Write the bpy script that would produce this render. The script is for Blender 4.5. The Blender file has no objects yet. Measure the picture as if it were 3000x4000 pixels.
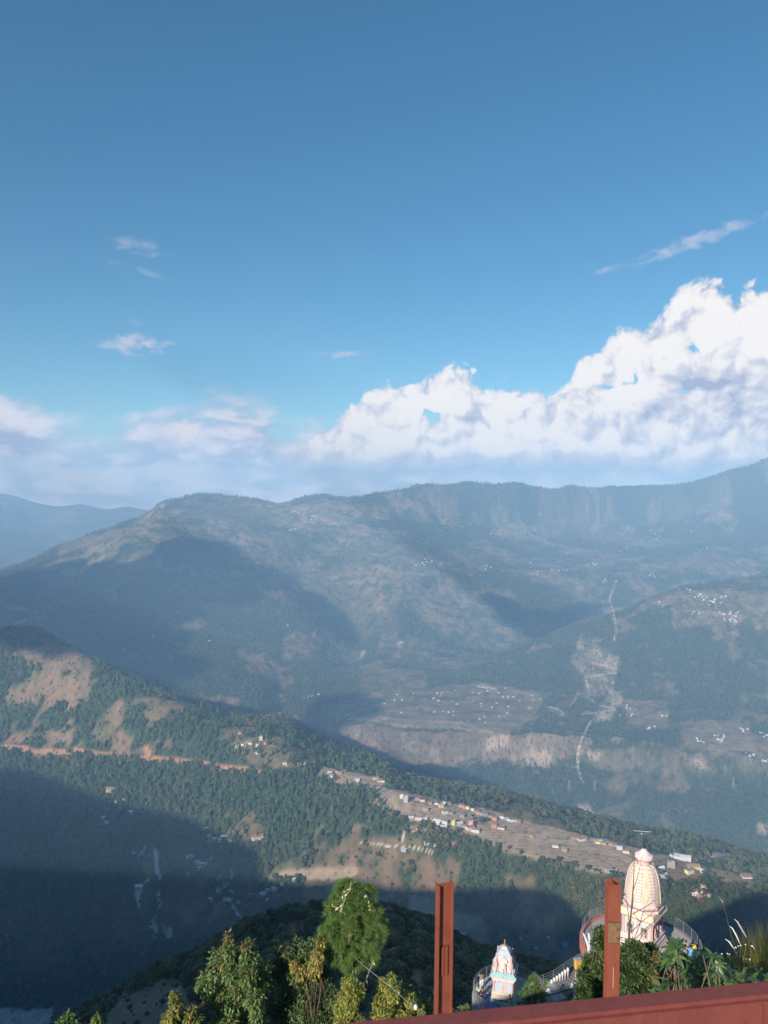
import bpy, bmesh, math, random
import numpy as np
from mathutils import Vector, Matrix

random.seed(7)
RNG = np.random.default_rng(11)
SC = bpy.context.scene
COL = SC.collection
R = math.radians

# ------------------------------------------------------------------ camera
# All positions below are metres, camera at the origin looking along +Y.
PITCH, ROLL = R(1.5), R(0.75)
cam_data = bpy.data.cameras.new('camera')
cam = bpy.data.objects.new('camera', cam_data)
COL.objects.link(cam)
SC.camera = cam
cam_data.sensor_fit = 'HORIZONTAL'
cam_data.sensor_width = 36.0
cam_data.lens = 36.0
cam_data.clip_start = 0.1
cam_data.clip_end = 90000.0
cam_data.dof.use_dof = True
cam_data.dof.focus_distance = 60.0
cam_data.dof.aperture_fstop = 12.0
CAMROT = Matrix.Rotation(math.pi / 2 - PITCH, 3, 'X') @ Matrix.Rotation(ROLL, 3, 'Z')
cam.matrix_world = CAMROT.to_4x4()
CR = np.array(CAMROT)
SC.render.resolution_x, SC.render.resolution_y = 768, 1024


def ray(px, py):
    """photo pixel (3000 x 4000) -> x/y and z/y of the direction it sees"""
    d = CR @ np.array([(px - 1500) / 3000.0, -(py - 2000) / 3000.0, -1.0])
    return d[0] / d[1], d[2] / d[1]


def at(px, py, D):
    u, t = ray(px, py)
    return Vector((u * D, D, t * D))


def project(x, y, z):
    p = np.stack([x, y, z], -1) @ CR          # world -> camera axes
    w = np.maximum(-p[..., 2], 1e-6)
    return 1500 + 3000 * p[..., 0] / w, 2000 - 3000 * p[..., 1] / w


# ------------------------------------------------------------------ render / exposure
SC.render.engine = 'CYCLES'
SC.view_settings.view_transform = 'Standard'
SC.view_settings.look = 'None'
SC.view_settings.gamma = 1.0
SC.view_settings.exposure = 0.5
SC.view_settings.use_curve_mapping = False
cy = SC.cycles
cy.use_denoising = True
try:
    cy.denoiser = 'OPENIMAGEDENOISE'
except Exception:
    pass
cy.max_bounces = 6
cy.diffuse_bounces = 3
cy.glossy_bounces = 2
cy.transmission_bounces = 3
cy.volume_bounces = 1
cy.transparent_max_bounces = 8
cy.sample_clamp_indirect = 6.0
cy.use_adaptive_sampling = False

# ------------------------------------------------------------------ sun
SUN_AZ, SUN_EL = R(35), R(24)       # from behind the camera, 35 degrees to the left
SUNV = Vector((-math.sin(SUN_AZ) * math.cos(SUN_EL), -math.cos(SUN_AZ) * math.cos(SUN_EL), math.sin(SUN_EL)))
sun_data = bpy.data.lights.new('sun', 'SUN')
sun_data.energy = 5.0
sun_data.angle = R(0.5)
sun_data.color = (1.0, 0.93, 0.85)
sun = bpy.data.objects.new('sun', sun_data)
COL.objects.link(sun)
sun.rotation_euler = SUNV.to_track_quat('Z', 'Y').to_euler()
sun.location = SUNV * 300


# ------------------------------------------------------------------ small node language
class X:
    """a socket (or number) with arithmetic, so node maths reads like maths"""
    T = None

    def __init__(s, v):
        s.v = v

    @staticmethod
    def m(op, *a, clamp=False):
        n = X.T.nodes.new('ShaderNodeMath')
        n.operation = op
        n.use_clamp = clamp
        for i, q in enumerate(a):
            q = q.v if isinstance(q, X) else q
            if isinstance(q, (int, float)):
                n.inputs[i].default_value = q
            else:
                X.T.links.new(q, n.inputs[i])
        return X(n.outputs[0])

    def __add__(s, o): return X.m('ADD', s, o)
    __radd__ = __add__
    def __sub__(s, o): return X.m('SUBTRACT', s, o)
    def __rsub__(s, o): return X.m('SUBTRACT', o, s)
    def __mul__(s, o): return X.m('MULTIPLY', s, o)
    __rmul__ = __mul__
    def __truediv__(s, o): return X.m('DIVIDE', s, o)


def xnode(kind, **kw):
    n = X.T.nodes.new(kind)
    for k, v in kw.items():
        setattr(n, k, v)
    return n


def xlink(a, b):
    a = a.v if isinstance(a, X) else a
    if isinstance(a, (int, float)):
        b.default_value = a
    elif isinstance(a, (tuple, list)):
        b.default_value = a
    else:
        X.T.links.new(a, b)


def xvec(a, b, c=0.0):
    n = xnode('ShaderNodeCombineXYZ')
    for q, i in zip((a, b, c), range(3)):
        xlink(q, n.inputs[i])
    return n.outputs[0]


def xsmooth(v, lo, hi):
    n = xnode('ShaderNodeMapRange', interpolation_type='SMOOTHSTEP')
    xlink(v, n.inputs[0])
    n.inputs[1].default_value = lo
    n.inputs[2].default_value = hi
    return X(n.outputs[0])


def xlin(v, lo, hi, a=0.0, b=1.0):
    n = xnode('ShaderNodeMapRange')
    xlink(v, n.inputs[0])
    for i, q in zip((1, 2, 3, 4), (lo, hi, a, b)):
        n.inputs[i].default_value = q
    return X(n.outputs[0])


def xnoise(vec, scale, detail=6, rough=0.55, dims='3D', dist=0.0):
    n = xnode('ShaderNodeTexNoise', noise_dimensions=dims)
    xlink(vec, n.inputs['Vector'])
    n.inputs['Scale'].default_value = scale
    n.inputs['Detail'].default_value = detail
    n.inputs['Roughness'].default_value = rough
    n.inputs['Distortion'].default_value = dist
    return X(n.outputs[0])


def xvoro(vec, scale, detail=4, rough=0.55, dims='3D', feature='F1', smooth=0.4):
    n = xnode('ShaderNodeTexVoronoi', voronoi_dimensions=dims, feature=feature)
    n.normalize = True
    xlink(vec, n.inputs['Vector'])
    n.inputs['Scale'].default_value = scale
    n.inputs['Detail'].default_value = detail
    n.inputs['Roughness'].default_value = rough
    if 'Smoothness' in n.inputs and feature == 'SMOOTH_F1':
        n.inputs['Smoothness'].default_value = smooth
    return X(n.outputs['Distance'])


def xmix(f, a, b):
    n = xnode('ShaderNodeMix', data_type='RGBA')
    xlink(f, n.inputs[0])
    for q, i in ((a, 6), (b, 7)):
        if isinstance(q, tuple) and len(q) == 3:
            q = (*q, 1.0)
        xlink(q, n.inputs[i])
    return n.outputs[2]


def xscale_w(col, f):
    n = xnode('ShaderNodeVectorMath', operation='SCALE')
    xlink(col, n.inputs[0])
    n.inputs['Scale'].default_value = f
    return n.outputs[0]


def srgb(r, g, b):
    f = lambda c: c / 255 / 12.92 if c <= 10.3 else ((c / 255 + 0.055) / 1.055) ** 2.4
    return (f(r), f(g), f(b))


# ------------------------------------------------------------------ world: Nishita sky with a bank of cumulus
world = bpy.data.worlds.new('World')
SC.world = world
world.use_nodes = True
X.T = world.node_tree
X.T.nodes.clear()
SKY_STRENGTH = 0.10
sky = xnode('ShaderNodeTexSky', sky_type='NISHITA')
sky.sun_disc = False
sky.sun_elevation = SUN_EL
sky.sun_rotation = math.atan2(SUNV.x, SUNV.y)
sky.altitude = 1600
sky.air_density = 1.0
sky.dust_density = 0.6
sky.ozone_density = 2.5
tc = xnode('ShaderNodeTexCoord')
sep = xnode('ShaderNodeSeparateXYZ')
xlink(tc.outputs['Generated'], sep.inputs[0])
dx, dy, dz = (X(o) for o in sep.outputs)
az = X.m('ARCTAN2', dx, dy)
el = X.m('ARCSINE', dz)


def cpx(px):
    return math.atan((px - 1500) / 3000)


def crow(py, px=1500):
    return math.atan((1921 - py) / 3000 * math.cos(cpx(px)))


AZ0, AZ1 = -0.75, 0.75


def curve(pts, v0, v1):
    """float curve over azimuth from (px, value) pairs"""
    n = xnode('ShaderNodeFloatCurve')
    xlink(xlin(az, AZ0, AZ1), n.inputs['Value'])
    c = n.mapping.curves[0]
    pp = [((cpx(p) - AZ0) / (AZ1 - AZ0), (v - v0) / (v1 - v0)) for p, v in pts]
    pp = [(0.0, pp[0][1])] + pp + [(1.0, pp[-1][1])]
    while len(c.points) < len(pp):
        c.points.new(0.5, 0.5)
    for q, (a, b) in zip(c.points, pp):
        q.location = (a, b)
        q.handle_type = 'AUTO_CLAMPED'
    n.mapping.update()
    return xlin(n.outputs[0], 0, 1, v0, v1)


# everywhere round the horizon the bank goes on with a noise-made top
top_pts = [(-300, 1990), (700, 1990), (1000, 1900), (1090, 1830), (1180, 1770), (1270, 1690), (1350, 1620), (1450, 1575), (1560, 1520),
           (1700, 1485), (1790, 1458), (1850, 1500), (1900, 1560), (1960, 1530), (2060, 1530), (2160, 1570), (2225, 1480),
           (2270, 1400), (2350, 1360), (2450, 1300), (2540, 1260), (2620, 1190), (2720, 1150), (2800, 1120), (2900, 1140), (3000, 1140), (3300, 1180)]
top1 = curve([(p, crow(y, p)) for p, y in top_pts], -0.05, 0.30)
top2_pts = [(-300, 1530), (0, 1560), (130, 1590), (260, 1680), (400, 1690), (520, 1650), (620, 1610), (760, 1590), (900, 1590), (1010, 1610),
            (1100, 1680), (1250, 1690), (1500, 1750), (2000, 1800), (3000, 1800)]
top2 = curve([(p, crow(y, p)) for p, y in top2_pts], -0.05, 0.30)


w1 = xnoise(xvec(az, el, 0.0), 14.0, 3, 0.55, '2D') - 0.5
w2 = xnoise(xvec(az + 3.3, el + 1.7, 0.0), 14.0, 3, 0.55, '2D') - 0.5
holes = None
for hpx, hpy, hw, hh, tilt in ((1640, 1640, 48, 16, 18), (2730, 1378, 62, 24, 12), (2450, 1452, 55, 20, 30), (2600, 1500, 40, 16, 20), (2990, 1430, 30, 36, 0)):
    p_ = az + w1 * 0.10 - cpx(hpx)
    q_ = el + w2 * 0.07 - crow(hpy, hpx)
    c, s_ = math.cos(R(tilt)), math.sin(R(tilt))
    uu = (p_ * c + q_ * s_) / (hw / 3000)
    vv = (q_ * c - p_ * s_) / (hh / 3000)
    g_ = X.m('MAXIMUM', 1.0 - (uu * uu + vv * vv) * 0.5, 0.0)
    holes = g_ if holes is None else X.m('MAXIMUM', holes, g_)


def cum_field(a, e, det):
    """billowing cumulus density at azimuth a, elevation e"""
    aa = a + w1 * 0.030
    ee = e + w2 * 0.030
    d = xvoro(xvec(aa, ee * 1.1, 0.0), 19.0, det, 0.5, '2D', 'F1')
    d = d * 1.5
    v = 1.0 - d * d * 1.2
    f = xnoise(xvec(aa + 1.7, ee, 0.0), 46.0, det, 0.64, '2D')
    big = xnoise(xvec(a + 7.0, e, 0.0), 12.0, 2, 0.5, '2D')
    h = X.m('MINIMUM', (top1 - e) * 12.0 + 0.05, 0.85)
    return h + (v - 0.62) * 0.62 + (f - 0.5) * 0.44 + (big - 0.5) * 0.34, v, big


F0, V0, B0 = cum_field(az, el, 5)
F1, V1, B1 = cum_field(az - 0.007, el + 0.009, 5)
F2, V2, B2 = cum_field(az - 0.026, el + 0.030, 2)
F0, F1, F2 = F0 - holes * 0.80, F1 - holes * 0.80, F2 - holes * 0.80
a1 = xsmooth(F0, -0.03, 0.13) * xsmooth(dz, -0.06, -0.03) * xsmooth(el + w1 * 0.04, 0.012, 0.030)
lit = (F0 - F1) * 0.95 + (F0 - F2) * 0.50 + (V0 - 0.72) * 0.42 + (B0 - 0.5) * 0.5  # sunward sides brighter, far sides darker: sunlight put into the cloud colour
lit = xlin(lit, -0.40, 0.44)
base_dark = xsmooth(el + w1 * 0.03, 0.020, 0.060)                     # shade under the bank, put into its colour
thin = xsmooth(F0, 0.0, 0.45)
lit2 = X.m('MULTIPLY', lit * 0.8 + 0.2, base_dark * 0.75 + 0.25)
lit2 = X.m('MULTIPLY', lit2, thin * 0.3 + 0.7, clamp=True)
K = 1.0 / SKY_STRENGTH / 1.38
cl = lambda r, g, b: tuple(c * K for c in srgb(r, g, b))
cum_col = xmix(xsmooth(lit2, 0.10, 0.46), cl(156, 168, 198), cl(204, 206, 220))
cum_col = xmix(xsmooth(lit2, 0.40, 0.86), cum_col, cl(255, 250, 246))

# soft grey layer on the left, behind the cumulus
s1 = xnoise(xvec(az, el * 3.2 + 2.0, 0.0), 9.0, 5, 0.55, '2D', dist=0.3)
s2 = xnoise(xvec(az, el * 2.0 + 6.0, 0.0), 22.0, 4, 0.55, '2D')
g0 = (top2 - el) * 9.0 + (s1 - 0.5) * 0.9 + (s2 - 0.5) * 0.35 + 0.12
a2 = xsmooth(g0, -0.02, 0.45) * 0.95 * xsmooth(dz, -0.06, -0.03)
gcol = xmix(xsmooth(s1 * 0.6 + s2 * 0.4, 0.40, 0.60), cl(168, 178, 206), cl(238, 231, 240))

# small lone clouds: px, py, half length, half height, tilt (deg), strength
wisps = []
nz = xnoise(xvec(az, el * 1.9 + 4.0, 0.0), 38.0, 5, 0.6, '2D', dist=0.4)
for wpx, wpy, hw, hh, tilt, st in ((540, 1362, 150, 46, 3, 1.25), (515, 1278, 48, 22, 8, 0.42), (1320, 1388, 150, 20, 2, 0.85),
                                   (2640, 955, 330, 34, 14, 0.85), (2290, 1030, 40, 14, 20, 0.3), (540, 990, 130, 34, -8, 0.42),
                                   (600, 1092, 75, 16, -14, 0.35), (455, 1048, 60, 16, -3, 0.16), (700, 1700, 190, 95, 0, 1.5), (840, 1590, 330, 45, 10, 0.55), (1240, 1640, 80, 20, 12, 0.4)):
    ca, ce = cpx(wpx), crow(wpy, wpx)
    c, s_ = math.cos(R(tilt)), math.sin(R(tilt))
    p_ = az - ca
    q_ = el - ce
    uu = (p_ * c + q_ * s_) / (hw / 3000)
    vv = (q_ * c - p_ * s_) / (hh / 3000)
    r2 = uu * uu + vv * vv
    wisps.append((xsmooth((1.0 - r2) * 0.75 + (nz - 0.5) * 2.3, 0.1, 1.35) * st, vv, nz))
aw = None
for q, vv, nz in wisps:
    aw = q if aw is None else X.m('MAXIMUM', aw, q)
aw = X.m('MINIMUM', aw, 0.93)
wcol = xmix(xsmooth(wisps[8][0], 0.3, 1.2), cl(196, 202, 224), cl(238, 232, 228))

# deepen the clear sky slightly (the photograph's white balance is cool)
hsv = xnode('ShaderNodeHueSaturation')
hsv.inputs['Saturation'].default_value = 1.26
hsv.inputs['Value'].default_value = 1.03
tint = xnode('ShaderNodeMix', data_type='RGBA', blend_type='MULTIPLY')
tint.inputs[0].default_value = 1.0
gam = xnode('ShaderNodeGamma')
gam.inputs[1].default_value = 0.86
xlink(xscale_w(sky.outputs[0], 0.2), gam.inputs[0])
xlink(xscale_w(gam.outputs[0], 4.0), tint.inputs[6])
tint.inputs[7].default_value = (0.90, 1.03, 1.0, 1)
xlink(tint.outputs[2], hsv.inputs['Color'])
c0 = xmix(a2, hsv.outputs[0], gcol)
c1 = xmix(aw, c0, wcol)
c2 = xmix(a1, c1, cum_col)
# the cloud maths is only evaluated in the band of sky where there are clouds
band = X.m('MULTIPLY', X.m('GREATER_THAN', dz, -0.06), X.m('LESS_THAN', dz, 0.36))
bg_clear = xnode('ShaderNodeBackground')
xlink(hsv.outputs[0], bg_clear.inputs[0])
bg_cloud = xnode('ShaderNodeBackground')
xlink(c2, bg_cloud.inputs[0])
bg_clear.inputs[1].default_value = bg_cloud.inputs[1].default_value = SKY_STRENGTH
mixs = xnode('ShaderNodeMixShader')
xlink(band, mixs.inputs[0])
xlink(bg_clear.outputs[0], mixs.inputs[1])
xlink(bg_cloud.outputs[0], mixs.inputs[2])
out = xnode('ShaderNodeOutputWorld')
xlink(mixs.outputs[0], out.inputs[0])
world.cycles.sampling_method = 'MANUAL'
world.cycles.sample_map_resolution = 512


# ------------------------------------------------------------------ object helpers
def tag(o, label=None, cat=None, group=None, kind=None):
    if label: o['label'] = label
    if cat: o['category'] = cat
    if group: o['group'] = group
    if kind: o['kind'] = kind
    return o


def link(name, me, mats=(), parent=None):
    o = bpy.data.objects.new(name, me)
    COL.objects.link(o)
    for m in (mats if isinstance(mats, (list, tuple)) else [mats]):
        if m and me is not None and m.name not in [q.name for q in me.materials if q]:
            me.materials.append(m)
    if parent: o.parent = parent
    return o


def empty(name, loc=(0, 0, 0), rz=0.0):
    o = bpy.data.objects.new(name, None)
    o.empty_display_size = 0.2
    COL.objects.link(o)
    o.location = loc
    o.rotation_euler = (0, 0, rz)
    return o


def np_mesh(name, verts, faces, smooth=True):
    """fast mesh from numpy arrays; faces is (n, 3) or (n, 4)"""
    me = bpy.data.meshes.new(name)
    n, k = faces.shape
    me.vertices.add(len(verts))
    me.vertices.foreach_set('co', np.asarray(verts, np.float32).ravel())
    me.loops.add(n * k)
    me.loops.foreach_set('vertex_index', np.asarray(faces, np.int32).ravel())
    me.polygons.add(n)
    me.polygons.foreach_set('loop_start', np.arange(0, n * k, k, dtype=np.int32))
    me.polygons.foreach_set('loop_total', np.full(n, k, np.int32))
    if smooth:
        me.polygons.foreach_set('use_smooth', np.ones(n, bool))
    me.update(calc_edges=True)
    return me


def set_color(me, name, rgb):
    a = me.color_attributes.new(name, 'FLOAT_COLOR', 'POINT')
    d = np.ones((len(rgb), 4), np.float32)
    d[:, :3] = rgb
    a.data.foreach_set('color', d.ravel())


# ------------------------------------------------------------------ numpy noise
def _hash(ix, iy, seed):
    h = (ix.astype(np.int64) * 374761393 + iy.astype(np.int64) * 668265263 + seed * 974711) & 0xFFFFFFFF
    h = ((h ^ (h >> 13)) * 1274126177) & 0xFFFFFFFF
    return ((h ^ (h >> 16)) & 0xFFFF) / 65535.0


def vnoise(x, y, seed=0):
    ix, iy = np.floor(x), np.floor(y)
    fx, fy = x - ix, y - iy
    fx = fx * fx * fx * (fx * (fx * 6 - 15) + 10)
    fy = fy * fy * fy * (fy * (fy * 6 - 15) + 10)
    a, b = _hash(ix, iy, seed), _hash(ix + 1, iy, seed)
    c, d = _hash(ix, iy + 1, seed), _hash(ix + 1, iy + 1, seed)
    return (a + (b - a) * fx) * (1 - fy) + (c + (d - c) * fx) * fy


def fbm(x, y, octv=5, seed=0, gain=0.5, ridged=False):
    s, amp, tot = 0.0, 1.0, 0.0
    for i in range(octv):
        ca, sa = math.cos(0.6 * i + 0.3), math.sin(0.6 * i + 0.3)
        n = vnoise((x * ca - y * sa) * 2 ** i + 17.3 * i, (x * sa + y * ca) * 2 ** i - 9.1 * i, seed + i)
        if ridged:
            n = 1 - np.abs(2 * n - 1)
            n = n * n
        s = s + amp * n
        tot += amp
        amp *= gain
    return s / tot


def sstep(v, lo, hi):
    q = np.clip((v - lo) / (hi - lo), 0, 1)
    return q * q * (3 - 2 * q)


# ------------------------------------------------------------------ the land
# Each line is one landform across the view (a valley floor, a crest, a cliff foot): (px, py, v) with v < 0 the height
# below the camera in metres, v > 0 the distance; the land is interpolated between them.
LINES = [
    [(p, None, (2.0, -5.5)) for p in (-2500, 5500)],
    [(-2500, None, (20., -20.)), (600, None, (20., -18.)), (1000, None, (20., -15.)), (1900, None, (20., -14.5)), (2400, None, (20., -13.6)), (5500, None, (20., -13.4))],
    [(-2500, None, (72., -85.)), (400, None, (72., -70.)), (1000, None, (72., -57.)), (1500, None, (72., -54.)), (2500, None, (72., -54.)), (5500, None, (72., -54.))],
    [(-2500, 4700, 250.), (-300, 4400, 250.), (0, 4220, 250.), (200, 4060, 250.), (400, 3958, 250.), (650, 3803, 250.), (800, 3743, 250.), (943, 3650, 250.), (1063, 3598, 250.),
     (1232, 3570, 250.), (1500, 3566, 235.), (1650, 3598, 235.), (1778, 3669, 235.), (1920, 3733, 235.), (2100, 3770, 235.), (2300, 3830, 235.), (3000, 3900, 235.), (5500, 4000, 235.)],
    [(-2500, 4150, -1000), (0, 4000, -1000), (400, 3850, -930), (800, 3760, -850), (1200, 3700, -790), (1500, 3720, -780), (2000, 3850, -780), (3000, 4000, -800), (5500, 4100, -800)],
    [(-2500, 2950, -760), (-900, 2950, -760), (0, 3000, -740), (300, 3120, -735), (560, 3200, -730), (800, 3280, -725), (1000, 3380, -722), (1230, 3425, -716), (1400, 3435, -714),
     (1560, 3420, -705), (1900, 3480, -700), (2200, 3540, -700), (2480, 3600, -705), (3000, 3700, -715), (5500, 3900, -720)],
    [(-2500, 2800, -690), (-900, 2800, -690), (0, 2900, -705), (300, 2935, -690), (560, 2960, -670), (800, 3000, -650), (1000, 3060, -640), (1230, 3100, -630), (1400, 3140, -625),
     (1560, 3200, -628), (1900, 3290, -640), (2200, 3370, -645), (2480, 3440, -650), (3000, 3540, -660), (5500, 3800, -670)],
    [(-2500, 2250, -260), (-900, 2300, -330), (-300, 2400, -420), (0, 2460, -450), (150, 2470, -450), (330, 2560, -500), (500, 2660, -540), (700, 2750, -570), (900, 2845, -590), (1000, 2870, -585),
     (1100, 2890, -585), (1200, 2960, -605), (1300, 3000, -612), (1400, 3020, -612), (1500, 3050, -612), (1560, 3100, -612), (1700, 3140, -617), (1900, 3175, -627), (2200, 3250, -635),
     (2480, 3310, -638), (2700, 3340, -640), (3000, 3440, -648), (5500, 3700, -655)],
    [(-2500, 2900, -1150), (0, 2900, -1080), (600, 2980, -1130), (1000, 2900, -1120), (1100, 2850, -1135), (1210, 2880, -1145), (1280, 2940, -1150), (1350, 3010, -1170), (1500, 3120, -1200),
     (2000, 3260, -1230), (2500, 3420, -1260), (3000, 3560, -1290), (5500, 3700, -1300)],
    [(-2500, 2700, -1000), (0, 2700, -1000), (600, 2750, -1000), (1000, 2800, -1040), (1100, 2780, -1070), (1210, 2800, -1090), (1290, 2900, -1120), (1350, 2960, -1130), (1500, 3000, -1125), (1800, 3000, -1115),
     (2000, 2990, -1115), (2300, 3010, -1120), (2700, 3050, -1110), (3000, 3080, -1110), (5500, 3100, -1110)],
    [(-2500, 2650, -970), (0, 2650, -970), (600, 2700, -960), (1000, 2740, -1000), (1100, 2750, -1045), (1210, 2770, -1060), (1290, 2795, -1012), (1350, 2810, -1008), (1500, 2830, -1005), (1800, 2855, -1005),
     (2000, 2870, -1008), (2300, 2880, -1010), (2700, 2920, -1010), (3000, 2950, -1010), (5500, 2970, -1010)],
    [(-2500, 2500, -850), (0, 2500, -850), (600, 2600, -880), (1000, 2640, -940), (1100, 2680, -1000), (1210, 2720, -1020), (1300, 2730, -985), (1500, 2720, -975), (1900, 2690, -965),
     (2200, 2720, -965), (2500, 2760, -960), (3000, 2800, -950), (5500, 2800, -950)],
    [(-2500, 2350, -750), (0, 2400, -780), (300, 2420, -760), (600, 2480, -790), (800, 2520, -820), (1000, 2540, -860), (1200, 2560, -900), (1380, 2600, -1000), (1500, 2600, -950), (1750, 2620, -960),
     (1950, 2560, -880), (2200, 2450, -740), (2400, 2400, -660), (2600, 2310, -540), (2800, 2275, -490), (3000, 2250, -450), (5500, 2150, -330)],
    [(-2500, 2330, -720), (0, 2340, -720), (300, 2360, -710), (600, 2400, -730), (800, 2430, -750), (1000, 2460, -800), (1200, 2480, -840), (1380, 2540, -960), (1500, 2540, -930), (1750, 2570, -950),
     (1950, 2560, -970), (2200, 2500, -900), (2400, 2460, -850), (2600, 2400, -760), (3000, 2350, -700), (5500, 2330, -680)],
    [(-2500, 2300, -680), (0, 2290, -650), (300, 2240, -560), (600, 2200, -480), (800, 2200, -480), (1000, 2230, -530), (1250, 2290, -640), (1500, 2240, -560), (1900, 2280, -640), (2200, 2250, -600),
     (2600, 2220, -550), (3000, 2200, -510), (5500, 2200, -510)],
    [(-2500, 2300, -700), (0, 2262, -620), (200, 2185, -490), (300, 2140, -420), (600, 2060, -270), (800, 2040, -240), (1200, 2080, -320), (1600, 2050, -270), (2000, 2040, -260), (2500, 2040, -270),
     (3000, 2000, 7000.), (5500, 1950, 7000.)],
    [(-2500, 2320, 5650.), (-200, 2290, 5600.), (0, 2240, 5700.), (100, 2205, 5750.), (200, 2155, 5850.), (350, 2092, 6000.), (480, 2052, 6100.), (560, 2020, 6150.), (600, 1995, 6200.), (625, 1968, 6250.), (700, 1947, 6300.),
     (800, 1933, 6450.), (900, 1938, 6500.), (1000, 1952, 6550.), (1100, 1967, 6600.), (1180, 1950, 6650.), (1250, 1941, 6700.), (1400, 1938, 6800.), (1500, 1925, 6850.), (1640, 1905, 6900.),
     (1670, 1893, 6950.), (1740, 1898, 7000.), (1830, 1885, 7000.), (1900, 1890, 7050.), (2020, 1885, 7100.), (2080, 1902, 7200.), (2180, 1908, 7250.), (2240, 1898, 7250.), (2310, 1906, 7300.),
     (2400, 1903, 7400.), (2500, 1896, 7450.), (2650, 1890, 7600.), (2750, 1872, 7700.), (2850, 1840, 7600.), (2920, 1822, 7600.), (2960, 1806, 7600.), (3000, 1790, 7600.), (3300, 1790, 7600.), (5500, 1830, 8000.)],
    [(-2500, None, (8500., -1100.)), (1500, None, (9500., -900.)), (5500, None, (10500., -600.))],
    [(-2500, 1930, 13000.), (-200, 1900, 13000.), (0, 1928, 13000.), (60, 1940, 13000.), (130, 1962, 13100.), (230, 1980, 13200.), (310, 1972, 13300.), (420, 1990, 13300.), (500, 1980, 13300.), (580, 1992, 13300.), (800, 2000, 13500.), (5500, 1990, 14000.)],
    [(-2500, None, (14600., -700.)), (5500, None, (14800., -700.))],
]


def smooth_interp(xq, xs, ys):
    """monotone cubic (Fritsch-Carlson) interpolation"""
    xs, ys = np.asarray(xs, float), np.asarray(ys, float)
    h = np.diff(xs)
    d = np.diff(ys) / h
    m = np.zeros(len(xs))
    m[1:-1] = np.where(d[:-1] * d[1:] > 0, 2 * d[:-1] * d[1:] / np.where(np.abs(d[:-1] + d[1:]) < 1e-12, 1e-12, d[:-1] + d[1:]), 0)
    m[0], m[-1] = d[0], d[-1]
    i = np.clip(np.searchsorted(xs, xq) - 1, 0, len(xs) - 2)
    t = np.clip((xq - xs[i]) / h[i], 0, 1)
    t2, t3 = t * t, t * t * t
    return ((2 * t3 - 3 * t2 + 1) * ys[i] + (t3 - 2 * t2 + t) * h[i] * m[i] + (-2 * t3 + 3 * t2) * ys[i + 1] + (t3 - t2) * h[i] * m[i + 1])


US = np.unique(np.concatenate([np.linspace(-1.3, -0.62, 40), np.linspace(-0.62, 0.62, 600), np.linspace(0.62, 1.3, 40)]))
DS = np.unique(np.concatenate([np.geomspace(2, 90, 60), np.geomspace(90, 620, 120), np.geomspace(620, 1250, 90), np.linspace(1250, 1700, 170),
                               np.linspace(1700, 2600, 190), np.linspace(2600, 3000, 50), np.linspace(3000, 3420, 130), np.linspace(3420, 4300, 130),
                               np.linspace(4300, 8200, 260), np.geomspace(8200, 14400, 50)]))
LU, LD, LZ = [], [], []
for L in LINES:
    us, ds, zs = [], [], []
    for px, py, v in L:
        if py is None:
            u = ray(px, 2200)[0]
            D, z = v
        else:
            u, t = ray(px, py)
            D = v if v > 0 else v / t
            z = t * D
        us.append(u); ds.append(D); zs.append(z)
    LD.append(smooth_interp(US, us, ds))
    LZ.append(smooth_interp(US, us, [z / d for z, d in zip(zs, ds)]) * LD[-1])
LD, LZ = np.array(LD), np.array(LZ)
for k in range(1, len(LD)):
    LD[k] = np.maximum(LD[k], LD[k - 1] * 1.012)
H = np.empty((len(DS), len(US)))
for j in range(len(US)):
    H[:, j] = smooth_interp(DS, LD[:, j], LZ[:, j])
UG, DG = np.meshgrid(US, DS)
XG, YG = UG * DG, DG
BASE = H.copy()


def pip(px, py, poly):
    inside = np.zeros(px.shape, bool)
    n = len(poly)
    for i in range(n):
        x0, y0 = poly[i]
        x1, y1 = poly[(i + 1) % n]
        if y0 == y1: continue
        c = ((y0 > py) != (y1 > py)) & (px < (x1 - x0) * (py - y0) / (y1 - y0) + x0)
        inside ^= c
    return inside


PXG, PYG = project(XG, YG, BASE)
WPX = PXG + (fbm(XG / (DG * 0.03 + 5), YG / (DG * 0.03 + 5), 4, 40) - 0.5) * 70
WPY = PYG + (fbm(XG / (DG * 0.03 + 5), YG / (DG * 0.03 + 5), 4, 50) - 0.5) * 50


def area(poly, d0, d1, warp=1.0):
    """the part of the land inside an outline, between two distances"""
    px = PXG + (WPX - PXG) * warp
    py = PYG + (WPY - PYG) * warp
    return pip(px, py, poly) & (DG > d0) & (DG < d1)


def blur(m, n=2):
    m = m.astype(float)
    for _ in range(n):
        p = np.pad(m, 1, mode='edge')
        m = (p[:-2, 1:-1] + p[2:, 1:-1] + p[1:-1, :-2] + p[1:-1, 2:] + 2 * p[1:-1, 1:-1]) / 6
    return m


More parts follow.
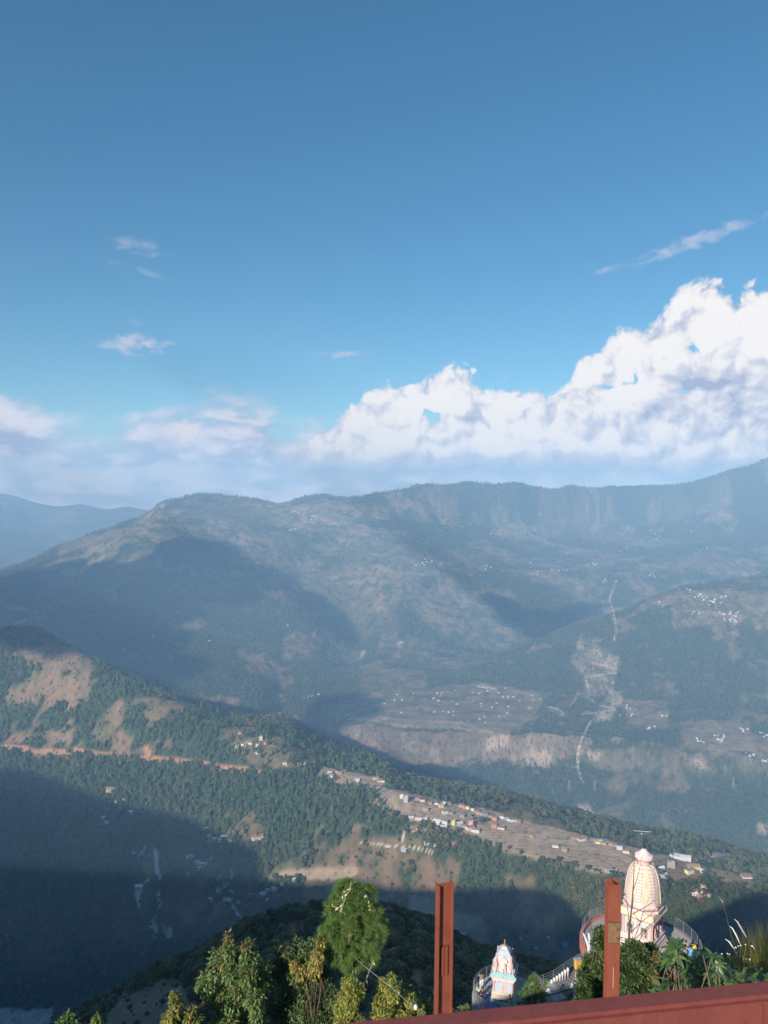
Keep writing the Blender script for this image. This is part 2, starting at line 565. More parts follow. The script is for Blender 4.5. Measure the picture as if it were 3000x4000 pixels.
FLAT = [([(1450, 3060), (1560, 3085), (1900, 3165), (2300, 3265), (2500, 3320), (2490, 3450), (2300, 3400), (2100, 3350), (1900, 3295), (1780, 3250), (1600, 3215), (1480, 3160)], 1300, 1800),
        ([(1235, 2990), (1330, 3010), (1480, 3040), (1500, 3060), (1450, 3090), (1330, 3060), (1240, 3030)], 1550, 1900),
        ([(1050, 3430), (1120, 3400), (1250, 3392), (1390, 3388), (1400, 3420), (1370, 3440), (1200, 3445)], 1350, 1650),
        ([(1280, 2740), (1500, 2700), (1900, 2660), (2150, 2700), (2050, 2830), (2000, 2870), (1700, 2845), (1400, 2815), (1260, 2790)], 3200, 3900),
        ([(2550, 3320), (2800, 3390), (3000, 3470), (3000, 3530), (2800, 3500), (2600, 3440)], 1200, 1500)]
flat = np.zeros_like(H)
for poly, d0, d1 in FLAT:
    flat = np.maximum(flat, blur(area(poly, d0, d1, 0.3), 5))
# relief: spurs and gullies cut where the land is steep
gy = np.gradient(BASE, axis=0) / np.gradient(DG, axis=0)
steep = sstep(np.abs(gy), 0.1, 0.6)
env = np.interp(DG, [0, 60, 150, 600, 1500, 3000, 5000, 8000, 17000], [0.1, 0.5, 4, 14, 24, 34, 115, 75, 120])
crest = np.zeros_like(H)
for k in (3, 7, 12, 16):
    crest = np.maximum(crest, np.exp(-((DG - LD[k][None, :]) / (0.03 * LD[k][None, :])) ** 2))
wl = np.interp(DG, [0, 600, 1500, 3000, 5000, 9000], [60, 160, 260, 420, 900, 1300])
wlq = 2 ** np.round(np.log2(wl))                       # octave-stepped so that the noise stays continuous inside a step
def relief(scale, seed):
    wx = XG + (fbm(XG / scale / 1.7, YG / scale / 1.7, 3, seed + 31) - 0.5) * scale * 0.9
    wy = YG + (fbm(XG / scale / 1.7, YG / scale / 1.7, 3, seed + 37) - 0.5) * scale * 0.9
    return fbm(wx / scale, wy / (scale * (1.8 if scale < 900 else 0.75)), 6, seed, 0.52, ridged=True) - 0.42
near, mid, far = relief(130., 3), relief(330., 5), relief(1000., 9)
wn = 1 - sstep(DG, 500, 1000)
wf = sstep(DG, 3700, 4900)
rel = near * wn + mid * (1 - wn) * (1 - wf) + far * wf
amp = env * (0.35 + 0.65 * steep) * (1 - 0.93 * flat) * (1 - 0.72 * crest)
H = BASE + rel * amp
H += (fbm(XG / 45, YG / 45, 4, 77) - 0.5) * np.interp(DG, [0, 50, 300, 1500, 4000, 9000], [0.1, 0.5, 5, 7, 14, 22]) * (1 - 0.9 * flat)
# fluted cliff below the river terrace
cl_w = np.exp(-((DG - (LD[9] + LD[10])[None, :] / 2) / 70) ** 2) * sstep(PXG, 1240, 1400)
H += (fbm(XG / 110, YG / 160, 5, 91, ridged=True) - 0.45) * 34 * cl_w
H += (fbm(XG / 230, YG / 230, 5, 71) - 0.5) * 60 * np.exp(-((DG - LD[16][None, :]) / 200) ** 2)
# let the spurs below the far crest wander instead of running straight down
wob = (fbm(XG / 800, YG / 500, 4, 333) - 0.5) * 0.16 * sstep(DG, 4700, 5600) * sstep(PXG, 900, 1400) * (1 - np.exp(-((DG - LD[16][None, :]) / 260) ** 2))
for i in np.nonzero(DS > 4700)[0]:
    H[i] = np.interp(US + wob[i], US, H[i])
PX, PY = project(XG, YG, H)


def hit(px, py, dmin=30.0):
    """first point of the land seen through a photo pixel"""
    u, t = ray(px, py)
    j = np.clip(np.searchsorted(US, u) - 1, 0, len(US) - 2)
    f = (u - US[j]) / (US[j + 1] - US[j])
    col = H[:, j] * (1 - f) + H[:, j + 1] * f
    below = (col >= t * DS) & (DS > dmin)
    i = int(np.argmax(below)) if below.any() else len(DS) - 2
    i = max(i, 1)
    a0, a1 = col[i - 1] - t * DS[i - 1], col[i] - t * DS[i]
    g = 0.5 if a1 == a0 else np.clip(-a0 / (a1 - a0), 0, 1)
    D = DS[i - 1] + (DS[i] - DS[i - 1]) * g
    return Vector((u * D, D, col[i - 1] * (1 - g) + col[i] * g))


def ground(x, y):
    u = x / y
    j = np.clip(np.searchsorted(US, u) - 1, 0, len(US) - 2)
    i = np.clip(np.searchsorted(DS, y) - 1, 0, len(DS) - 2)
    f = np.clip((u - US[j]) / (US[j + 1] - US[j]), 0, 1)
    g = np.clip((y - DS[i]) / (DS[i + 1] - DS[i]), 0, 1)
    return (H[i, j] * (1 - f) + H[i, j + 1] * f) * (1 - g) + (H[i + 1, j] * (1 - f) + H[i + 1, j + 1] * f) * g


# ------------------------------------------------------------------ land cover (real colours of what grows or lies there)
C_FOREST = np.array((0.042, 0.068, 0.036))
C_SCRUB = np.array((0.085, 0.090, 0.045))
C_DRY = np.array((0.205, 0.142, 0.096))
C_TAN = np.array((0.350, 0.262, 0.185))
C_TERR = np.array((0.235, 0.175, 0.110))
C_SOIL = np.array((0.40, 0.215, 0.125))
C_ROCK = np.array((0.33, 0.26, 0.20))
C_SCAR = np.array((0.60, 0.57, 0.53))
C_ROAD = np.array((0.52, 0.45, 0.36))
C_PADDY = np.array((0.30, 0.25, 0.20))

sc_ = np.interp(DG, [0, 600, 1500, 3000, 6000], [40, 60, 90, 170, 330])
n_big = np.where(DG < 2300, fbm(XG / 150, YG / 150, 5, 201), np.where(DG < 4100, fbm(XG / 260, YG / 260, 5, 202), fbm(XG / 520, YG / 380, 6, 203)))
n_sml = np.where(DG < 2300, fbm(XG / 28, YG / 28, 4, 211), np.where(DG < 4100, fbm(XG / 60, YG / 60, 4, 212), fbm(XG / 170, YG / 120, 6, 213, 0.58)))
gx_ = np.gradient(H, axis=1) / np.maximum(np.gradient(XG, axis=1), 1e-3)
gy_ = np.gradient(H, axis=0) / np.gradient(DG, axis=0)
slope = np.hypot(gx_, gy_)

thr = np.interp(DG, [0, 1200, 2000, 3000, 4300, 8000], [0.2, 0.44, 0.42, 0.41, 0.462, 0.485])
# the long brown face under the village and the mixed slopes further off
wsm = np.interp(DG, [0, 2500, 4300], [0.38, 0.42, 0.55])
fw = n_big * (1 - wsm) + n_sml * wsm


def poly_mask(polys, d0, d1, warp=1.0, soft=2):
    m = np.zeros(H.shape, bool)
    for p in polys:
        m |= area(p, d0, d1, warp)
    return blur(m, soft)


def rect(x0, y0, x1, y1):
    return [(x0, y0), (x1, y0), (x1, y1), (x0, y1)]


# share of forest pushed up or down, region by region
push = np.zeros_like(H)
for poly, d0, d1, v in [
    (rect(-400, 2440, 900, 2900), 1700, 2800, -0.06), (rect(400, 3060, 1500, 3230), 1400, 2200, -0.05),
    (rect(-400, 2970, 1500, 3230), 1400, 2600, 0.14), ([(-400, 2990), (250, 3060), (560, 3160), (830, 3235), (1000, 3300), (1000, 4000), (-400, 4200)], 600, 2100, 0.09),
    ([(1400, 3330), (1800, 3340), (2500, 3460), (3200, 3560), (3200, 4000), (1400, 4000), (1300, 3480)], 1000, 1500, -0.125),
    ([(1480, 3230), (1700, 3235), (1900, 3300), (2200, 3375), (2500, 3450), (2500, 3475), (2200, 3405), (1900, 3350), (1650, 3320), (1450, 3300)], 1250, 1600, 0.20),
    (rect(1340, 3020, 3200, 3330), 2200, 3300, 0.06), ([(1290, 2830), (1700, 2855), (2300, 2880), (2290, 2960), (1900, 2960), (1720, 2985), (1300, 3000)], 3000, 3500, -0.30),
    (rect(2300, 2900, 3200, 3090), 2800, 3400, -0.16), (rect(2550, 3060, 3200, 3320), 2300, 3100, -0.10),
    (rect(1900, 2550, 2250, 2700), 3600, 4500, 0.14), (rect(2400, 2420, 3200, 2740), 3500, 4800, 0.02), (rect(2280, 2820, 2620, 2920), 3000, 3600, 0.22),
    (rect(-300, 2230, 700, 2800), 3500, 5900, 0.10), (rect(700, 2330, 1450, 2800), 3500, 5400, 0.07),  # denser forest at far left stands in for cloud shade
    (rect(1480, 2300, 2010, 2620), 4000, 5600, -0.08), (rect(220, 2060, 620, 2235), 4800, 6200, -0.13),
    (rect(0, 1880, 3200, 1965), 5500, 8500, 0.10), (rect(2600, 1850, 3400, 2160), 5000, 8500, 0.12), (rect(900, 3480, 2100, 3900), 90, 700, 0.3), (rect(2650, 3415, 2900, 3505), 1150, 1500, 0.25)]:
    push += blur(area(poly, d0, d1), 6) * v
for q in [(208, 2635, 380, 2760), (180, 2517, 360, 2626), (18, 2690, 253, 2770), (360, 2780, 505, 2870), (580, 2760, 660, 2834), (45, 2545, 180, 2580), (434, 2888, 814, 2975), (135, 2942, 343, 3033), (0, 2880, 300, 2920),
          (630, 2560, 760, 2690), (860, 2830, 1020, 2880)]:
    push -= blur(area(rect(*q), 1300, 2800, 2.6), 5) * 0.17
for q in [(769, 2216, 1121, 2342), (705, 2360, 805, 2460), (1103, 2451, 1356, 2550), (1031, 2568, 1175, 2700), (600, 2380, 700, 2440), (1000, 2560, 1100, 2640), (820, 2690, 960, 2760), (1010, 2780, 1190, 2850)]:
    push -= blur(area(rect(*q), 3500, 5800, 2.6), 4) * 0.22
fw = fw + push
fe = np.interp(DG, [0, 3500, 5000], [0.025, 0.02, 0.011])
forest = sstep(fw, thr + 0.004 - fe, thr + 0.004 + fe)
scrub = sstep(fw, thr - 0.13, thr - 0.01)
n_col = fbm(XG / (DG * 0.05 + 8), YG / (DG * 0.05 + 8), 4, 231)
n_fine = fbm(XG / (DG * 0.008 + 2), YG / (DG * 0.008 + 2), 3, 241)
n_olive = fbm(XG / (DG * 0.02 + 4), YG / (DG * 0.02 + 4), 4, 261)[..., None]
rgb = C_DRY[None, None, :] * (0.62 + 0.66 * n_col[..., None])
rgb = rgb + (np.array((0.145, 0.125, 0.065)) - rgb) * np.clip((n_olive - 0.42) * 3.2, 0, 0.85)
far_w = sstep(DG, 3900, 5200)[..., None]
rgb = rgb * (1 - 0.42 * far_w) + np.array((0.25, 0.20, 0.115)) * 0.40 * far_w
rgb = rgb + (C_SCRUB - rgb) * (scrub * 0.65)[..., None]
rgb = rgb + (C_FOREST - rgb) * forest[..., None]
terr = np.zeros_like(H)          # weight of stepped fields
trees = forest.copy()            # where trees stand


def paint(m, c, w=1.0, t=None, tree=0.0, var=0.25):
    global rgb, terr, trees
    k = (np.clip(m, 0, 1) * w)[..., None]
    col = np.array(c) * (1 - var / 2 + var * n_col[..., None]) * (0.88 + 0.24 * n_fine[..., None])
    rgb = rgb + (col - rgb) * k
    if t is not None: terr = terr + (t - terr) * np.clip(m, 0, 1) * w
    trees = trees + (tree - trees) * np.clip(m, 0, 1) * min(1, w * 1.2)


# far mountain: bands of small fields and bare knolls
tmask = sstep(fbm(XG / 300, YG / 420, 5, 251), 0.50, 0.58) * sstep(DG, 4300, 5000) * (1 - sstep(DG, 7200, 7800)) * sstep(PX, 550, 800)
paint(tmask, C_TERR, 0.55, 1.0)
paint(poly_mask([rect(2648, 2310, 3200, 2455)], 3500, 5000), C_TERR, 0.7, 1.0)
# river terrace with its fields, cliff edge
paint(poly_mask([FLAT[3][0]], 3100, 3950), C_TERR, 0.85, 1.0)
paint(poly_mask([[(1300, 2775), (1525, 2800), (1760, 2815), (2003, 2845), (2000, 2868), (1700, 2848), (1400, 2818), (1270, 2795)]], 3150, 3700, 0.5), C_TAN, 0.75, 0.5)
for q in [(2426, 2728, 2621, 2850), (2654, 2815, 2936, 2934), (1560, 2620, 1660, 2700), (2900, 2860, 3100, 2960)]:
    paint(poly_mask([rect(*q)], 3000, 4300), C_TERR, 0.8, 1.0)
paint(poly_mask([rect(1400, 2600, 1640, 2720)], 3500, 4400), C_TERR, 0.7, 1.0)
paint(poly_mask([rect(1290, 2850, 3200, 3020)], 2800, 3450) * sstep(slope, 0.6, 1.1) * sstep(n_sml, 0.52, 0.66), C_ROCK * 0.85, 0.6)
for q in [(1920, 2870, 2010, 2920), (2060, 2930, 2150, 2990), (2300, 2930, 2340, 2965), (2700, 2960, 2740, 3000)]:
    paint(poly_mask([rect(*q)], 2900, 3450, 1.4), C_ROCK * 1.35, 0.75)
# zig-zag track and slips on the right
slip = [(2285, 2500), (2415, 2555), (2405, 2610), (2395, 2695), (2426, 2716), (2405, 2770), (2370, 2815), (2310, 2812), (2350, 2716), (2290, 2706), (2296, 2640), (2245, 2590)]
paint(poly_mask([slip], 3200, 4600, 1.3), C_ROCK, 0.62, 0.0)
for q in [(2380, 2690, 2425, 2760), (2330, 2780, 2395, 2815), (2400, 2550, 2420, 2580)]:
    paint(poly_mask([rect(*q)], 3200, 4600, 0.8), C_ROCK * 1.4, 0.8)
paint(poly_mask([[(2252, 3140), (2275, 3150), (2300, 3140), (2328, 3215), (2305, 3238), (2262, 3200)]], 2200, 3300, 0.6), C_ROCK * 1.35, 0.9)
paint(poly_mask([[(2759, 3355), (2800, 3320), (2850, 3335), (2901, 3375), (2905, 3400), (2830, 3395), (2770, 3370)]], 1350, 3200, 0.6), C_ROCK * 1.2, 0.85)
paint(poly_mask([rect(2958, 3212, 2996, 3251)], 2000, 3200, 0.7), C_ROCK * 1.3, 0.85)
paint(poly_mask([rect(612, 1968, 640, 1995)], 5900, 6500, 0.4), C_ROCK, 0.6)
# the fields
paint(poly_mask([FLAT[0][0]], 1250, 1800, 0.35), C_TAN, 0.97, 0.55, 0.0, 0.15)
paint(poly_mask([FLAT[1][0]], 1500, 1900, 0.35), C_TAN, 0.95, 0.75, 0.0, 0.15)
paint(poly_mask([FLAT[2][0]], 1300, 1650, 0.3), C_TAN * 0.95, 1.0, 0.45, 0.0, 0.15)
paint(poly_mask([[(2750, 3385), (2850, 3405), (2967, 3450), (2960, 3468), (2880, 3462), (2800, 3430)]], 1150, 1500, 0.4), C_TERR, 0.9, 0.3)
paint(poly_mask([[(2520, 3330), (2650, 3345), (2760, 3385), (2740, 3430), (2640, 3440), (2540, 3400)]], 1200, 1500, 0.5), C_TERR, 0.85, 0.6)
paint(poly_mask([[(904, 2875), (1040, 2868), (1150, 2930), (1230, 3000), (1150, 3010), (980, 2985), (900, 2930)]], 1500, 2400), C_TERR * 0.9, 0.65, 1.0, 0.15)
paint(poly_mask([[(1500, 3150), (1560, 3150), (1580, 3190), (1510, 3185)], rect(1450, 3130, 1520, 3170), rect(1720, 3190, 1900, 3225), rect(1330, 3280, 1650, 3330)], 1250, 1800), C_TERR, 0.7, 1.0, 0.1)
paint(poly_mask([rect(576, 3290, 890, 3394), rect(900, 3240, 1040, 3290)], 1300, 2000), C_TERR * 0.8, 0.6, 1.0, 0.3)
paint(poly_mask([[(1600, 3500), (1690, 3515), (1790, 3560), (1880, 3580), (1910, 3650), (1920, 3740), (1780, 3690), (1600, 3590)]], 620, 1400, 0.4), C_PADDY, 0.9, 1.0, 0.0)
paint(poly_mask([[(2030, 3640), (2120, 3630), (2260, 3720), (2260, 3780), (2060, 3720)]], 600, 1400, 0.5), C_PADDY * 0.75, 0.75, 1.0, 0.1)
paint(poly_mask([[(2110, 3590), (2140, 3570), (2180, 3580), (2165, 3640), (2115, 3635)]], 700, 1400, 0.5), C_SOIL * 0.8, 0.9)
paint(poly_mask([[(400, 3990), (480, 3900), (600, 3860), (700, 3850), (740, 3900), (700, 4100), (380, 4100)]], 90, 620, 0.5), C_PADDY * 0.8, 0.85, 1.0, 0.0)
paint(poly_mask([[(1120, 3620), (1150, 3610), (1165, 3680), (1150, 3740), (1125, 3720)], [(1170, 3620), (1195, 3615), (1190, 3690), (1172, 3690)], [(1600, 3800), (1640, 3760), (1660, 3850), (1620, 3900)]], 90, 620, 0.3), C_SOIL * 0.7, 0.9, 0.5)
paint(poly_mask([rect(-300, 3935, 210, 4100)], 600, 1700, 0.8), C_SCAR * 0.8, 0.8, 0.3)
paint(poly_mask([rect(250, 3200, 420, 3290), rect(640, 3480, 800, 3560), rect(0, 3560, 120, 3660)], 700, 2200, 1.5), C_TERR * 0.75, 0.5, 1.0, 0.4)
paint(poly_mask([rect(60, 3660, 250, 3790)], 600, 1900, 0.8), C_TERR * 0.7, 0.5, 1.0, 0.4)


def strip(pts, d0, d1, w, col, wt=0.9, tree=0.0, wig=1.0):
    """a road, track or slip along a line on the land, w photo pixels wide at most"""
    px = PX + (WPX - PXG) * 0.25 * wig
    py = PY + (WPY - PYG) * 0.25 * wig
    best = np.full(H.shape, 1e9)
    lo = (min(p[0] for p in pts) - 60, max(p[0] for p in pts) + 60, min(p[1] for p in pts) - 60, max(p[1] for p in pts) + 60)
    sel = (px > lo[0]) & (px < lo[1]) & (py > lo[2]) & (py < lo[3]) & (DG > d0) & (DG < d1)
    qx, qy = px[sel], py[sel]
    b = np.full(qx.shape, 1e9)
    for (x0, y0), (x1, y1) in zip(pts[:-1], pts[1:]):
        ll = (x1 - x0) ** 2 + (y1 - y0) ** 2 + 1e-6
        t = np.clip(((qx - x0) * (x1 - x0) + (qy - y0) * (y1 - y0)) / ll, 0, 1)
        b = np.minimum(b, np.hypot(qx - x0 - t * (x1 - x0), qy - y0 - t * (y1 - y0)))
    best[sel] = b
    paint(1 - sstep(best, w * 0.6, w * 1.2), col, wt, 0.0, tree)


strip([(0, 2915), (90, 2924), (163, 2938), (335, 2933), (452, 2951), (579, 2960), (796, 2978), (904, 3006), (1010, 3010)], 1500, 2500, 11, C_SOIL, 0.95)
for a, b, w in [((95, 2935), (110, 2925), 12), ((290, 2925), (310, 2935), 10), ((573, 2920), (580, 2955), 13), ((880, 2995), (960, 3002), 12)]:
    strip([a, b], 1500, 2500, w, C_SOIL * 1.1, 0.85)
strip([(1205, 2875), (1260, 2900), (1280, 2915), (1275, 2930), (1310, 2965), (1345, 3000)], 3000, 3900, 6, C_ROAD)
strip([(1940, 2690), (1880, 2680), (1842, 2672)], 3300, 4300, 5, C_ROAD)
for a in [[(2290, 2585), (2370, 2600), (2410, 2612)], [(2300, 2640), (2410, 2625)], [(2265, 2710), (2340, 2750), (2405, 2770)], [(2280, 2790), (2350, 2780), (2400, 2768)], [(2300, 2700), (2290, 2640), (2340, 2640), (2400, 2665)],
          [(2230, 2760), (2250, 2730), (2260, 2700)], [(2310, 2815), (2270, 2890), (2255, 2955), (2258, 3010), (2275, 3055)], [(2395, 2400), (2410, 2460), (2400, 2500)], [(2130, 2755), (2190, 2770), (2200, 2790)], [(2410, 2270), (2380, 2340), (2400, 2400)]]:
    strip(a, 2600, 5600, 4.5, C_ROAD * 0.95, 0.85)
for a in [[(608, 3321), (612, 3390), (625, 3425)]]:
    strip(a, 800, 2200, 8, C_SCAR)
sl8 = lambda p: [(350 + a * 0.452, 3050 + b * 0.452) for a, b in p]
for p in ([(385, 930), (430, 905), (460, 920), (440, 980), (445, 1040), (430, 1120), (405, 1040)], [(580, 945), (610, 945), (620, 990), (625, 1060), (590, 1140), (570, 1140), (600, 1040), (575, 990)],
          [(490, 1175), (550, 1180), (590, 1250), (600, 1310), (570, 1340), (545, 1300)], [(605, 1230), (650, 1235), (665, 1280), (690, 1340), (680, 1355), (640, 1320)], [(670, 1245), (710, 1240), (705, 1330), (690, 1330)],
          [(575, 600), (600, 600), (595, 780), (625, 830), (600, 840), (575, 780)], [(832, 780), (850, 785), (868, 835), (845, 835)]):
    paint(poly_mask([sl8(p)], 700, 2200, 0.12, 1), C_SCAR, 0.9)
strip(sl8([(1245, 1095), (1280, 1150), (1315, 1228)]), 700, 2000, 7, C_SCAR)
strip(sl8([(570, 1140), (565, 1180)]), 700, 2000, 4, C_SCAR)
strip(sl8([(485, 870), (525, 855)]), 700, 2000, 4, C_SCAR)
strip([(1575, 3290), (1585, 3240), (1660, 3240)], 1200, 1700, 5, C_ROAD)
strip([(1410, 3290), (1500, 3300), (1620, 3310), (1700, 3330)], 1200, 1700, 4, C_ROAD * 0.9)
strip([(170, 2410), (60, 2440)], 3500, 6000, 5, C_ROAD * 0.8)
for a in [[(30, 2370), (150, 2395)], [(580, 2560), (585, 2590)], [(650, 2545), (665, 2580)], [(1420, 2545), (1405, 2565)], [(1560, 2510), (1555, 2560)], [(1240, 2450), (1225, 2500)]]:
    strip(a, 3500, 6000, 7, C_ROCK * 1.2, 0.7)

rgb = np.clip(rgb, 0.01, 0.8)

# ------------------------------------------------------------------ land material
def new_mat(name):
    m = bpy.data.materials.new(name)
    m.use_nodes = True
    X.T = m.node_tree
    X.T.nodes.clear()
    return m


def bsdf_out(color, rough=0.9, spec=0.2, bump=None, **kw):
    b = xnode('ShaderNodeBsdfPrincipled')
    xlink(color if not (isinstance(color, tuple) and len(color) == 3) else (*color, 1), b.inputs['Base Color'])
    xlink(rough, b.inputs['Roughness'])
    b.inputs['Specular IOR Level'].default_value = spec
    for k, v in kw.items():
        xlink(v, b.inputs[k])
    if bump is not None:
        h, dist, st = bump
        n = xnode('ShaderNodeBump')
        xlink(h, n.inputs['Height'])
        n.inputs['Distance'].default_value = dist
        n.inputs['Strength'].default_value = st
        xlink(n.outputs[0], b.inputs['Normal'])
    o = xnode('ShaderNodeOutputMaterial')
    xlink(b.outputs[0], o.inputs[0])
    return b


def xscale(col, f):
    n = xnode('ShaderNodeVectorMath', operation='SCALE')
    xlink(col, n.inputs[0])
    xlink(f, n.inputs['Scale'])
    return n.outputs[0]


M_LAND = new_mat('land')
a_ = xnode('ShaderNodeVertexColor', layer_name='cover')
b_ = xnode('ShaderNodeVertexColor', layer_name='kind')
geo = xnode('ShaderNodeNewGeometry')
sp = xnode('ShaderNodeSeparateXYZ')
xlink(geo.outputs['Position'], sp.inputs[0])
gxx, gyy, gzz = (X(o) for o in sp.outputs)
ks = xnode('ShaderNodeSeparateColor')
xlink(b_.outputs[0], ks.inputs[0])
k_terr, k_tree = X(ks.outputs[0]), X(ks.outputs[1])
farness = xsmooth(gyy, 1900.0, 3600.0)
pos2 = xvec(gxx, gyy, 0.0)
nz_ = xnoise(pos2, 0.012, 4, 0.6, '2D')
# stepped fields: the risers are dark grassy lines that follow the contour
def steps(st, ph):
    q = X.m('FRACT', (gzz + nz_ * 5.0) / st + ph)
    return xsmooth(q, 0.66, 0.80)
ris = X.m('ADD', steps(1.5, 0.0) * (1.0 - farness), steps(7.0, 0.3) * farness)
parc = xnode('ShaderNodeTexVoronoi', voronoi_dimensions='2D')
xlink(xvec(gxx * 0.6, gyy, 0.0), parc.inputs['Vector'])
parc.inputs['Scale'].default_value = 0.028
pc = xnode('ShaderNodeSeparateColor')
xlink(parc.outputs['Color'], pc.inputs[0])
fieldvar = X(pc.outputs[0]) * 0.36 + 0.82
mott = xnoise(pos2, 0.05, 5, 0.65, '2D')
mott2 = xnoise(pos2, 0.35, 4, 0.65, '2D')
v = (mott * 0.9 + 0.55) * (mott2 * 0.5 + 0.75)
v = v * (1.0 + (fieldvar - 1.0) * k_terr)
v = v * (1.0 - ris * k_terr * (0.46 - farness * 0.16))
# crowns of the far woods, too small to build singly
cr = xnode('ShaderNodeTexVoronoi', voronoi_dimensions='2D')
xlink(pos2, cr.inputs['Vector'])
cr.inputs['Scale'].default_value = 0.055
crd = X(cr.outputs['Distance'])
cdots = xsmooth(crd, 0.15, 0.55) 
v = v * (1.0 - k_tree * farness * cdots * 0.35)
# lone dark bushes on the dry slopes
bush = xsmooth(crd + (mott - 0.5) * 0.6, 0.22, 0.10) * (1.0 - k_terr) * (1.0 - k_tree)
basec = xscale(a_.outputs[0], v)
basec = xmix(bush * 0.7, basec, (0.035, 0.05, 0.028))
# hedges, copses and scattered trees among the far fields
sp1 = xnoise(xvec(gxx, gyy * 0.7, 0.0), 0.016, 6, 0.68, '2D')
sp2 = xnoise(xvec(gxx * 0.6, gyy * 0.6 + 900.0, gzz * 2.2), 0.012, 5, 0.65, '3D')
spk = X.m('MAXIMUM', xsmooth(sp1, 0.50, 0.57), xsmooth(sp2, 0.54, 0.60) * 0.8)
fz = xsmooth(gyy, 2400.0, 4400.0) * (1.0 - k_tree)
basec = xmix(spk * fz * 0.82, basec, (0.038, 0.058, 0.034))
lt = xsmooth(xnoise(xvec(gxx * 0.7, gyy * 0.7, gzz * 3.0), 0.02, 4, 0.6, '3D'), 0.62, 0.68)
basec = xmix(lt * fz * 0.5, basec, (0.36, 0.31, 0.24))
hb = (mott * 6.0 + mott2 * 1.2) * (1.0 - k_terr * 0.8) - crd * k_tree * 9.0
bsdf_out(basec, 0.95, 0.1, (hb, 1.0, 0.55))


def land_piece(name, i0, i1, label):
    n, m = i1 - i0 + 1, len(US)
    v = np.stack([XG[i0:i1 + 1], YG[i0:i1 + 1], H[i0:i1 + 1]], -1).reshape(-1, 3)
    idx = np.arange(n * m).reshape(n, m)
    f = np.stack([idx[:-1, :-1], idx[:-1, 1:], idx[1:, 1:], idx[1:, :-1]], -1).reshape(-1, 4)
    me = np_mesh(name, v, f)
    set_color(me, 'cover', rgb[i0:i1 + 1].reshape(-1, 3))
    k = np.stack([terr, trees, terr * 0], -1)[i0:i1 + 1].reshape(-1, 3)
    set_color(me, 'kind', k)
    return tag(link(name, me, M_LAND), label, 'terrain', kind='structure')


cut = [0] + [int(np.searchsorted(DS, d)) for d in (620, 2650, 4200, 9000)] + [len(DS) - 1]
for nm, i0, i1, lb in zip(('hillside', 'village_hill', 'gorge_terrain', 'mountain', 'distant_hills'), cut[:-1], cut[1:],
                          ('steep wooded hillside falling away below the railing', 'long hill with the farmed village spur and pine woods', 'river gorge with cliffs and stepped fields beyond the village',
                           'broad hazy blue mountain with farms under the clouds', 'faint far ridges in the haze')):
    land_piece(nm, i0, i1, lb)

# the ridge the camera stands on goes on to the left and shades the valley
rx = [-4500, -3000, -2410, -2300, -2087, -1900, -1733, -1600, -1465, -1350, -1270, -1215, -1110, -1005, -940, -800, -700, -640, -578, -545, -460, -370, -325, -295, -250, -200, -150, -125, -100, -80, -60, 0, 400, 1500]
rh = [345, 345, 345, 338, 292, 248, 211, 190, 156, 122, 98, 44, 36, 44, 30, 27, 32, 30, 8, -20, -30, -46, -36, 8, 26, 30, 28, 24, 14, -2, -26, -22, -60, -260]  # unseen heights shaped to lay the shade; the nearest knoll is added for it
gx = np.concatenate([np.linspace(-4500, -2500, 30), np.linspace(-2480, 0, 180), np.linspace(20, 1500, 24)])
gy2 = np.concatenate([-np.geomspace(1500, 12, 22), [0.0], np.geomspace(12, 700, 18)])
RX, RY = np.meshgrid(gx, gy2)
RZ = smooth_interp(RX.ravel(), rx, rh).reshape(RX.shape) - np.abs(RY) * np.where(RY < 0, 0.5, 0.85)
RZ += (fbm(RX / 90, RY / 90, 4, 303) - 0.5) * np.clip(np.abs(RY) * 0.25, 0, 30)
RZ = np.where((RX > -60) & (RY > -6), np.minimum(RZ, -30 - np.abs(RY)), RZ)
ridx = np.arange(RX.size).reshape(RX.shape)
rf = np.stack([ridx[:-1, :-1], ridx[:-1, 1:], ridx[1:, 1:], ridx[1:, :-1]], -1).reshape(-1, 4)
rme = np_mesh('ridge', np.stack([RX, RY, RZ], -1).reshape(-1, 3), rf)
set_color(rme, 'cover', np.tile(C_FOREST * 1.3, (RX.size, 1)))
set_color(rme, 'kind', np.tile((0.0, 1.0, 0.0), (RX.size, 1)))
tag(link('ridge', rme, M_LAND), 'wooded ridge running on beside and behind the viewpoint', 'terrain', kind='structure')

# ------------------------------------------------------------------ haze: the valley air
HAZE = 1.2e-4
hm = bpy.data.materials.new('haze_air')
hm.use_nodes = True
X.T = hm.node_tree
X.T.nodes.clear()
pv = xnode('ShaderNodeVolumePrincipled')
pv.inputs['Color'].default_value = (0.37, 0.64, 0.98, 1)
pv.inputs['Absorption Color'].default_value = (0.12, 0.12, 0.12, 1)
pv.inputs['Density'].default_value = HAZE
pv.inputs['Anisotropy'].default_value = -0.12
ho = xnode('ShaderNodeOutputMaterial')
xlink(pv.outputs[0], ho.inputs['Volume'])
bm = bmesh.new()
bmesh.ops.create_cube(bm, size=1.0)
top_z = float(max(H.max(), 0.0)) + 30.0
bot_z = float(H.min()) - 5.0
bmesh.ops.scale(bm, vec=(40000, 17000, top_z - bot_z), verts=bm.verts)
bmesh.ops.translate(bm, vec=(0, 6400, (top_z + bot_z) / 2), verts=bm.verts)
hme = bpy.data.meshes.new('haze')
bm.to_mesh(hme)
bm.free()
tag(link('haze', hme, hm), 'pale blue haze filling the valley', 'haze', kind='stuff')


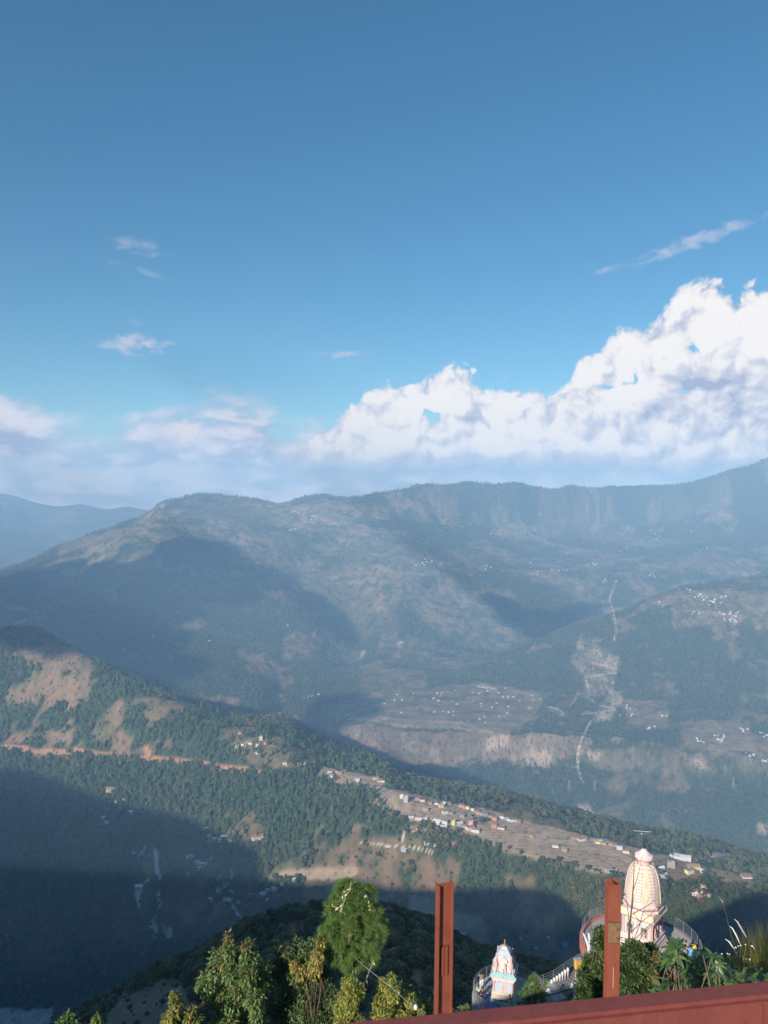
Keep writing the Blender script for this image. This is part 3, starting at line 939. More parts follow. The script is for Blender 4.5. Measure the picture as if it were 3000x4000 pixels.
# ------------------------------------------------------------------ woods (uncountable masses: instanced trees)
def foliage_mat(name, col, var=0.5, hue=(0.12, 0.10, 0.03), transl=0.25, grain=0.0):
    m = new_mat(name)
    oi = xnode('ShaderNodeObjectInfo')
    rnd = X(oi.outputs['Random'])
    c = xscale((*col,), rnd * var + (1 - var / 2)) if False else None
    rgbn = xnode('ShaderNodeRGB')
    rgbn.outputs[0].default_value = (*col, 1)
    geo = xnode('ShaderNodeNewGeometry')
    ri = X(geo.outputs['Random Per Island'])
    c = xmix(xsmooth(rnd, 0.70, 1.0) * 0.8, rgbn.outputs[0], tuple(hue))
    patch = xnoise(oi.outputs['Location'], 0.008, 4, 0.6)                # stands differ from place to place
    c = xmix(xsmooth(patch, 0.52, 0.68) * 0.75, c, tuple(hue))
    f = (rnd * var + (1 - var / 2)) * (ri * 0.7 + 0.65) * (patch * 1.5 + 0.25)
    c = xscale(c, f)
    b = xnode('ShaderNodeBsdfPrincipled')
    xlink(c, b.inputs['Base Color'])
    b.inputs['Roughness'].default_value = 0.75
    b.inputs['Specular IOR Level'].default_value = 0.2
    o = xnode('ShaderNodeOutputMaterial')
    if transl:
        t = xnode('ShaderNodeBsdfTranslucent')
        xlink(c, t.inputs[0])
        mx = xnode('ShaderNodeMixShader')
        mx.inputs[0].default_value = transl
        xlink(b.outputs[0], mx.inputs[1])
        xlink(t.outputs[0], mx.inputs[2])
        xlink(mx.outputs[0], o.inputs[0])
    else:
        xlink(b.outputs[0], o.inputs[0])
    return m


M_PINEWOOD = foliage_mat('pine_wood_leaf', (0.062, 0.110, 0.050), 0.7, (0.075, 0.085, 0.035), 0.0)
M_BROADWOOD = foliage_mat('broad_wood_leaf', (0.076, 0.104, 0.050), 0.7, (0.11, 0.085, 0.04), 0.0)


def clump_tree(name, mat, n, kind, seed, size=1.0):
    """a low tree of many leaf clumps, 1 m tall, base at the origin"""
    rg = np.random.default_rng(seed)
    vs, fs = [], []
    def blob(c, r, sq=1.0):
        k = len(vs)
        pts = [(0, 0, 1), (0.9, 0, 0.2), (0.28, 0.86, 0.2), (-0.73, 0.53, 0.2), (-0.73, -0.53, 0.2), (0.28, -0.86, 0.2), (0, 0, -0.7)]
        a = rg.uniform(0, 6.28)
        for p in pts:
            q = np.array(p) * r * rg.uniform(0.7, 1.3)
            vs.append((c[0] + q[0] * math.cos(a) - q[1] * math.sin(a), c[1] + q[0] * math.sin(a) + q[1] * math.cos(a), c[2] + q[2] * sq))
        for i in range(5):
            fs.append((k, k + 1 + i, k + 1 + (i + 1) % 5))
            fs.append((k + 6, k + 1 + (i + 1) % 5, k + 1 + i))
    for i in range(n):
        f = (i + 0.5) / n
        if kind == 'pine':
            z = 0.14 + 0.80 * f
            rr = (0.26 * (1 - f) ** 0.8 + 0.03)
            a = i * 2.4 + rg.uniform(-.4, .4)
            d = rr * rg.uniform(0.25, 0.9)
            blob((d * math.cos(a), d * math.sin(a), z), 0.10 * (1 - f) + 0.055, 1.2)
        else:
            z = 0.22 + 0.66 * f
            rr = 0.42 * math.sin(math.pi * min(1, (f * 0.85 + 0.15))) ** 0.7
            a = i * 2.4 + rg.uniform(-.4, .4)
            d = rr * rg.uniform(0.3, 1.0)
            blob((d * math.cos(a), d * math.sin(a), z), 0.15 * size * rg.uniform(0.7, 1.2), 0.85)
    # trunk
    k = len(vs)
    for z, r in ((0, 0.028), (0.5, 0.018)):
        for j in range(4):
            vs.append((r * math.cos(j * 1.571), r * math.sin(j * 1.571), z))
    fs += [(k + j, k + (j + 1) % 4, k + 4 + j) for j in range(4)] + [(k + (j + 1) % 4, k + 4 + (j + 1) % 4, k + 4 + j) for j in range(4)]
    me = np_mesh(name, np.array(vs), np.array(fs), smooth=True)
    o = bpy.data.objects.new(name, me)
    me.materials.append(mat)
    return o


def scatter_group(proto):
    g = bpy.data.node_groups.new('stand_of_' + proto.name, 'GeometryNodeTree')
    g.interface.new_socket('Geometry', in_out='INPUT', socket_type='NodeSocketGeometry')
    g.interface.new_socket('Geometry', in_out='OUTPUT', socket_type='NodeSocketGeometry')
    N = g.nodes
    gi, go = N.new('NodeGroupInput'), N.new('NodeGroupOutput')
    oi = N.new('GeometryNodeObjectInfo')
    oi.inputs['Object'].default_value = proto
    oi.inputs['As Instance'].default_value = True
    ip = N.new('GeometryNodeInstanceOnPoints')
    a = N.new('GeometryNodeInputNamedAttribute'); a.data_type = 'FLOAT_VECTOR'; a.inputs[0].default_value = 'size'
    r = N.new('GeometryNodeInputNamedAttribute'); r.data_type = 'FLOAT_VECTOR'; r.inputs[0].default_value = 'turn'
    e2r = N.new('FunctionNodeEulerToRotation')
    L = g.links.new
    L(gi.outputs[0], ip.inputs['Points'])
    L(oi.outputs['Geometry'], ip.inputs['Instance'])
    L(a.outputs['Attribute'], ip.inputs['Scale'])
    L(r.outputs['Attribute'], e2r.inputs[0])
    L(e2r.outputs[0], ip.inputs['Rotation'])
    L(ip.outputs[0], go.inputs[0])
    return g


def scatter(name, proto, pts, size, label, cat):
    """one uncountable stand: points carry size and turn, geometry nodes put the tree there"""
    me = bpy.data.meshes.new(name)
    me.vertices.add(len(pts))
    me.vertices.foreach_set('co', np.asarray(pts, np.float32).ravel())
    a = me.attributes.new('size', 'FLOAT_VECTOR', 'POINT')
    a.data.foreach_set('vector', np.asarray(size, np.float32).ravel())
    t = me.attributes.new('turn', 'FLOAT_VECTOR', 'POINT')
    tv = np.zeros((len(pts), 3), np.float32)
    tv[:, 2] = RNG.uniform(0, 6.283, len(pts))
    tv[:, :2] = RNG.normal(0, 0.05, (len(pts), 2))
    t.data.foreach_set('vector', tv.ravel())
    o = link(name, me)
    md = o.modifiers.new('stand', 'NODES')
    md.node_group = scatter_group(proto)
    return tag(o, label, cat, kind='stuff')


cell = np.abs(np.gradient(XG, axis=1) * np.gradient(DG, axis=0)) * np.sqrt(1 + np.minimum(slope, 2.0) ** 2)
vis_t = H / DG
cm = np.maximum.accumulate(np.where(DG > 60, vis_t, -9), axis=0)
seen = (vis_t + 16.0 / DG >= cm) & (PX > -160) & (PX < 3160) & (PY < 4250)


def sample(density):
    """points on the land, `density` per square metre, in front of the camera"""
    n = RNG.poisson(np.clip(density * cell * seen, 0, 40)[:-1, :-1])
    i, j = np.nonzero(n)
    k = np.repeat(np.arange(len(i)), n[i, j])
    i, j = i[k], j[k]
    a, b = RNG.random(len(i)), RNG.random(len(i))
    D = DS[i] + a * (DS[i + 1] - DS[i])
    U = US[j] + b * (US[j + 1] - US[j])
    z = (H[i, j] * (1 - b) + H[i, j + 1] * b) * (1 - a) + (H[i + 1, j] * (1 - b) + H[i + 1, j + 1] * b) * a
    return np.stack([U * D, D, z - 0.2], -1)


def sizes(n, h, wide, spread=0.25):
    s = h * np.exp(np.clip(RNG.normal(0, spread, n), -1.0, 0.5))
    w = s * wide * np.exp(RNG.normal(0, 0.12, n))
    return np.stack([w, w, s], -1)


pine_zone = blur(area([(-400, 2400), (900, 2750), (1500, 3000), (1560, 3330), (1000, 3320), (500, 3170), (-400, 3010)], 1300, 2900), 4)
P_PINE = clump_tree('pine_tree_pattern', M_PINEWOOD, 22, 'pine', 1)
P_BROAD = clump_tree('leafy_tree_pattern', M_BROADWOOD, 26, 'broad', 2)
P_FARW = clump_tree('far_tree_pattern', M_BROADWOOD, 7, 'broad', 3)
M_NEARWOOD = foliage_mat('near_wood_leaf', (0.125, 0.150, 0.065), 0.9, (0.20, 0.15, 0.07), 0.0)
P_NEAR = clump_tree('near_tree_pattern', M_NEARWOOD, 170, 'broad', 4, 0.55)
mid_d = sstep(DG, 620, 700) * (1 - sstep(DG, 2650, 2700))
gaps = 0.35 + 0.65 * sstep(fbm(XG / 40, YG / 40, 3, 281), 0.34, 0.5)
p = sample(0.014 * trees * pine_zone * mid_d * gaps)
scatter('pine_forest', P_PINE, p, sizes(len(p), 11.5, 0.95, 0.38), 'dark green pine wood on the sunlit left spur', 'forest')
p = sample(0.021 * np.clip(trees - pine_zone * 0.62, 0, 1) * mid_d * (1.3 - 0.5 * gaps))
scatter('leafy_forest', P_BROAD, p, sizes(len(p), 7.6, 1.15, 0.42), 'mixed leafy woods on the slopes around the village', 'forest')
dry = np.clip(1 - trees, 0, 1) * (1 - np.clip(terr * 1.5, 0, 1))
p = sample(0.0030 * dry * mid_d * sstep(n_sml, 0.34, 0.52) * (rgb[..., 0] < 0.28))
scatter('bush_scatter', P_BROAD, p, sizes(len(p), 4.2, 1.1, 0.4), 'lone dark bushes dotted over the brown slopes', 'bushes')
p = sample(0.0022 * np.clip(1 - trees, 0, 1) * (1 - np.clip(terr, 0, 1)) * (n_sml > 0.4) * sstep(DG, 2640, 2700) * (1 - sstep(DG, 4200, 4300)))
scatter('gorge_bushes', P_FARW, p, sizes(len(p), 7, 1.1, 0.4), 'bushes dotted over the gorge and cliff slopes', 'bushes')
p = sample(0.05 * np.clip(1 - trees, 0, 1) * sstep(DG, 100, 130) * (1 - sstep(DG, 420, 500)) * (n_fine > 0.5))
scatter('near_bushes', P_NEAR, p, sizes(len(p), 0.9, 1.2, 0.4), 'low bushes dotted over the shaded near fields', 'bushes')
p = sample(0.0085 * trees * sstep(DG, 2640, 2700) * (1 - sstep(DG, 4200, 4300)))
scatter('gorge_forest', P_FARW, p, sizes(len(p), 10.5, 1.15), 'blue-green woods on the gorge slopes', 'forest')
p = sample(0.0016 * trees * sstep(DG, 4250, 4300) * (1 - sstep(DG, 7700, 7800)))
scatter('mountain_forest', P_FARW, p, sizes(len(p), 15, 1.3), 'hazy woods patched over the far mountain', 'forest')
p = sample(0.14 * trees * sstep(DG, 88, 115) * (1 - sstep(DG, 640, 660)) * np.interp(DG, [90, 200, 330, 650], [1, 1, 0.4, 0.15]))
scatter('shaded_hillside_forest', P_NEAR, p, sizes(len(p), 2.3, 0.95, 0.45), 'dark shaded scrub and trees on the near ridge below', 'forest')

# ------------------------------------------------------------------ clouds added out of frame on the left, shaped to shade the far slopes
def cloud_over(outline, seed, alt=1350.0):
    """a heap of cloud whose shadow falls inside the outline on the land"""
    rg = np.random.default_rng(seed)
    pp = []
    for q in outline:
        h = hit(*q, 2800)
        s = h + SUNV * ((alt - h.z) / SUNV.z)
        pp.append((s.x, s.y))
    xs, ys = [q[0] for q in pp], [q[1] for q in pp]
    pts = np.stack([rg.uniform(min(xs), max(xs), 4000), rg.uniform(min(ys), max(ys), 4000)], -1)
    pts = pts[pip(pts[:, 0], pts[:, 1], pp)]
    span = math.sqrt(max(len(pts), 1) / 4000 * (max(xs) - min(xs)) * (max(ys) - min(ys)))
    r0 = span * 0.065
    bm = bmesh.new()
    for q in pts[:300]:
        r = r0 * rg.uniform(0.6, 1.3)
        mt = Matrix.Translation((q[0], q[1], alt + rg.uniform(0, 0.8) * r)) @ Matrix.Diagonal((r, r, r * 0.75, 1))
        bmesh.ops.create_icosphere(bm, subdivisions=2, radius=1.0, matrix=mt)
    for v in bm.verts:
        v.co += Vector(rg.normal(0, r0 * 0.05, 3))
        v.co.z = max(v.co.z, alt - r0 * 0.15)
    me = bpy.data.meshes.new('cloud')
    bm.to_mesh(me)
    bm.free()
    return tag(link('cloud', me, M_CLOUD), 'white heap of cloud added out of frame to shade the far slopes', 'cloud', 'added shading clouds', 'stuff')


M_CLOUD = new_mat('cloud_white')
bsdf_out((0.9, 0.9, 0.9), 1.0, 0.0)
cloud_over([(-250, 2330), (0, 2275), (250, 2225), (450, 2230), (570, 2220), (640, 2155), (750, 2125), (830, 2150), (900, 2200), (980, 2270), (900, 2330), (790, 2380), (690, 2440), (640, 2560), (590, 2740), (300, 2700), (-250, 2600)], 1)
cloud_over([(1120, 2300), (1250, 2330), (1350, 2420), (1400, 2530), (1340, 2520), (1230, 2410)], 2)
cloud_over([(1240, 2740), (1400, 2725), (1470, 2760), (1450, 2800), (1380, 2815), (1300, 2900), (1210, 2860), (1180, 2800)], 3)
cloud_over([(1880, 2320), (2000, 2370), (2130, 2400), (2260, 2370), (2330, 2370), (2200, 2450), (2100, 2490), (1980, 2440)], 4)


# ------------------------------------------------------------------ mesh builder for built things
class MB:
    def __init__(s):
        s.v, s.f = [], []

    def add(s, vs, fs):
        k = len(s.v)
        s.v += [tuple(q) for q in vs]
        s.f += [tuple(i + k for i in f) for f in fs]
        return s

    def box(s, c, d, rz=0.0, taper=1.0):
        x, y, z = d[0] / 2, d[1] / 2, d[2] / 2
        ca, sa = math.cos(rz), math.sin(rz)
        vs = []
        for k, zz in ((1, -z), (taper, z)):
            for a, b in ((-x, -y), (x, -y), (x, y), (-x, y)):
                a, b = a * k, b * k
                vs.append((c[0] + a * ca - b * sa, c[1] + a * sa + b * ca, c[2] + zz))
        return s.add(vs, [(3, 2, 1, 0), (4, 5, 6, 7), (0, 1, 5, 4), (1, 2, 6, 5), (2, 3, 7, 6), (3, 0, 4, 7)])

    def rings(s, rings, cap=True):
        """skin through a list of equal-length closed rings"""
        n = len(rings[0])
        vs = [q for r in rings for q in r]
        fs = []
        for k in range(len(rings) - 1):
            for i in range(n):
                j = (i + 1) % n
                fs.append((k * n + i, k * n + j, (k + 1) * n + j, (k + 1) * n + i))
        if cap:
            fs.append(tuple(range(n - 1, -1, -1)))
            fs.append(tuple((len(rings) - 1) * n + i for i in range(n)))
        return s.add(vs, fs)

    def lathe(s, prof, n=16, c=(0, 0, 0), rot=0.0, square=False, sx=1.0, sy=1.0):
        """prof = [(r, z)...]; square=True makes the half-width of a 4-sided body"""
        k = math.sqrt(2) if square else 1.0
        off = math.pi / 4 if square else 0.0
        rr = []
        for r, z in prof:
            r = max(r, 1e-4)
            rr.append([(c[0] + (math.cos(off + rot + i * 2 * math.pi / n) * r * k) * sx, c[1] + (math.sin(off + rot + i * 2 * math.pi / n) * r * k) * sy, c[2] + z) for i in range(n)])
        return s.rings(rr)

    def tube(s, pts, rad, n=6):
        pts = [Vector(p) for p in pts]
        rad = rad if isinstance(rad, (list, tuple)) else [rad] * len(pts)
        rr = []
        for i, p in enumerate(pts):
            d = (pts[min(i + 1, len(pts) - 1)] - pts[max(i - 1, 0)])
            d = d.normalized() if d.length > 1e-9 else Vector((0, 0, 1))
            a = d.orthogonal().normalized()
            if abs(d.z) < 0.95:
                a = d.cross(Vector((0, 0, 1))).normalized()
            b = d.cross(a)
            rr.append([p + (a * math.cos(q * 2 * math.pi / n) + b * math.sin(q * 2 * math.pi / n)) * rad[i] for q in range(n)])
        return s.rings(rr)

    def ball(s, c, r, n=8, m=5, sz=1.0):
        prof = [(r * math.sin(math.pi * i / m), -r * sz * math.cos(math.pi * i / m)) for i in range(m + 1)]
        return s.lathe(prof, n, c)

    def build(s, name, mat, parent=None, smooth=False, bevel=0.0):
        me = bpy.data.meshes.new(name)
        me.from_pydata(s.v, [], s.f)
        bm = bmesh.new()
        bm.from_mesh(me)
        bmesh.ops.recalc_face_normals(bm, faces=bm.faces)
        if bevel:
            bmesh.ops.bevel(bm, geom=[e for e in bm.edges if e.calc_face_angle(0) > 0.6], offset=bevel, segments=2, affect='EDGES', clamp_overlap=True)
        bm.to_mesh(me)
        bm.free()
        if smooth:
            me.polygons.foreach_set('use_smooth', np.ones(len(me.polygons), bool))
        return link(name, me, mat, parent)


def paint_mat(name, col, rough=0.7, var=0.25, scale=6.0, dirt=None, dirt_amt=0.0, bump=0.0, spec=0.3, metal=0.0, streak=0.0):
    m = new_mat(name)
    tcn = xnode('ShaderNodeTexCoord')
    p = tcn.outputs['Object']
    n1 = xnoise(p, scale, 6, 0.6)
    n2 = xnoise(p, scale * 6, 4, 0.6)
    rgbn = xnode('ShaderNodeRGB')
    rgbn.outputs[0].default_value = (*col, 1)
    c = xscale(rgbn.outputs[0], (n1 - 0.5) * (2 * var) + (n2 - 0.5) * var + 1.0)
    if streak:
        mp = xnode('ShaderNodeMapping')
        mp.inputs['Scale'].default_value = (1.0, 1.0, 0.12)
        xlink(p, mp.inputs['Vector'])
        c = xscale(c, 1.0 - xsmooth(xnoise(mp.outputs[0], 5.0, 5, 0.65), 0.50, 0.72) * streak)
    if dirt:
        n3 = xnoise(p, scale * 0.7, 7, 0.7)
        c = xmix(xsmooth(n3, 0.62 - 0.25 * dirt_amt, 0.72), c, tuple(dirt))
    bsdf_out(c, n2 * 0.25 + (rough - 0.12), spec, (n2, 0.01, bump) if bump else None, Metallic=metal)
    return m


# ------------------------------------------------------------------ red steel in front
def steel_mat(name, col, rust, scuff, k=1.0):
    """red-oxide steel: blotchy primer, rust blooms, rain streaks and pale scuffs"""
    m = new_mat(name)
    p = xnode('ShaderNodeTexCoord').outputs['Object']
    mp = xnode('ShaderNodeMapping')
    mp.inputs['Scale'].default_value = (1.0, 1.0, 0.10)
    xlink(p, mp.inputs['Vector'])
    n1 = xnoise(p, 4.0 * k, 6, 0.65)
    n2 = xnoise(p, 40.0 * k, 5, 0.65)
    st = xnoise(mp.outputs[0], 26.0 * k, 4, 0.6)
    sc_n = xnoise(p, 11.0 * k, 7, 0.72, dist=0.6)
    rgbn = xnode('ShaderNodeRGB')
    rgbn.outputs[0].default_value = (*col, 1)
    c = xscale(rgbn.outputs[0], (n1 - 0.5) * 0.9 + (n2 - 0.5) * 0.5 + (st - 0.5) * 0.5 + 1.0)
    c = xmix(xsmooth(n1 * 0.6 + n2 * 0.4, 0.52, 0.64) * 0.7, c, tuple(rust))
    c = xmix(xsmooth(sc_n, 0.66, 0.74) * 0.55, c, tuple(scuff))
    bsdf_out(c, n2 * 0.35 + 0.42, 0.3, (n2, 0.004, 0.35))
    return m


M_BEAM = steel_mat('red_oxide_beam', (0.190, 0.050, 0.040), (0.105, 0.036, 0.030), (0.27, 0.12, 0.10), 1.3)
M_POST = steel_mat('red_oxide_post', (0.215, 0.060, 0.034), (0.105, 0.050, 0.032), (0.40, 0.22, 0.15), 1.6)
M_RUST = paint_mat('rusty_weld_plate', (0.20, 0.115, 0.055), 0.8, 0.4, 22.0, (0.07, 0.035, 0.02), 0.5, 0.2)
M_WELD = paint_mat('dark_weld', (0.05, 0.03, 0.02), 0.8, 0.5, 40.0)
M_SCRATCH = paint_mat('pale_paint_run', (0.55, 0.36, 0.28), 0.6, 0.2, 30.0)

HB = -1.10                                       # level of the beam's top
def on_level(px, py, z):
    u, t = ray(px, py)
    D = z / t
    return Vector((u * D, D, z))
bk0, bk1 = on_level(1500, 3970, HB), on_level(3000, 3822, HB)
fr0, fr1 = on_level(2300, 3966, HB), on_level(3000, 3897, HB)
dirb = (bk1 - bk0).normalized()
wid = ((fr0 + fr1) / 2 - bk0)
nb = Vector((dirb.y, -dirb.x, 0))                # towards the camera
bw = wid.dot(nb)
q0, q1 = bk0 - dirb * 0.75, bk0 + dirb * 3.2
root = empty('steel_beam', (q0 + q1) / 2)
tag(root, 'thick red steel beam crossing the bottom of the picture close by', 'beam')
def at_root(mb_pts, r):
    return [Vector(p) - r.location for p in mb_pts]
sec = [(0, 0), (bw, 0), (bw, -0.125), (0, -0.125)]
mb = MB()
mb.rings([at_root([q + nb * a + Vector((0, 0, b)) for a, b in sec], root) for q in (q0, q1)])
mb.build('beam_body', M_BEAM, root, bevel=0.009)
# upright joined to the beam's face at the right edge: ribs and plate
e0 = on_level(2962, 3890, HB)
for k, (off, w_, th) in enumerate(((0.0, 0.012, 0.010), (0.030, 0.008, 0.008), (0.052, 0.010, 0.012))):
    c = e0 + dirb * off + nb * (th / 2 + 0.0015)
    m2 = MB()
    hw = dirb * (w_ / 2)
    m2.rings([at_root([c - hw - nb * th / 2 + Vector((0, 0, z)), c + hw - nb * th / 2 + Vector((0, 0, z)), c + hw + nb * th / 2 + Vector((0, 0, z)), c - hw + nb * th / 2 + Vector((0, 0, z))], root) for z in (-0.125, -0.012)])
    m2.build('joint_rib', M_BEAM, root, bevel=0.002)
for k, cpos in enumerate((-0.70, 2.9)):           # uprights under the beam, outside the picture
    b_ = bk0 + dirb * cpos + nb * (bw / 2)
    MB().box(Vector((b_.x, b_.y, HB - 0.125 - 2.2)) - root.location, (0.06, 0.06, 4.4), math.atan2(dirb.y, dirb.x)).build('upright', M_BEAM, root)


def i_post(px, py_top, D, yaw, depth, flange, label, tw=0.008):
    top = at(px, py_top, D)
    base = Vector((top.x, top.y, float(ground(np.array(top.x), np.array(top.y))) - 0.3))
    r = empty('steel_post', base, yaw)
    tag(r, label, 'post', 'red steel posts')
    h = top.z - base.z
    MB().box((0, 0, h / 2), (depth - 2 * tw, tw, h)).build('web', M_POST, r)
    for s in (-1, 1):
        MB().box((s * (depth / 2 - tw / 2), 0, h / 2 + (0.004 if s > 0 else 0.0)), (tw, flange, h)).build('flange', M_POST, r, bevel=0.0015)
    MB().box((0, 0, 0.31), (depth * 2.2, flange * 2.2, 0.016)).build('base_plate', M_POST, r)
    return r, h


r, h = i_post(1738, 3450, 4.7, R(17), 0.100, 0.062, 'red steel post left of the small shrine, open channel side facing us')
zt = lambda py, D=4.7: (at(1738, py, D).z - at(1738, 3450, D).z) + h
for x in (-0.013, 0.013):
    MB().box((x, -0.008, (zt(3695) + zt(3808)) / 2), (0.022, 0.007, zt(3695) - zt(3808))).build('weld_plate', M_POST, r, bevel=0.002)
mbw = MB()
for x in (-0.027, 0.0005, 0.028):
    zz = zt(3808)
    while zz < zt(3695):
        mbw.ball((x + random.uniform(-.001, .001), -0.0065, zz), random.uniform(0.002, 0.0034), 5, 3)
        zz += 0.005
for i in range(16):
    mbw.ball((-0.027 + i * 0.0036, -0.0065, zt(3692) + random.uniform(-.001, .001)), 0.0028, 5, 3)
tag(mbw.build('weld_bead', M_WELD, r), kind='stuff')
r, h = i_post(2396, 3445, 5.9, R(88), 0.09, 0.100, 'red steel post in front of the temple spire, flat side facing us')
zt2 = lambda py: (at(2396, py, 5.9).z - at(2396, 3445, 5.9).z) + h
MB().box((-0.0485, 0.0, (zt2(3590) + zt2(3668)) / 2), (0.006, 0.088, zt2(3590) - zt2(3668))).build('weld_plate', M_RUST, r, bevel=0.001)
MB().box((-0.0452, -0.002, (zt2(3765) + zt2(3845)) / 2), (0.0016, 0.0035, zt2(3765) - zt2(3845))).build('paint_run', M_SCRATCH, r)
mbw = MB()
for i in range(24):
    for zz in (zt2(3589), zt2(3669)):
        mbw.ball((-0.047, -0.045 + i * 0.0039, zz + random.uniform(-.001, .001)), 0.003, 5, 3)
tag(mbw.build('weld_bead', M_WELD, r), kind='stuff')

# ------------------------------------------------------------------ leaves
def leaf_mat(name, col, col2, transl=0.3, gloss=0.35, rough=0.45):
    m = new_mat(name)
    geo = xnode('ShaderNodeNewGeometry')
    oi = xnode('ShaderNodeObjectInfo')
    ri = X.m('FRACT', X(geo.outputs['Random Per Island']) + X(oi.outputs['Random']))
    c = xmix(xsmooth(ri, 0.35, 1.0), tuple(col), tuple(col2))
    c = xscale(c, X.m('FRACT', ri * 7.31) * 0.7 + 0.85)
    b = xnode('ShaderNodeBsdfPrincipled')
    xlink(c, b.inputs['Base Color'])
    b.inputs['Roughness'].default_value = rough
    b.inputs['Specular IOR Level'].default_value = gloss
    t = xnode('ShaderNodeBsdfTranslucent')
    xlink(c, t.inputs[0])
    mx = xnode('ShaderNodeMixShader')
    mx.inputs[0].default_value = transl
    xlink(b.outputs[0], mx.inputs[1])
    xlink(t.outputs[0], mx.inputs[2])
    o = xnode('ShaderNodeOutputMaterial')
    xlink(mx.outputs[0], o.inputs[0])
    return m


M_BARK = paint_mat('bark', (0.16, 0.115, 0.08), 0.9, 0.4, 14.0, bump=0.3)
M_BARKP = paint_mat('pale_bark', (0.34, 0.27, 0.19), 0.9, 0.3, 14.0, bump=0.3)
M_TWIG = paint_mat('dark_twig', (0.10, 0.075, 0.065), 0.85, 0.3, 20.0)
M_LEAF1 = leaf_mat('light_leaf', (0.085, 0.165, 0.050), (0.14, 0.20, 0.06))
M_LEAF2 = leaf_mat('dark_leaf', (0.065, 0.105, 0.040), (0.115, 0.125, 0.045))
M_LEAFY = leaf_mat('yellow_leaf', (0.27, 0.25, 0.04), (0.36, 0.32, 0.06))
M_LEAFB = leaf_mat('browning_leaf', (0.20, 0.155, 0.05), (0.15, 0.14, 0.05))
M_NEEDLE = leaf_mat('pine_needle', (0.095, 0.175, 0.042), (0.16, 0.235, 0.06), 0.25)
M_RHODO = leaf_mat('long_glossy_leaf', (0.055, 0.105, 0.030), (0.095, 0.14, 0.045), 0.2, 0.5, 0.4)
M_BOX = leaf_mat('small_glossy_leaf', (0.035, 0.062, 0.022), (0.085, 0.115, 0.035), 0.2, 0.4)
M_REDLEAF = leaf_mat('reddish_leaf', (0.22, 0.09, 0.035), (0.17, 0.12, 0.04), 0.25)
M_GRASS = leaf_mat('dry_olive_grass', (0.19, 0.17, 0.055), (0.13, 0.15, 0.045), 0.3, 0.1, 0.7)
M_PLUME = leaf_mat('silvery_plume', (0.70, 0.66, 0.58), (0.6, 0.56, 0.46), 0.4, 0.1, 0.8)
M_PETAL = leaf_mat('white_petal', (0.75, 0.75, 0.66), (0.8, 0.8, 0.72), 0.3, 0.1, 0.8)


def leaves_mesh(name, P, dirs, length, width, up=None, fold=0.25, curl=0.25):
    """many leaves in one mesh: 6 points, 4 faces each, folded along the midrib and drooping at the tip"""
    P, dirs = np.asarray(P, float), np.asarray(dirs, float)
    n = len(P)
    d = dirs / np.maximum(np.linalg.norm(dirs, axis=1, keepdims=True), 1e-6)
    upv = np.tile((0.0, 0.0, 1.0), (n, 1)) + RNG.normal(0, 0.5, (n, 3)) if up is None else np.asarray(up, float)
    s = np.cross(d, upv)
    s /= np.maximum(np.linalg.norm(s, axis=1, keepdims=True), 1e-6)
    nn = np.cross(s, d)
    L = np.asarray(length, float).reshape(-1, 1) * np.ones((n, 1))
    W = np.asarray(width, float).reshape(-1, 1) * np.ones((n, 1))
    mid = P + d * L * 0.5 + nn * L * curl * 0.12
    tip = P + d * L - nn * L * curl * 0.5
    m1 = P + d * L * 0.45 + s * W * 0.5 + nn * W * fold
    m2 = P + d * L * 0.45 - s * W * 0.5 + nn * W * fold
    V = np.stack([P, m1, mid, m2, tip], 1).reshape(-1, 3)
    k = (np.arange(n) * 5)[:, None]
    F = np.concatenate([k + np.array([[0, 1, 2]]), k + np.array([[0, 2, 3]]), k + np.array([[1, 4, 2]]), k + np.array([[2, 4, 3]])], 0)
    return np_mesh(name, V, F, smooth=False)


def branchy(base, tips, r0, r1, sag=0.15, seed=0, n=6):
    """a stem mesh: every tip joined to the base by a bent tapering limb"""
    rg = random.Random(seed)
    mb = MB()
    base = Vector(base)
    for t in tips:
        t = Vector(t)
        d = t - base
        side = Vector((rg.uniform(-1, 1), rg.uniform(-1, 1), 0)) * d.length * 0.07
        pts = []
        for i in range(5):
            f = i / 4
            p = base + Vector((d.x * f ** 1.4, d.y * f ** 1.4, d.z * f)) + side * math.sin(math.pi * f)
            pts.append(p)
        mb.tube(pts, [r0 + (r1 - r0) * (i / 4) for i in range(5)], n)
    return mb


LEAFK = 5.0


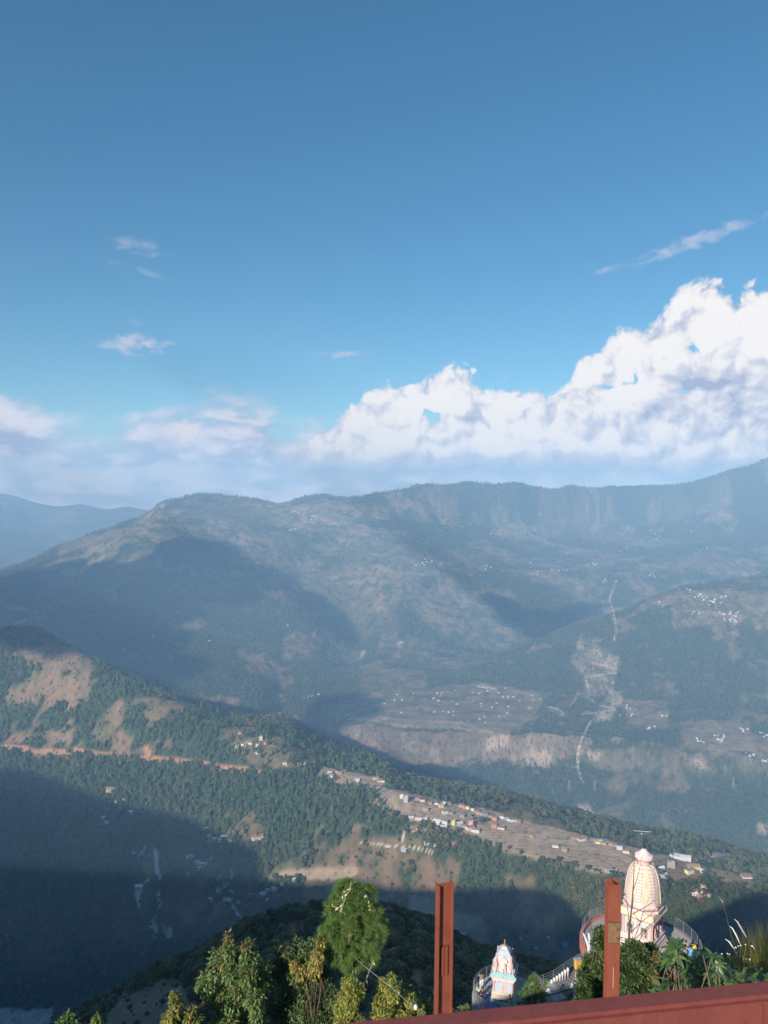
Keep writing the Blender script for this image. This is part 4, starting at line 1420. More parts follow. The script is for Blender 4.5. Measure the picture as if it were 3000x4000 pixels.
def shrub(name, label, cat, clumps, D, leafmats, leaf_len, n_leaf, base_px, group=None, wid=0.42, stem_r=0.02, droop=0.5, bark=None, jit=0.85, depth=0.8):
    """clumps: (px, py, radius_px); leaves fill each clump; stems run from the base"""
    bx = at(base_px, 3990, D)
    gz = float(ground(np.array(bx.x), np.array(bx.y)))
    r = empty(name, (bx.x, bx.y, gz - 0.05))
    tag(r, label, cat, group)
    tot = sum(c[2] ** 2 for c in clumps)
    tips = []
    buckets = [[] for _ in leafmats]
    for ci, c in enumerate(clumps):
        cpx_, cpy_, rad = c[:3]
        mi = c[3] if len(c) > 3 else None
        rr = rad * 1.18 * D / 3000
        ctr = np.array(at(cpx_, cpy_, D)) + np.array((0, RNG.normal(0, rr * depth), 0))
        n = max(8, int(n_leaf * LEAFK * rad ** 2 / tot))
        dv = RNG.normal(0, 1, (n, 3))
        dv /= np.linalg.norm(dv, axis=1, keepdims=True)
        rad_f = RNG.random((n, 1)) ** 0.45
        P = ctr + dv * rad_f * rr * np.array((1, 1, 1.0)) * jit
        dr = dv * 0.8 + RNG.normal(0, 0.45, (n, 3)) + np.array((0, 0, -droop))
        pick = RNG.integers(0, len(leafmats), n) if mi is None else np.full(n, mi)
        for b in range(len(leafmats)):
            buckets[b].append((P[pick == b], dr[pick == b]))
        tips.append(Vector(ctr) - Vector(r.location))
        for _ in range(1):
            k = RNG.integers(0, n)
            tips.append(Vector(P[k]) - Vector(r.location))
    branchy((0, 0.45 if D > 15 else 0.2, 0), tips, stem_r * 0.6, 0.003, seed=len(clumps), n=5).build('stem', bark or M_BARK, r, smooth=True)
    for b, m in enumerate(leafmats):
        P = np.concatenate([q[0] for q in buckets[b]])
        if not len(P): continue
        dd = np.concatenate([q[1] for q in buckets[b]])
        LL = leaf_len * 1.12 * np.exp(RNG.normal(0, 0.22, len(P)))
        me = leaves_mesh('foliage', P - np.array(r.location), dd, LL, LL * wid)
        tag(link('foliage', me, m, r), kind='stuff')
    return r


# left group of shrubs, about 19 m away
def fill(poly, n, rad, jitter=0.3, seed=0):
    rg = random.Random(seed)
    xs, ys = [p[0] for p in poly], [p[1] for p in poly]
    o = []
    while len(o) < n:
        x, y = rg.uniform(min(xs), max(xs)), rg.uniform(min(ys), max(ys))
        if pip(np.array([x]), np.array([y]), poly)[0]:
            o.append((x, y, rad * rg.uniform(1 - jitter, 1 + jitter)))
    return o


cl1 = fill([(800, 3770), (860, 3750), (900, 3690), (930, 3740), (960, 3700), (1000, 3760), (1040, 3790), (1045, 3900), (1000, 4060), (820, 4080), (840, 3920), (785, 3870)], 46, 34, seed=1)
cl1 += [(893, 3660, 16, 1), (890, 3690, 22, 1), (958, 3700, 20, 1), (900, 3720, 26), (962, 3730, 24), (790, 3850, 24), (800, 3895, 22), (1030, 3800, 26)]
shrub('leafy_shrub', 'tall light green shrub with pale browning tips, leftmost large bush', 'shrub', cl1, 19.0, [M_LEAF1, M_LEAFB, M_LEAF1, M_LEAF1, M_LEAF1], 0.085, 3000, 930, 'shrubs below the railing', stem_r=0.025, bark=M_BARKP)
cl2 = fill([(1050, 3790), (1085, 3740), (1130, 3710), (1180, 3740), (1200, 3700), (1240, 3690), (1262, 3760), (1300, 3800), (1310, 3900), (1290, 4040), (1060, 4060), (1040, 3900)], 60, 36, seed=2)
cl2 += [(1082, 3690, 14, 0), (1090, 3720, 18, 0), (1130, 3712, 18, 0)]
shrub('leafy_shrub', 'dense dark olive shrub beside the pine trunk', 'shrub', cl2, 19.8, [M_LEAF2, M_LEAF2, M_LEAF1], 0.085, 3800, 1170, 'shrubs below the railing')
shrub('leafy_shrub', 'yellowing brown creeper-covered shrub top against the pine', 'shrub', [(1245, 3720, 26), (1235, 3760, 26), (1220, 3790, 22), (1180, 3790, 24), (1150, 3785, 18), (1255, 3690, 20)], 19.2, [M_LEAFY, M_LEAFB, M_LEAFB], 0.08, 520, 1215, 'shrubs below the railing', droop=0.9)
shrub('leafy_shrub', 'bright yellow leafy bush round the pine trunk', 'shrub', fill([(1345, 3840), (1390, 3810), (1420, 3850), (1425, 3960), (1400, 4040), (1330, 4040), (1320, 3900)], 26, 24, seed=4), 18.4, [M_LEAFY, M_LEAFY, M_LEAF1], 0.055, 2200, 1375, 'shrubs below the railing')
shrub('leafy_shrub', 'yellow-green bush left of the first steel post', 'shrub', fill([(1480, 3900), (1510, 3850), (1540, 3830), (1570, 3860), (1625, 3920), (1640, 4000), (1460, 4030), (1455, 3960)], 34, 24, seed=5) + [(1530, 3830, 18), (1500, 3860, 18)], 18.6, [M_LEAFY, M_LEAF1, M_LEAFY], 0.055, 2600, 1540, 'shrubs below the railing')
shrub('leafy_shrub', 'small green bush between the yellow bush and the first post', 'shrub', fill([(1560, 3870), (1620, 3870), (1660, 3900), (1690, 3960), (1640, 4000), (1570, 3920)], 16, 22, seed=15), 20.6, [M_LEAF2, M_LEAF1, M_LEAF1], 0.06, 900, 1620, 'shrubs below the railing')
shrub('sapling', 'slim sapling with drooping yellow-green leaves, left of the large shrubs', 'sapling', [(684, 3885, 18), (690, 3915, 22), (680, 3945, 26), (660, 3985, 30), (700, 3990, 28), (740, 3960, 20), (752, 3940, 14, 1), (730, 4000, 28), (770, 3980, 16)], 18.0, [M_LEAF1, M_LEAFB, M_LEAFY], 0.085, 620, 700, 'saplings at the bottom edge', droop=0.9)
shrub('sapling', 'pale green sapling tip at the bottom edge', 'sapling', [(262, 3980, 18), (245, 3998, 22), (280, 4005, 20), (255, 4030, 24)], 17.0, [M_LEAF1], 0.075, 240, 260, 'saplings at the bottom edge')
shrub('sapling', 'tiny yellowish sapling tip at the bottom edge', 'sapling', [(375, 3988, 14), (372, 4012, 18), (380, 4030, 20)], 17.0, [M_LEAFY, M_LEAF1], 0.07, 150, 375, 'saplings at the bottom edge')


def pine(name, label, blobs, D, base_px, base_py, needle, per, trunk_r, n_tufts, wneed, trunks=1):
    bp = at(base_px, base_py, D)
    gz = float(ground(np.array(bp.x), np.array(bp.y)))
    r = empty(name, (bp.x, bp.y, min(gz, bp.z) - 0.05))
    tag(r, label, 'tree')
    o = np.array(r.location)
    tp = []
    tot = sum(b[2] * b[3] for b in blobs)
    for px, py, rx_, ry_ in blobs:
        c = np.array(at(px, py, D))
        n = max(3, int(n_tufts * rx_ * ry_ / tot))
        dv = RNG.normal(0, 1, (n, 3))
        dv /= np.linalg.norm(dv, axis=1, keepdims=True)
        tp.append(c + dv * (RNG.random((n, 1)) ** 0.3) * np.array((rx_, rx_, ry_)) * D / 3000 * 0.9)
    tp = np.concatenate(tp)
    ctr = tp.mean(0)
    out = tp - ctr
    out /= np.linalg.norm(out, axis=1, keepdims=True)
    ax = out * 0.6 + np.array((0, 0, 0.55)) + RNG.normal(0, 0.25, out.shape)
    ax /= np.linalg.norm(ax, axis=1, keepdims=True)
    n = len(tp)
    P = np.repeat(tp, per, 0)
    A = np.repeat(ax, per, 0)
    dv = RNG.normal(0, 1, P.shape)
    dv /= np.linalg.norm(dv, axis=1, keepdims=True)
    dr = A * 0.75 + dv * 0.75 + np.array((0, 0, -0.12))
    dr /= np.linalg.norm(dr, axis=1, keepdims=True)
    s = np.cross(dr, RNG.normal(0, 1, P.shape))
    s /= np.maximum(np.linalg.norm(s, axis=1, keepdims=True), 1e-6)
    L = needle * RNG.uniform(0.7, 1.15, (len(P), 1))
    P0 = P - A * 0.05 * RNG.random((len(P), 1))
    tipp = P0 + dr * L + np.array((0, 0, -0.2)) * L * L / needle
    V = np.stack([P0 - s * wneed / 2, P0 + s * wneed / 2, tipp], 1).reshape(-1, 3) - o
    me = np_mesh('needles', V, np.arange(len(V)).reshape(-1, 3), smooth=False)
    tag(link('needles', me, M_NEEDLE, r), kind='stuff')
    top = Vector(tp[np.argmax(tp[:, 2])]) - Vector(o)
    mb = MB()
    for k in range(trunks):
        off = (k - (trunks - 1) / 2) * trunk_r * 3
        mb.tube([(off, 0, 0), (off * 0.9 + 0.02, 0, top.z * 0.4), (top.x * 0.6 + off * .4, top.y * 0.6, top.z * 0.75), tuple(top * 0.97)], [trunk_r, trunk_r * 0.8, trunk_r * 0.5, 0.01], 7)
    mb.build('trunk', M_BARKP, r, smooth=True)
    br = MB()
    for q in tp[:: max(1, n // 90)]:
        q = Vector(q) - Vector(o)
        b = Vector((top.x * 0.6, top.y * 0.6, q.z - 0.25 * (Vector((q.x, q.y, 0)) - Vector((top.x, top.y, 0)) * 0.6).length))
        br.tube([b, (b + q) / 2 + Vector((0, 0, 0.02)), q], [trunk_r * 0.3, trunk_r * 0.2, trunk_r * 0.1], 4)
    tag(br.build('branches', M_BARK, r), kind='stuff')
    return r


bl = [(1355, 3490, 62, 52), (1420, 3500, 55, 45), (1315, 3560, 55, 50), (1390, 3560, 70, 60), (1455, 3580, 50, 55), (1290, 3640, 55, 52), (1370, 3650, 75, 65), (1450, 3660, 62, 58), (1485, 3620, 30, 38),
      (1310, 3710, 50, 45), (1380, 3730, 65, 50), (1440, 3730, 48, 42), (1375, 3780, 40, 26), (1345, 3460, 30, 24)]
pine('pine_tree', 'bushy young pine with long bright green needles among the shrubs', bl, 19.5, 1385, 4060, 0.185, 105, 0.035, 560, 0.0095, 2)
pine('pine_tree', 'low dark green pine beside the small shrine platform', [(2085, 3815, 14, 22), (2082, 3850, 34, 26), (2060, 3880, 36, 24), (2110, 3870, 36, 26), (2085, 3905, 60, 24), (2128, 3840, 14, 14)], 58.0, 2085, 3940, 0.30, 46, 0.08, 190, 0.022)
# dry creeper hanging in the pine
cr = empty('dry_creeper', at(1360, 3480, 18.6))
tag(cr, 'pale dry creeper strands with curled leaves hanging over the pine', 'creeper')
o = np.array(cr.location)
mb = MB()
lp = []
for line in ([(1372, 3440), (1365, 3480), (1350, 3500), (1340, 3540), (1320, 3545), (1295, 3540)], [(1340, 3525), (1325, 3560), (1345, 3565)], [(1430, 3490), (1440, 3520), (1450, 3560)], [(1355, 3480), (1335, 3500)],
             [(1460, 3750), (1440, 3800), (1425, 3850), (1415, 3880)]):
    pts = [Vector(at(a, b, 18.6)) - Vector(o) for a, b in line]
    MB().tube(pts, 0.003, 4).build('strand', M_PLUME, cr)
    for a, b in zip(pts[:-1], pts[1:]):
        for f in (0.2, 0.6, 0.9):
            lp.append(np.array(a + (b - a) * f))
pass
lp = np.array(lp)
tag(link('dry_leaves', leaves_mesh('dry_leaves', lp, RNG.normal(0, 1, lp.shape) + np.array((0, 0, -1)), 0.09, 0.045), leaf_mat('straw_leaf', (0.5, 0.42, 0.2), (0.4, 0.3, 0.15)), cr), kind='stuff')

# ------------------------------------------------------------------ right group: small-leaved bushes, sapling, long-leaved bushes, grass
shrub('small_leaved_bush', 'dark small-leaved bush just right of the second post', 'bush', fill([(2420, 3740), (2440, 3700), (2480, 3690), (2510, 3720), (2560, 3750), (2580, 3800), (2570, 3900), (2420, 3920)], 60, 26, seed=6), 9.2, [M_BOX, M_BOX, M_LEAF2, M_BOX], 0.045, 5200, 2480, 'small-leaved bushes by the second post', wid=0.36, stem_r=0.012, droop=-0.3)
shrub('small_leaved_bush', 'green small-leaved bush just left of the second post', 'bush', fill([(2290, 3780), (2330, 3760), (2350, 3700), (2340, 3660), (2378, 3660), (2385, 3900), (2300, 3930), (2290, 3860)], 44, 24, seed=7) + [(2345, 3660, 16), (2330, 3680, 18), (2262, 3790, 14), (2275, 3810, 16), (2300, 3765, 18)], 9.6, [M_BOX, M_LEAF2, M_LEAF1, M_BOX], 0.05, 3600, 2335, 'small-leaved bushes by the second post', wid=0.34, stem_r=0.012, droop=-0.3)
shrub('small_leaved_bush', 'little low bush at the foot of the stairs', 'bush', [(2270, 3865, 18), (2278, 3890, 20), (2262, 3905, 18), (2290, 3900, 16)], 9.0, [M_BOX, M_LEAF2], 0.05, 260, 2275, 'small-leaved bushes by the second post', wid=0.3, stem_r=0.008, droop=-0.5)
shrub('small_leaved_bush', 'reddish-brown leaved bush in front of the temple foot', 'bush', fill([(2570, 3760), (2610, 3750), (2620, 3800), (2600, 3850), (2575, 3830)], 14, 20, seed=8), 9.0, [M_REDLEAF, M_LEAFB, M_LEAF2], 0.06, 420, 2595, 'small-leaved bushes by the second post', wid=0.4, stem_r=0.01)

r = empty('bare_sapling', at(2455, 3990, 10.0))
tag(r, 'thin leafless sapling with spreading twigs in front of the temple', 'sapling')
o = Vector(r.location)
sp_ = lambda l: [at(2350 + a * 0.2713, 3230 + b * 0.2713, 10.0 + random.uniform(-.03, .03)) - o for a, b in l]
mb = MB()
mb.tube([Vector((0, 0, -0.2))] + sp_([(385, 1800), (398, 1500), (428, 1200), (445, 1000), (462, 750), (468, 530), (480, 360)]), [0.018, 0.016, 0.013, 0.010, 0.008, 0.006, 0.004, 0.002], 6)
mb.build('stem', M_TWIG, r, smooth=True)
for l in ([(425, 1520), (560, 1380), (700, 1270), (780, 1170), (850, 1060)], [(470, 1610), (545, 1420), (600, 1220), (660, 1080), (725, 930)], [(480, 1620), (620, 1480), (760, 1360), (880, 1260), (930, 1230)],
          [(400, 1440), (375, 1170), (355, 1030), (332, 920)], [(445, 1255), (560, 1190), (650, 1140), (780, 1050), (830, 1030)], [(450, 930), (500, 780), (540, 640), (580, 430)], [(520, 1670), (600, 1540), (760, 1390)], [(440, 1180), (470, 960)],
          [(560, 1380), (500, 1290), (440, 1220)], [(270, 1590), (380, 1610)], [(780, 1170), (860, 1130), (920, 950)]):
    MB().tube(sp_(l), [0.006 - 0.0045 * i / (len(l) - 1) for i in range(len(l))], 5).build('twig', M_TWIG, r)

LEAFM = None
def long_leaf():
    n = 6
    vs, fs = [], []
    for i in range(n + 1):
        f = i / n
        w = 0.17 * math.sin(math.pi * min(1, f * 0.92 + 0.06)) ** 0.8
        z = -0.16 * f * f
        vs += [(f, -w, z + 0.035 * (w / 0.17)), (f, 0, z), (f, w, z + 0.035 * (w / 0.17))]
    for i in range(n):
        k = i * 3
        fs += [(k, k + 3, k + 4, k + 1), (k + 1, k + 4, k + 5, k + 2)]
    me = bpy.data.meshes.new('leaf')
    me.from_pydata(vs, [], fs)
    me.polygons.foreach_set('use_smooth', np.ones(len(fs), bool))
    me.materials.append(M_RHODO)
    return me
LEAFM = long_leaf()
rg = random.Random(5)


def rosette_bush(label, spots, D, base_px, leaf_len):
    bp = at(base_px, 3960, D)
    gz = float(ground(np.array(bp.x), np.array(bp.y)))
    r = empty('long_leaved_bush', (bp.x, bp.y, gz - 0.05))
    tag(r, label, 'bush', 'long-leaved bushes behind the beam')
    tips = []
    extra = [(x + rg.uniform(-22, 22), y + rg.uniform(4, 40)) for x, y in spots[::2]]
    for px, py in spots + extra:
        c = at(px, py, D + rg.uniform(-0.45, 0.35))
        lc = c - Vector(r.location)
        tips.append(lc)
        tilt = Matrix.Rotation(rg.uniform(-0.5, 0.5), 4, 'X') @ Matrix.Rotation(rg.uniform(-0.5, 0.5), 4, 'Y')
        k = rg.randint(7, 9)
        a0 = rg.uniform(0, 6.28)
        for i in range(k):
            q = bpy.data.objects.new('leaf', LEAFM)
            COL.objects.link(q)
            q.parent = r
            L = leaf_len * rg.uniform(0.75, 1.15)
            q.matrix_local = Matrix.Translation(lc) @ tilt @ Matrix.Rotation(a0 + i * 6.283 / k + rg.uniform(-.2, .2), 4, 'Z') @ Matrix.Rotation(rg.uniform(-0.55, 0.45), 4, 'Y') @ Matrix.Rotation(rg.uniform(-0.4, 0.4), 4, 'X') @ Matrix.Diagonal((L, L * rg.uniform(0.8, 1.1), L, 1))
    branchy((0, 0, 0), tips, 0.009, 0.004, seed=3).build('stem', M_BARK, r, smooth=True)
    return r


rosette_bush('long-leaved bush whose top reaches the temple foot, largest of three', [(2638, 3672), (2650, 3690), (2620, 3700), (2612, 3740), (2640, 3735), (2665, 3725), (2600, 3770), (2635, 3770), (2668, 3760), (2690, 3745), (2655, 3800), (2700, 3785), (2610, 3830), (2580, 3860), (2690, 3830), (2725, 3815), (2735, 3840), (2660, 3845), (2575, 3885), (2710, 3870), (2690, 3890)], 8.6, 2640, 0.125)
rosette_bush('low long-leaved bush below the people in blue and yellow', [(2712, 3745), (2735, 3730), (2760, 3722), (2785, 3735), (2745, 3770), (2775, 3770), (2805, 3765), (2730, 3795), (2770, 3805), (2800, 3800), (2830, 3790), (2755, 3840), (2790, 3840), (2820, 3825), (2745, 3875), (2775, 3880), (2815, 3865)], 8.4, 2765, 0.115)
rosette_bush('low long-leaved bush spreading under the dry grass', [(2840, 3770), (2865, 3790), (2850, 3815), (2885, 3810), (2910, 3800), (2870, 3840), (2905, 3835), (2940, 3820), (2965, 3805), (2990, 3815), (2850, 3860), (2890, 3860), (2930, 3850), (2960, 3845), (2995, 3845), (3030, 3830)], 8.2, 2900, 0.10)

# dry grass with plumes and white flowers
gp = at(2960, 3980, 9.4)
gz = float(ground(np.array(gp.x), np.array(gp.y)))
r = empty('dry_grass', (gp.x, gp.y, gz - 0.05))
tag(r, 'tall arching olive grass at the right edge', 'grass', kind='stuff')
o = np.array(r.location)
n = 1500
rootx = RNG.uniform(2800, 3120, n)
hh_ = np.interp(rootx, [2800, 2860, 2950, 3120], [3800, 3720, 3600, 3560]) + RNG.uniform(-20, 200, n)
V, F = [], []
for i in range(n):
    D = 9.4 + RNG.uniform(-0.6, 0.8)
    b = np.array(at(rootx[i] + RNG.normal(0, 10), 3930 + RNG.uniform(-20, 40), D))
    t = np.array(at(rootx[i] - RNG.uniform(-20, 75), hh_[i], D))
    m1 = b + (t - b) * np.array((0.25, 0.5, 0.6))
    s = np.array((0.004, 0.002, 0))
    k = len(V)
    V += [b - s, b + s, m1 - s * 0.8, m1 + s * 0.8, t]
    F += [(k, k + 1, k + 3), (k, k + 3, k + 2), (k + 2, k + 3, k + 4)]
me = np_mesh('blades', np.array(V) - o, np.array(F), smooth=False)
tag(link('blades', me, M_GRASS, r), kind='stuff')
for k, (pl, lb) in enumerate((([(2832, 3668), (2848, 3678), (2866, 3705), (2880, 3735)], 'silvery grass plume, lowest of the arching three'), ([(2850, 3617), (2862, 3628), (2873, 3648), (2890, 3685)], 'silvery grass plume, middle of the arching three'), ([(2868, 3590), (2880, 3600), (2893, 3622), (2915, 3660)], 'silvery grass plume, highest of the arching three'), ([(2802, 3500), (2812, 3508), (2824, 3525)], 'silvery grass plume standing alone above the others'))):
    g = empty('grass_plume', at(pl[-1][0] + 70, 3930, 9.0))
    tag(g, lb, 'grass plume', 'grass plumes')
    lo = Vector(g.location)
    pts = [at(a, b, 9.0) - lo for a, b in pl]
    full = pts[-1]
    MB().tube([Vector((0, 0, 0)), full * 0.5 + Vector((0.05, 0, 0)), full], [0.003, 0.0025, 0.002], 5).build('stalk', M_GRASS, g)
    MB().tube(pts, [0.002] + [0.0075] * (len(pts) - 2) + [0.004], 6).build('seed_head', M_PLUME, g)
fl = empty('white_flowers', at(2880, 3900, 9.0))
tag(fl, 'small white flower heads scattered among the grass', 'flowers', kind='stuff')
lo = Vector(fl.location)
mbf, mbs = MB(), MB()
for px, py in ((2884, 3696), (2893, 3692), (2874, 3701), (2880, 3718), (2900, 3738), (2904, 3745), (2915, 3744), (2930, 3748), (2940, 3698), (2948, 3706), (2936, 3694), (2820, 3726), (2842, 3725), (2876, 3723), (2926, 3768), (2852, 3728), (2912, 3690)):
    c = at(px, py, 9.0 + rg.uniform(-.2, .2)) - lo
    for _ in range(5):
        mbf.ball(c + Vector((rg.uniform(-.008, .008), rg.uniform(-.008, .008), rg.uniform(-.004, .004))), rg.uniform(0.004, 0.007), 5, 3)
    mbs.tube([c, c * 0.6 + Vector((0.02, 0, -0.15)), Vector((c.x * 0.5, 0, 0))], 0.002, 4)
mbf.build('flower_heads', M_PETAL, fl)
mbs.build('stalks', M_GRASS, fl)


# ------------------------------------------------------------------ the temple terrace
M_PINK = paint_mat('pink_limewash', (0.60, 0.40, 0.37), 0.8, 0.08, 2.0, (0.58, 0.42, 0.36), 0.25, streak=0.32)
M_JOINT = paint_mat('dusky_rose_joint', (0.33, 0.19, 0.17), 0.85, 0.1, 2.0)
M_CREAM = paint_mat('cream_paint', (0.63, 0.53, 0.39), 0.8, 0.08, 2.0, (0.6, 0.44, 0.28), 0.2, streak=0.32)
M_PALE = paint_mat('pale_rose_paint', (0.66, 0.54, 0.51), 0.8, 0.06, 2.0, streak=0.32)
M_TEAL = paint_mat('pale_teal_paint', (0.3, 0.48, 0.48), 0.75, 0.08, 2.0, streak=0.32)
M_MINT = paint_mat('mint_green_paint', (0.30, 0.66, 0.50), 0.7, 0.08, 2.0)
M_BLUEG = paint_mat('pale_blue_grey_paint', (0.44, 0.48, 0.54), 0.8, 0.1, 3.0, streak=0.32)
M_RECESS_SHADE = paint_mat('painted_recess_shade', (0.10, 0.07, 0.06), 0.9, 0.2, 3.0)
M_GOLD = paint_mat('gold_paint', (0.75, 0.48, 0.10), 0.4, 0.15, 5.0, metal=0.6)
M_DARKMET = paint_mat('dark_metal', (0.05, 0.05, 0.055), 0.45, 0.3, 5.0, metal=0.5)
M_STEEL = paint_mat('grey_rail_steel', (0.42, 0.42, 0.44), 0.45, 0.2, 5.0, metal=0.6)
M_CONC = paint_mat('grey_concrete', (0.36, 0.34, 0.33), 0.9, 0.2, 0.8, (0.26, 0.25, 0.24), 0.4, 0.1, streak=0.32)
M_SLATE = paint_mat('dark_paving_stone', (0.16, 0.15, 0.16), 0.85, 0.3, 1.5, bump=0.1)
M_REDWALL = paint_mat('brick_red_paint', (0.50, 0.17, 0.13), 0.75, 0.12, 1.5, streak=0.32)
M_YELLOW = paint_mat('yellow_paint', (0.68, 0.38, 0.05), 0.75, 0.06, 1.5)
M_WHITE = paint_mat('white_paint', (0.62, 0.61, 0.59), 0.7, 0.06, 2.0, streak=0.32)
M_BLUETARP = paint_mat('blue_tarpaulin', (0.06, 0.09, 0.28), 0.5, 0.3, 4.0)

tz = at(2553, 3740, 74.2).z
tc_ = at(2508, 3700, 76.0)
TX, TY, TZ = tc_.x, tc_.y, tz
T = empty('temple_spire', (TX, TY, TZ), R(-40))
tag(T, 'tall pink and cream temple tower with ribbed beehive spire and dark finial', 'temple')
MB().lathe([(2.05, -0.3), (2.05, 0.26), (1.93, 0.30), (1.93, 0.52), (1.86, 0.56), (1.80, 0.82), (1.72, 0.90), (1.72, 1.06), (1.60, 1.14), (1.60, 1.36), (1.66, 1.42), (1.66, 1.56), (1.56, 1.62), (1.56, 1.68)], 4, square=True).build('plinth', M_PALE, T)
MB().lathe([(1.73, 0.86), (1.775, 0.88), (1.775, 0.95), (1.73, 0.95)], 4, square=True).build('moulding', M_JOINT, T)
MB().lathe([(1.655, 1.40), (1.69, 1.44), (1.69, 1.50), (1.655, 1.54)], 4, square=True).build('moulding', M_CREAM, T)
MB().box((0, 0, 2.56), (2.86, 2.86, 1.78)).build('wall', M_PALE, T)
for side in range(4):
    rot = Matrix.Rotation(side * math.pi / 2, 4, 'Z')
    for x in (-0.72, 0.72):
        nb_ = empty('niche', (0, 0, 0))
        nb_.parent = T
        nb_.matrix_local = rot @ Matrix.Translation((x, -1.43, 2.0))
        MB().box((0, -0.02, 0.42), (0.86, 0.05, 1.34)).build('teal_panel', M_TEAL, nb_)
        MB().box((0, -0.05, 0.30), (0.50, 0.04, 0.86)).build('recess_shade', M_RECESS_SHADE, nb_)  # dark slab on the panel; the niche's shade is put into its colour
        for s in (-1, 1):
            MB().lathe([(0.05, -0.25), (0.05, -0.15), (0.035, -0.1), (0.035, 0.75), (0.055, 0.8), (0.055, 0.9)], 8, (s * 0.31, -0.07, 0)).build('colonnette', M_PINK, nb_, smooth=False)
        MB().add([(0.0, -0.10, 1.15), (0.36, -0.10, 0.86), (-0.36, -0.10, 0.86), (0.0, -0.04, 1.15), (0.36, -0.04, 0.86), (-0.36, -0.04, 0.86)], [(0, 2, 1), (3, 4, 5), (0, 1, 4, 3), (1, 2, 5, 4), (2, 0, 3, 5)]).build('pediment', M_CREAM, nb_)
        st = MB()
        st.lathe([(0.20, -0.14), (0.22, -0.08), (0.15, -0.02)], 8, (0, -0.10, 0.0))
        st.lathe([(0.13, -0.02), (0.15, 0.10), (0.10, 0.22), (0.14, 0.34), (0.06, 0.42)], 8, (0, -0.10, 0.0), sy=0.8)
        st.ball((0, -0.12, 0.50), 0.085, 8, 6, 1.15)
        st.lathe([(0.08, 0.55), (0.06, 0.62), (0.01, 0.72)], 8, (0, -0.11, 0))
        for s in (-1, 1):
            st.tube([(s * 0.12, -0.10, 0.34), (s * 0.20, -0.13, 0.22), (s * 0.12, -0.2, 0.14)], 0.04, 6)
            st.tube([(s * 0.06, -0.10, 0.0), (s * 0.20, -0.2, 0.0), (s * 0.03, -0.24, -0.02)], 0.05, 6)
        st.build('statue', M_PINK, nb_, smooth=True)
    for x in (-1.36, 0.0, 1.36):
        pl = MB()
        pl.lathe([(0.15, 1.68), (0.15, 1.80), (0.10, 1.86), (0.09, 3.05), (0.13, 3.10), (0.10, 3.16), (0.17, 3.30), (0.17, 3.44)], 10, (x, -1.47, 0))
        q = pl.build('pilaster', M_PINK if x else M_PALE, T)
        q.matrix_local = rot
MB().lathe([(1.50, 3.44), (1.66, 3.50), (1.80, 3.56), (1.83, 3.70), (1.76, 3.80), (1.70, 3.98), (1.66, 4.16), (1.60, 4.22)], 4, square=True).build('eave', M_CREAM, T)
MB().lathe([(1.80, 3.555), (1.845, 3.57), (1.845, 3.62), (1.81, 3.635)], 4, square=True).build('moulding', M_JOINT, T)
for a in range(4):
    ang = math.pi / 4 + a * math.pi / 2
    MB().lathe([(0.10, 3.70), (0.11, 3.80), (0.08, 3.92), (0.04, 4.0), (0.01, 4.10)], 8, (math.cos(ang) * 2.40, math.sin(ang) * 2.40, 0)).build('corner_finial', M_CREAM, T, smooth=True)
MB().lathe([(1.86, 4.18), (1.98, 4.26), (1.98, 4.40), (1.88, 4.46), (1.80, 4.60), (1.86, 4.68), (1.86, 4.80), (1.74, 4.88), (1.70, 5.06)], 8, rot=math.pi / 8).build('drum', M_PALE, T)
MB().lathe([(1.87, 4.45), (1.90, 4.49), (1.90, 4.55), (1.83, 4.59)], 8, rot=math.pi / 8).build('moulding', M_JOINT, T)
SP = [(1.75, 5.02), (1.69, 5.74), (1.63, 6.42), (1.51, 7.11), (1.41, 7.52), (1.23, 8.0), (1.02, 8.31), (0.66, 8.58)]
spr = lambda z: float(smooth_interp(np.array([z]), [p[1] for p in SP], [p[0] for p in SP])[0])
NR, half = 8, 0.165
zs = np.linspace(5.02, 8.56, 13)
a_off = R(40) + R(-90 - 18.6 - 15)                   # in the tower's own axes: one rib just left of the side we see
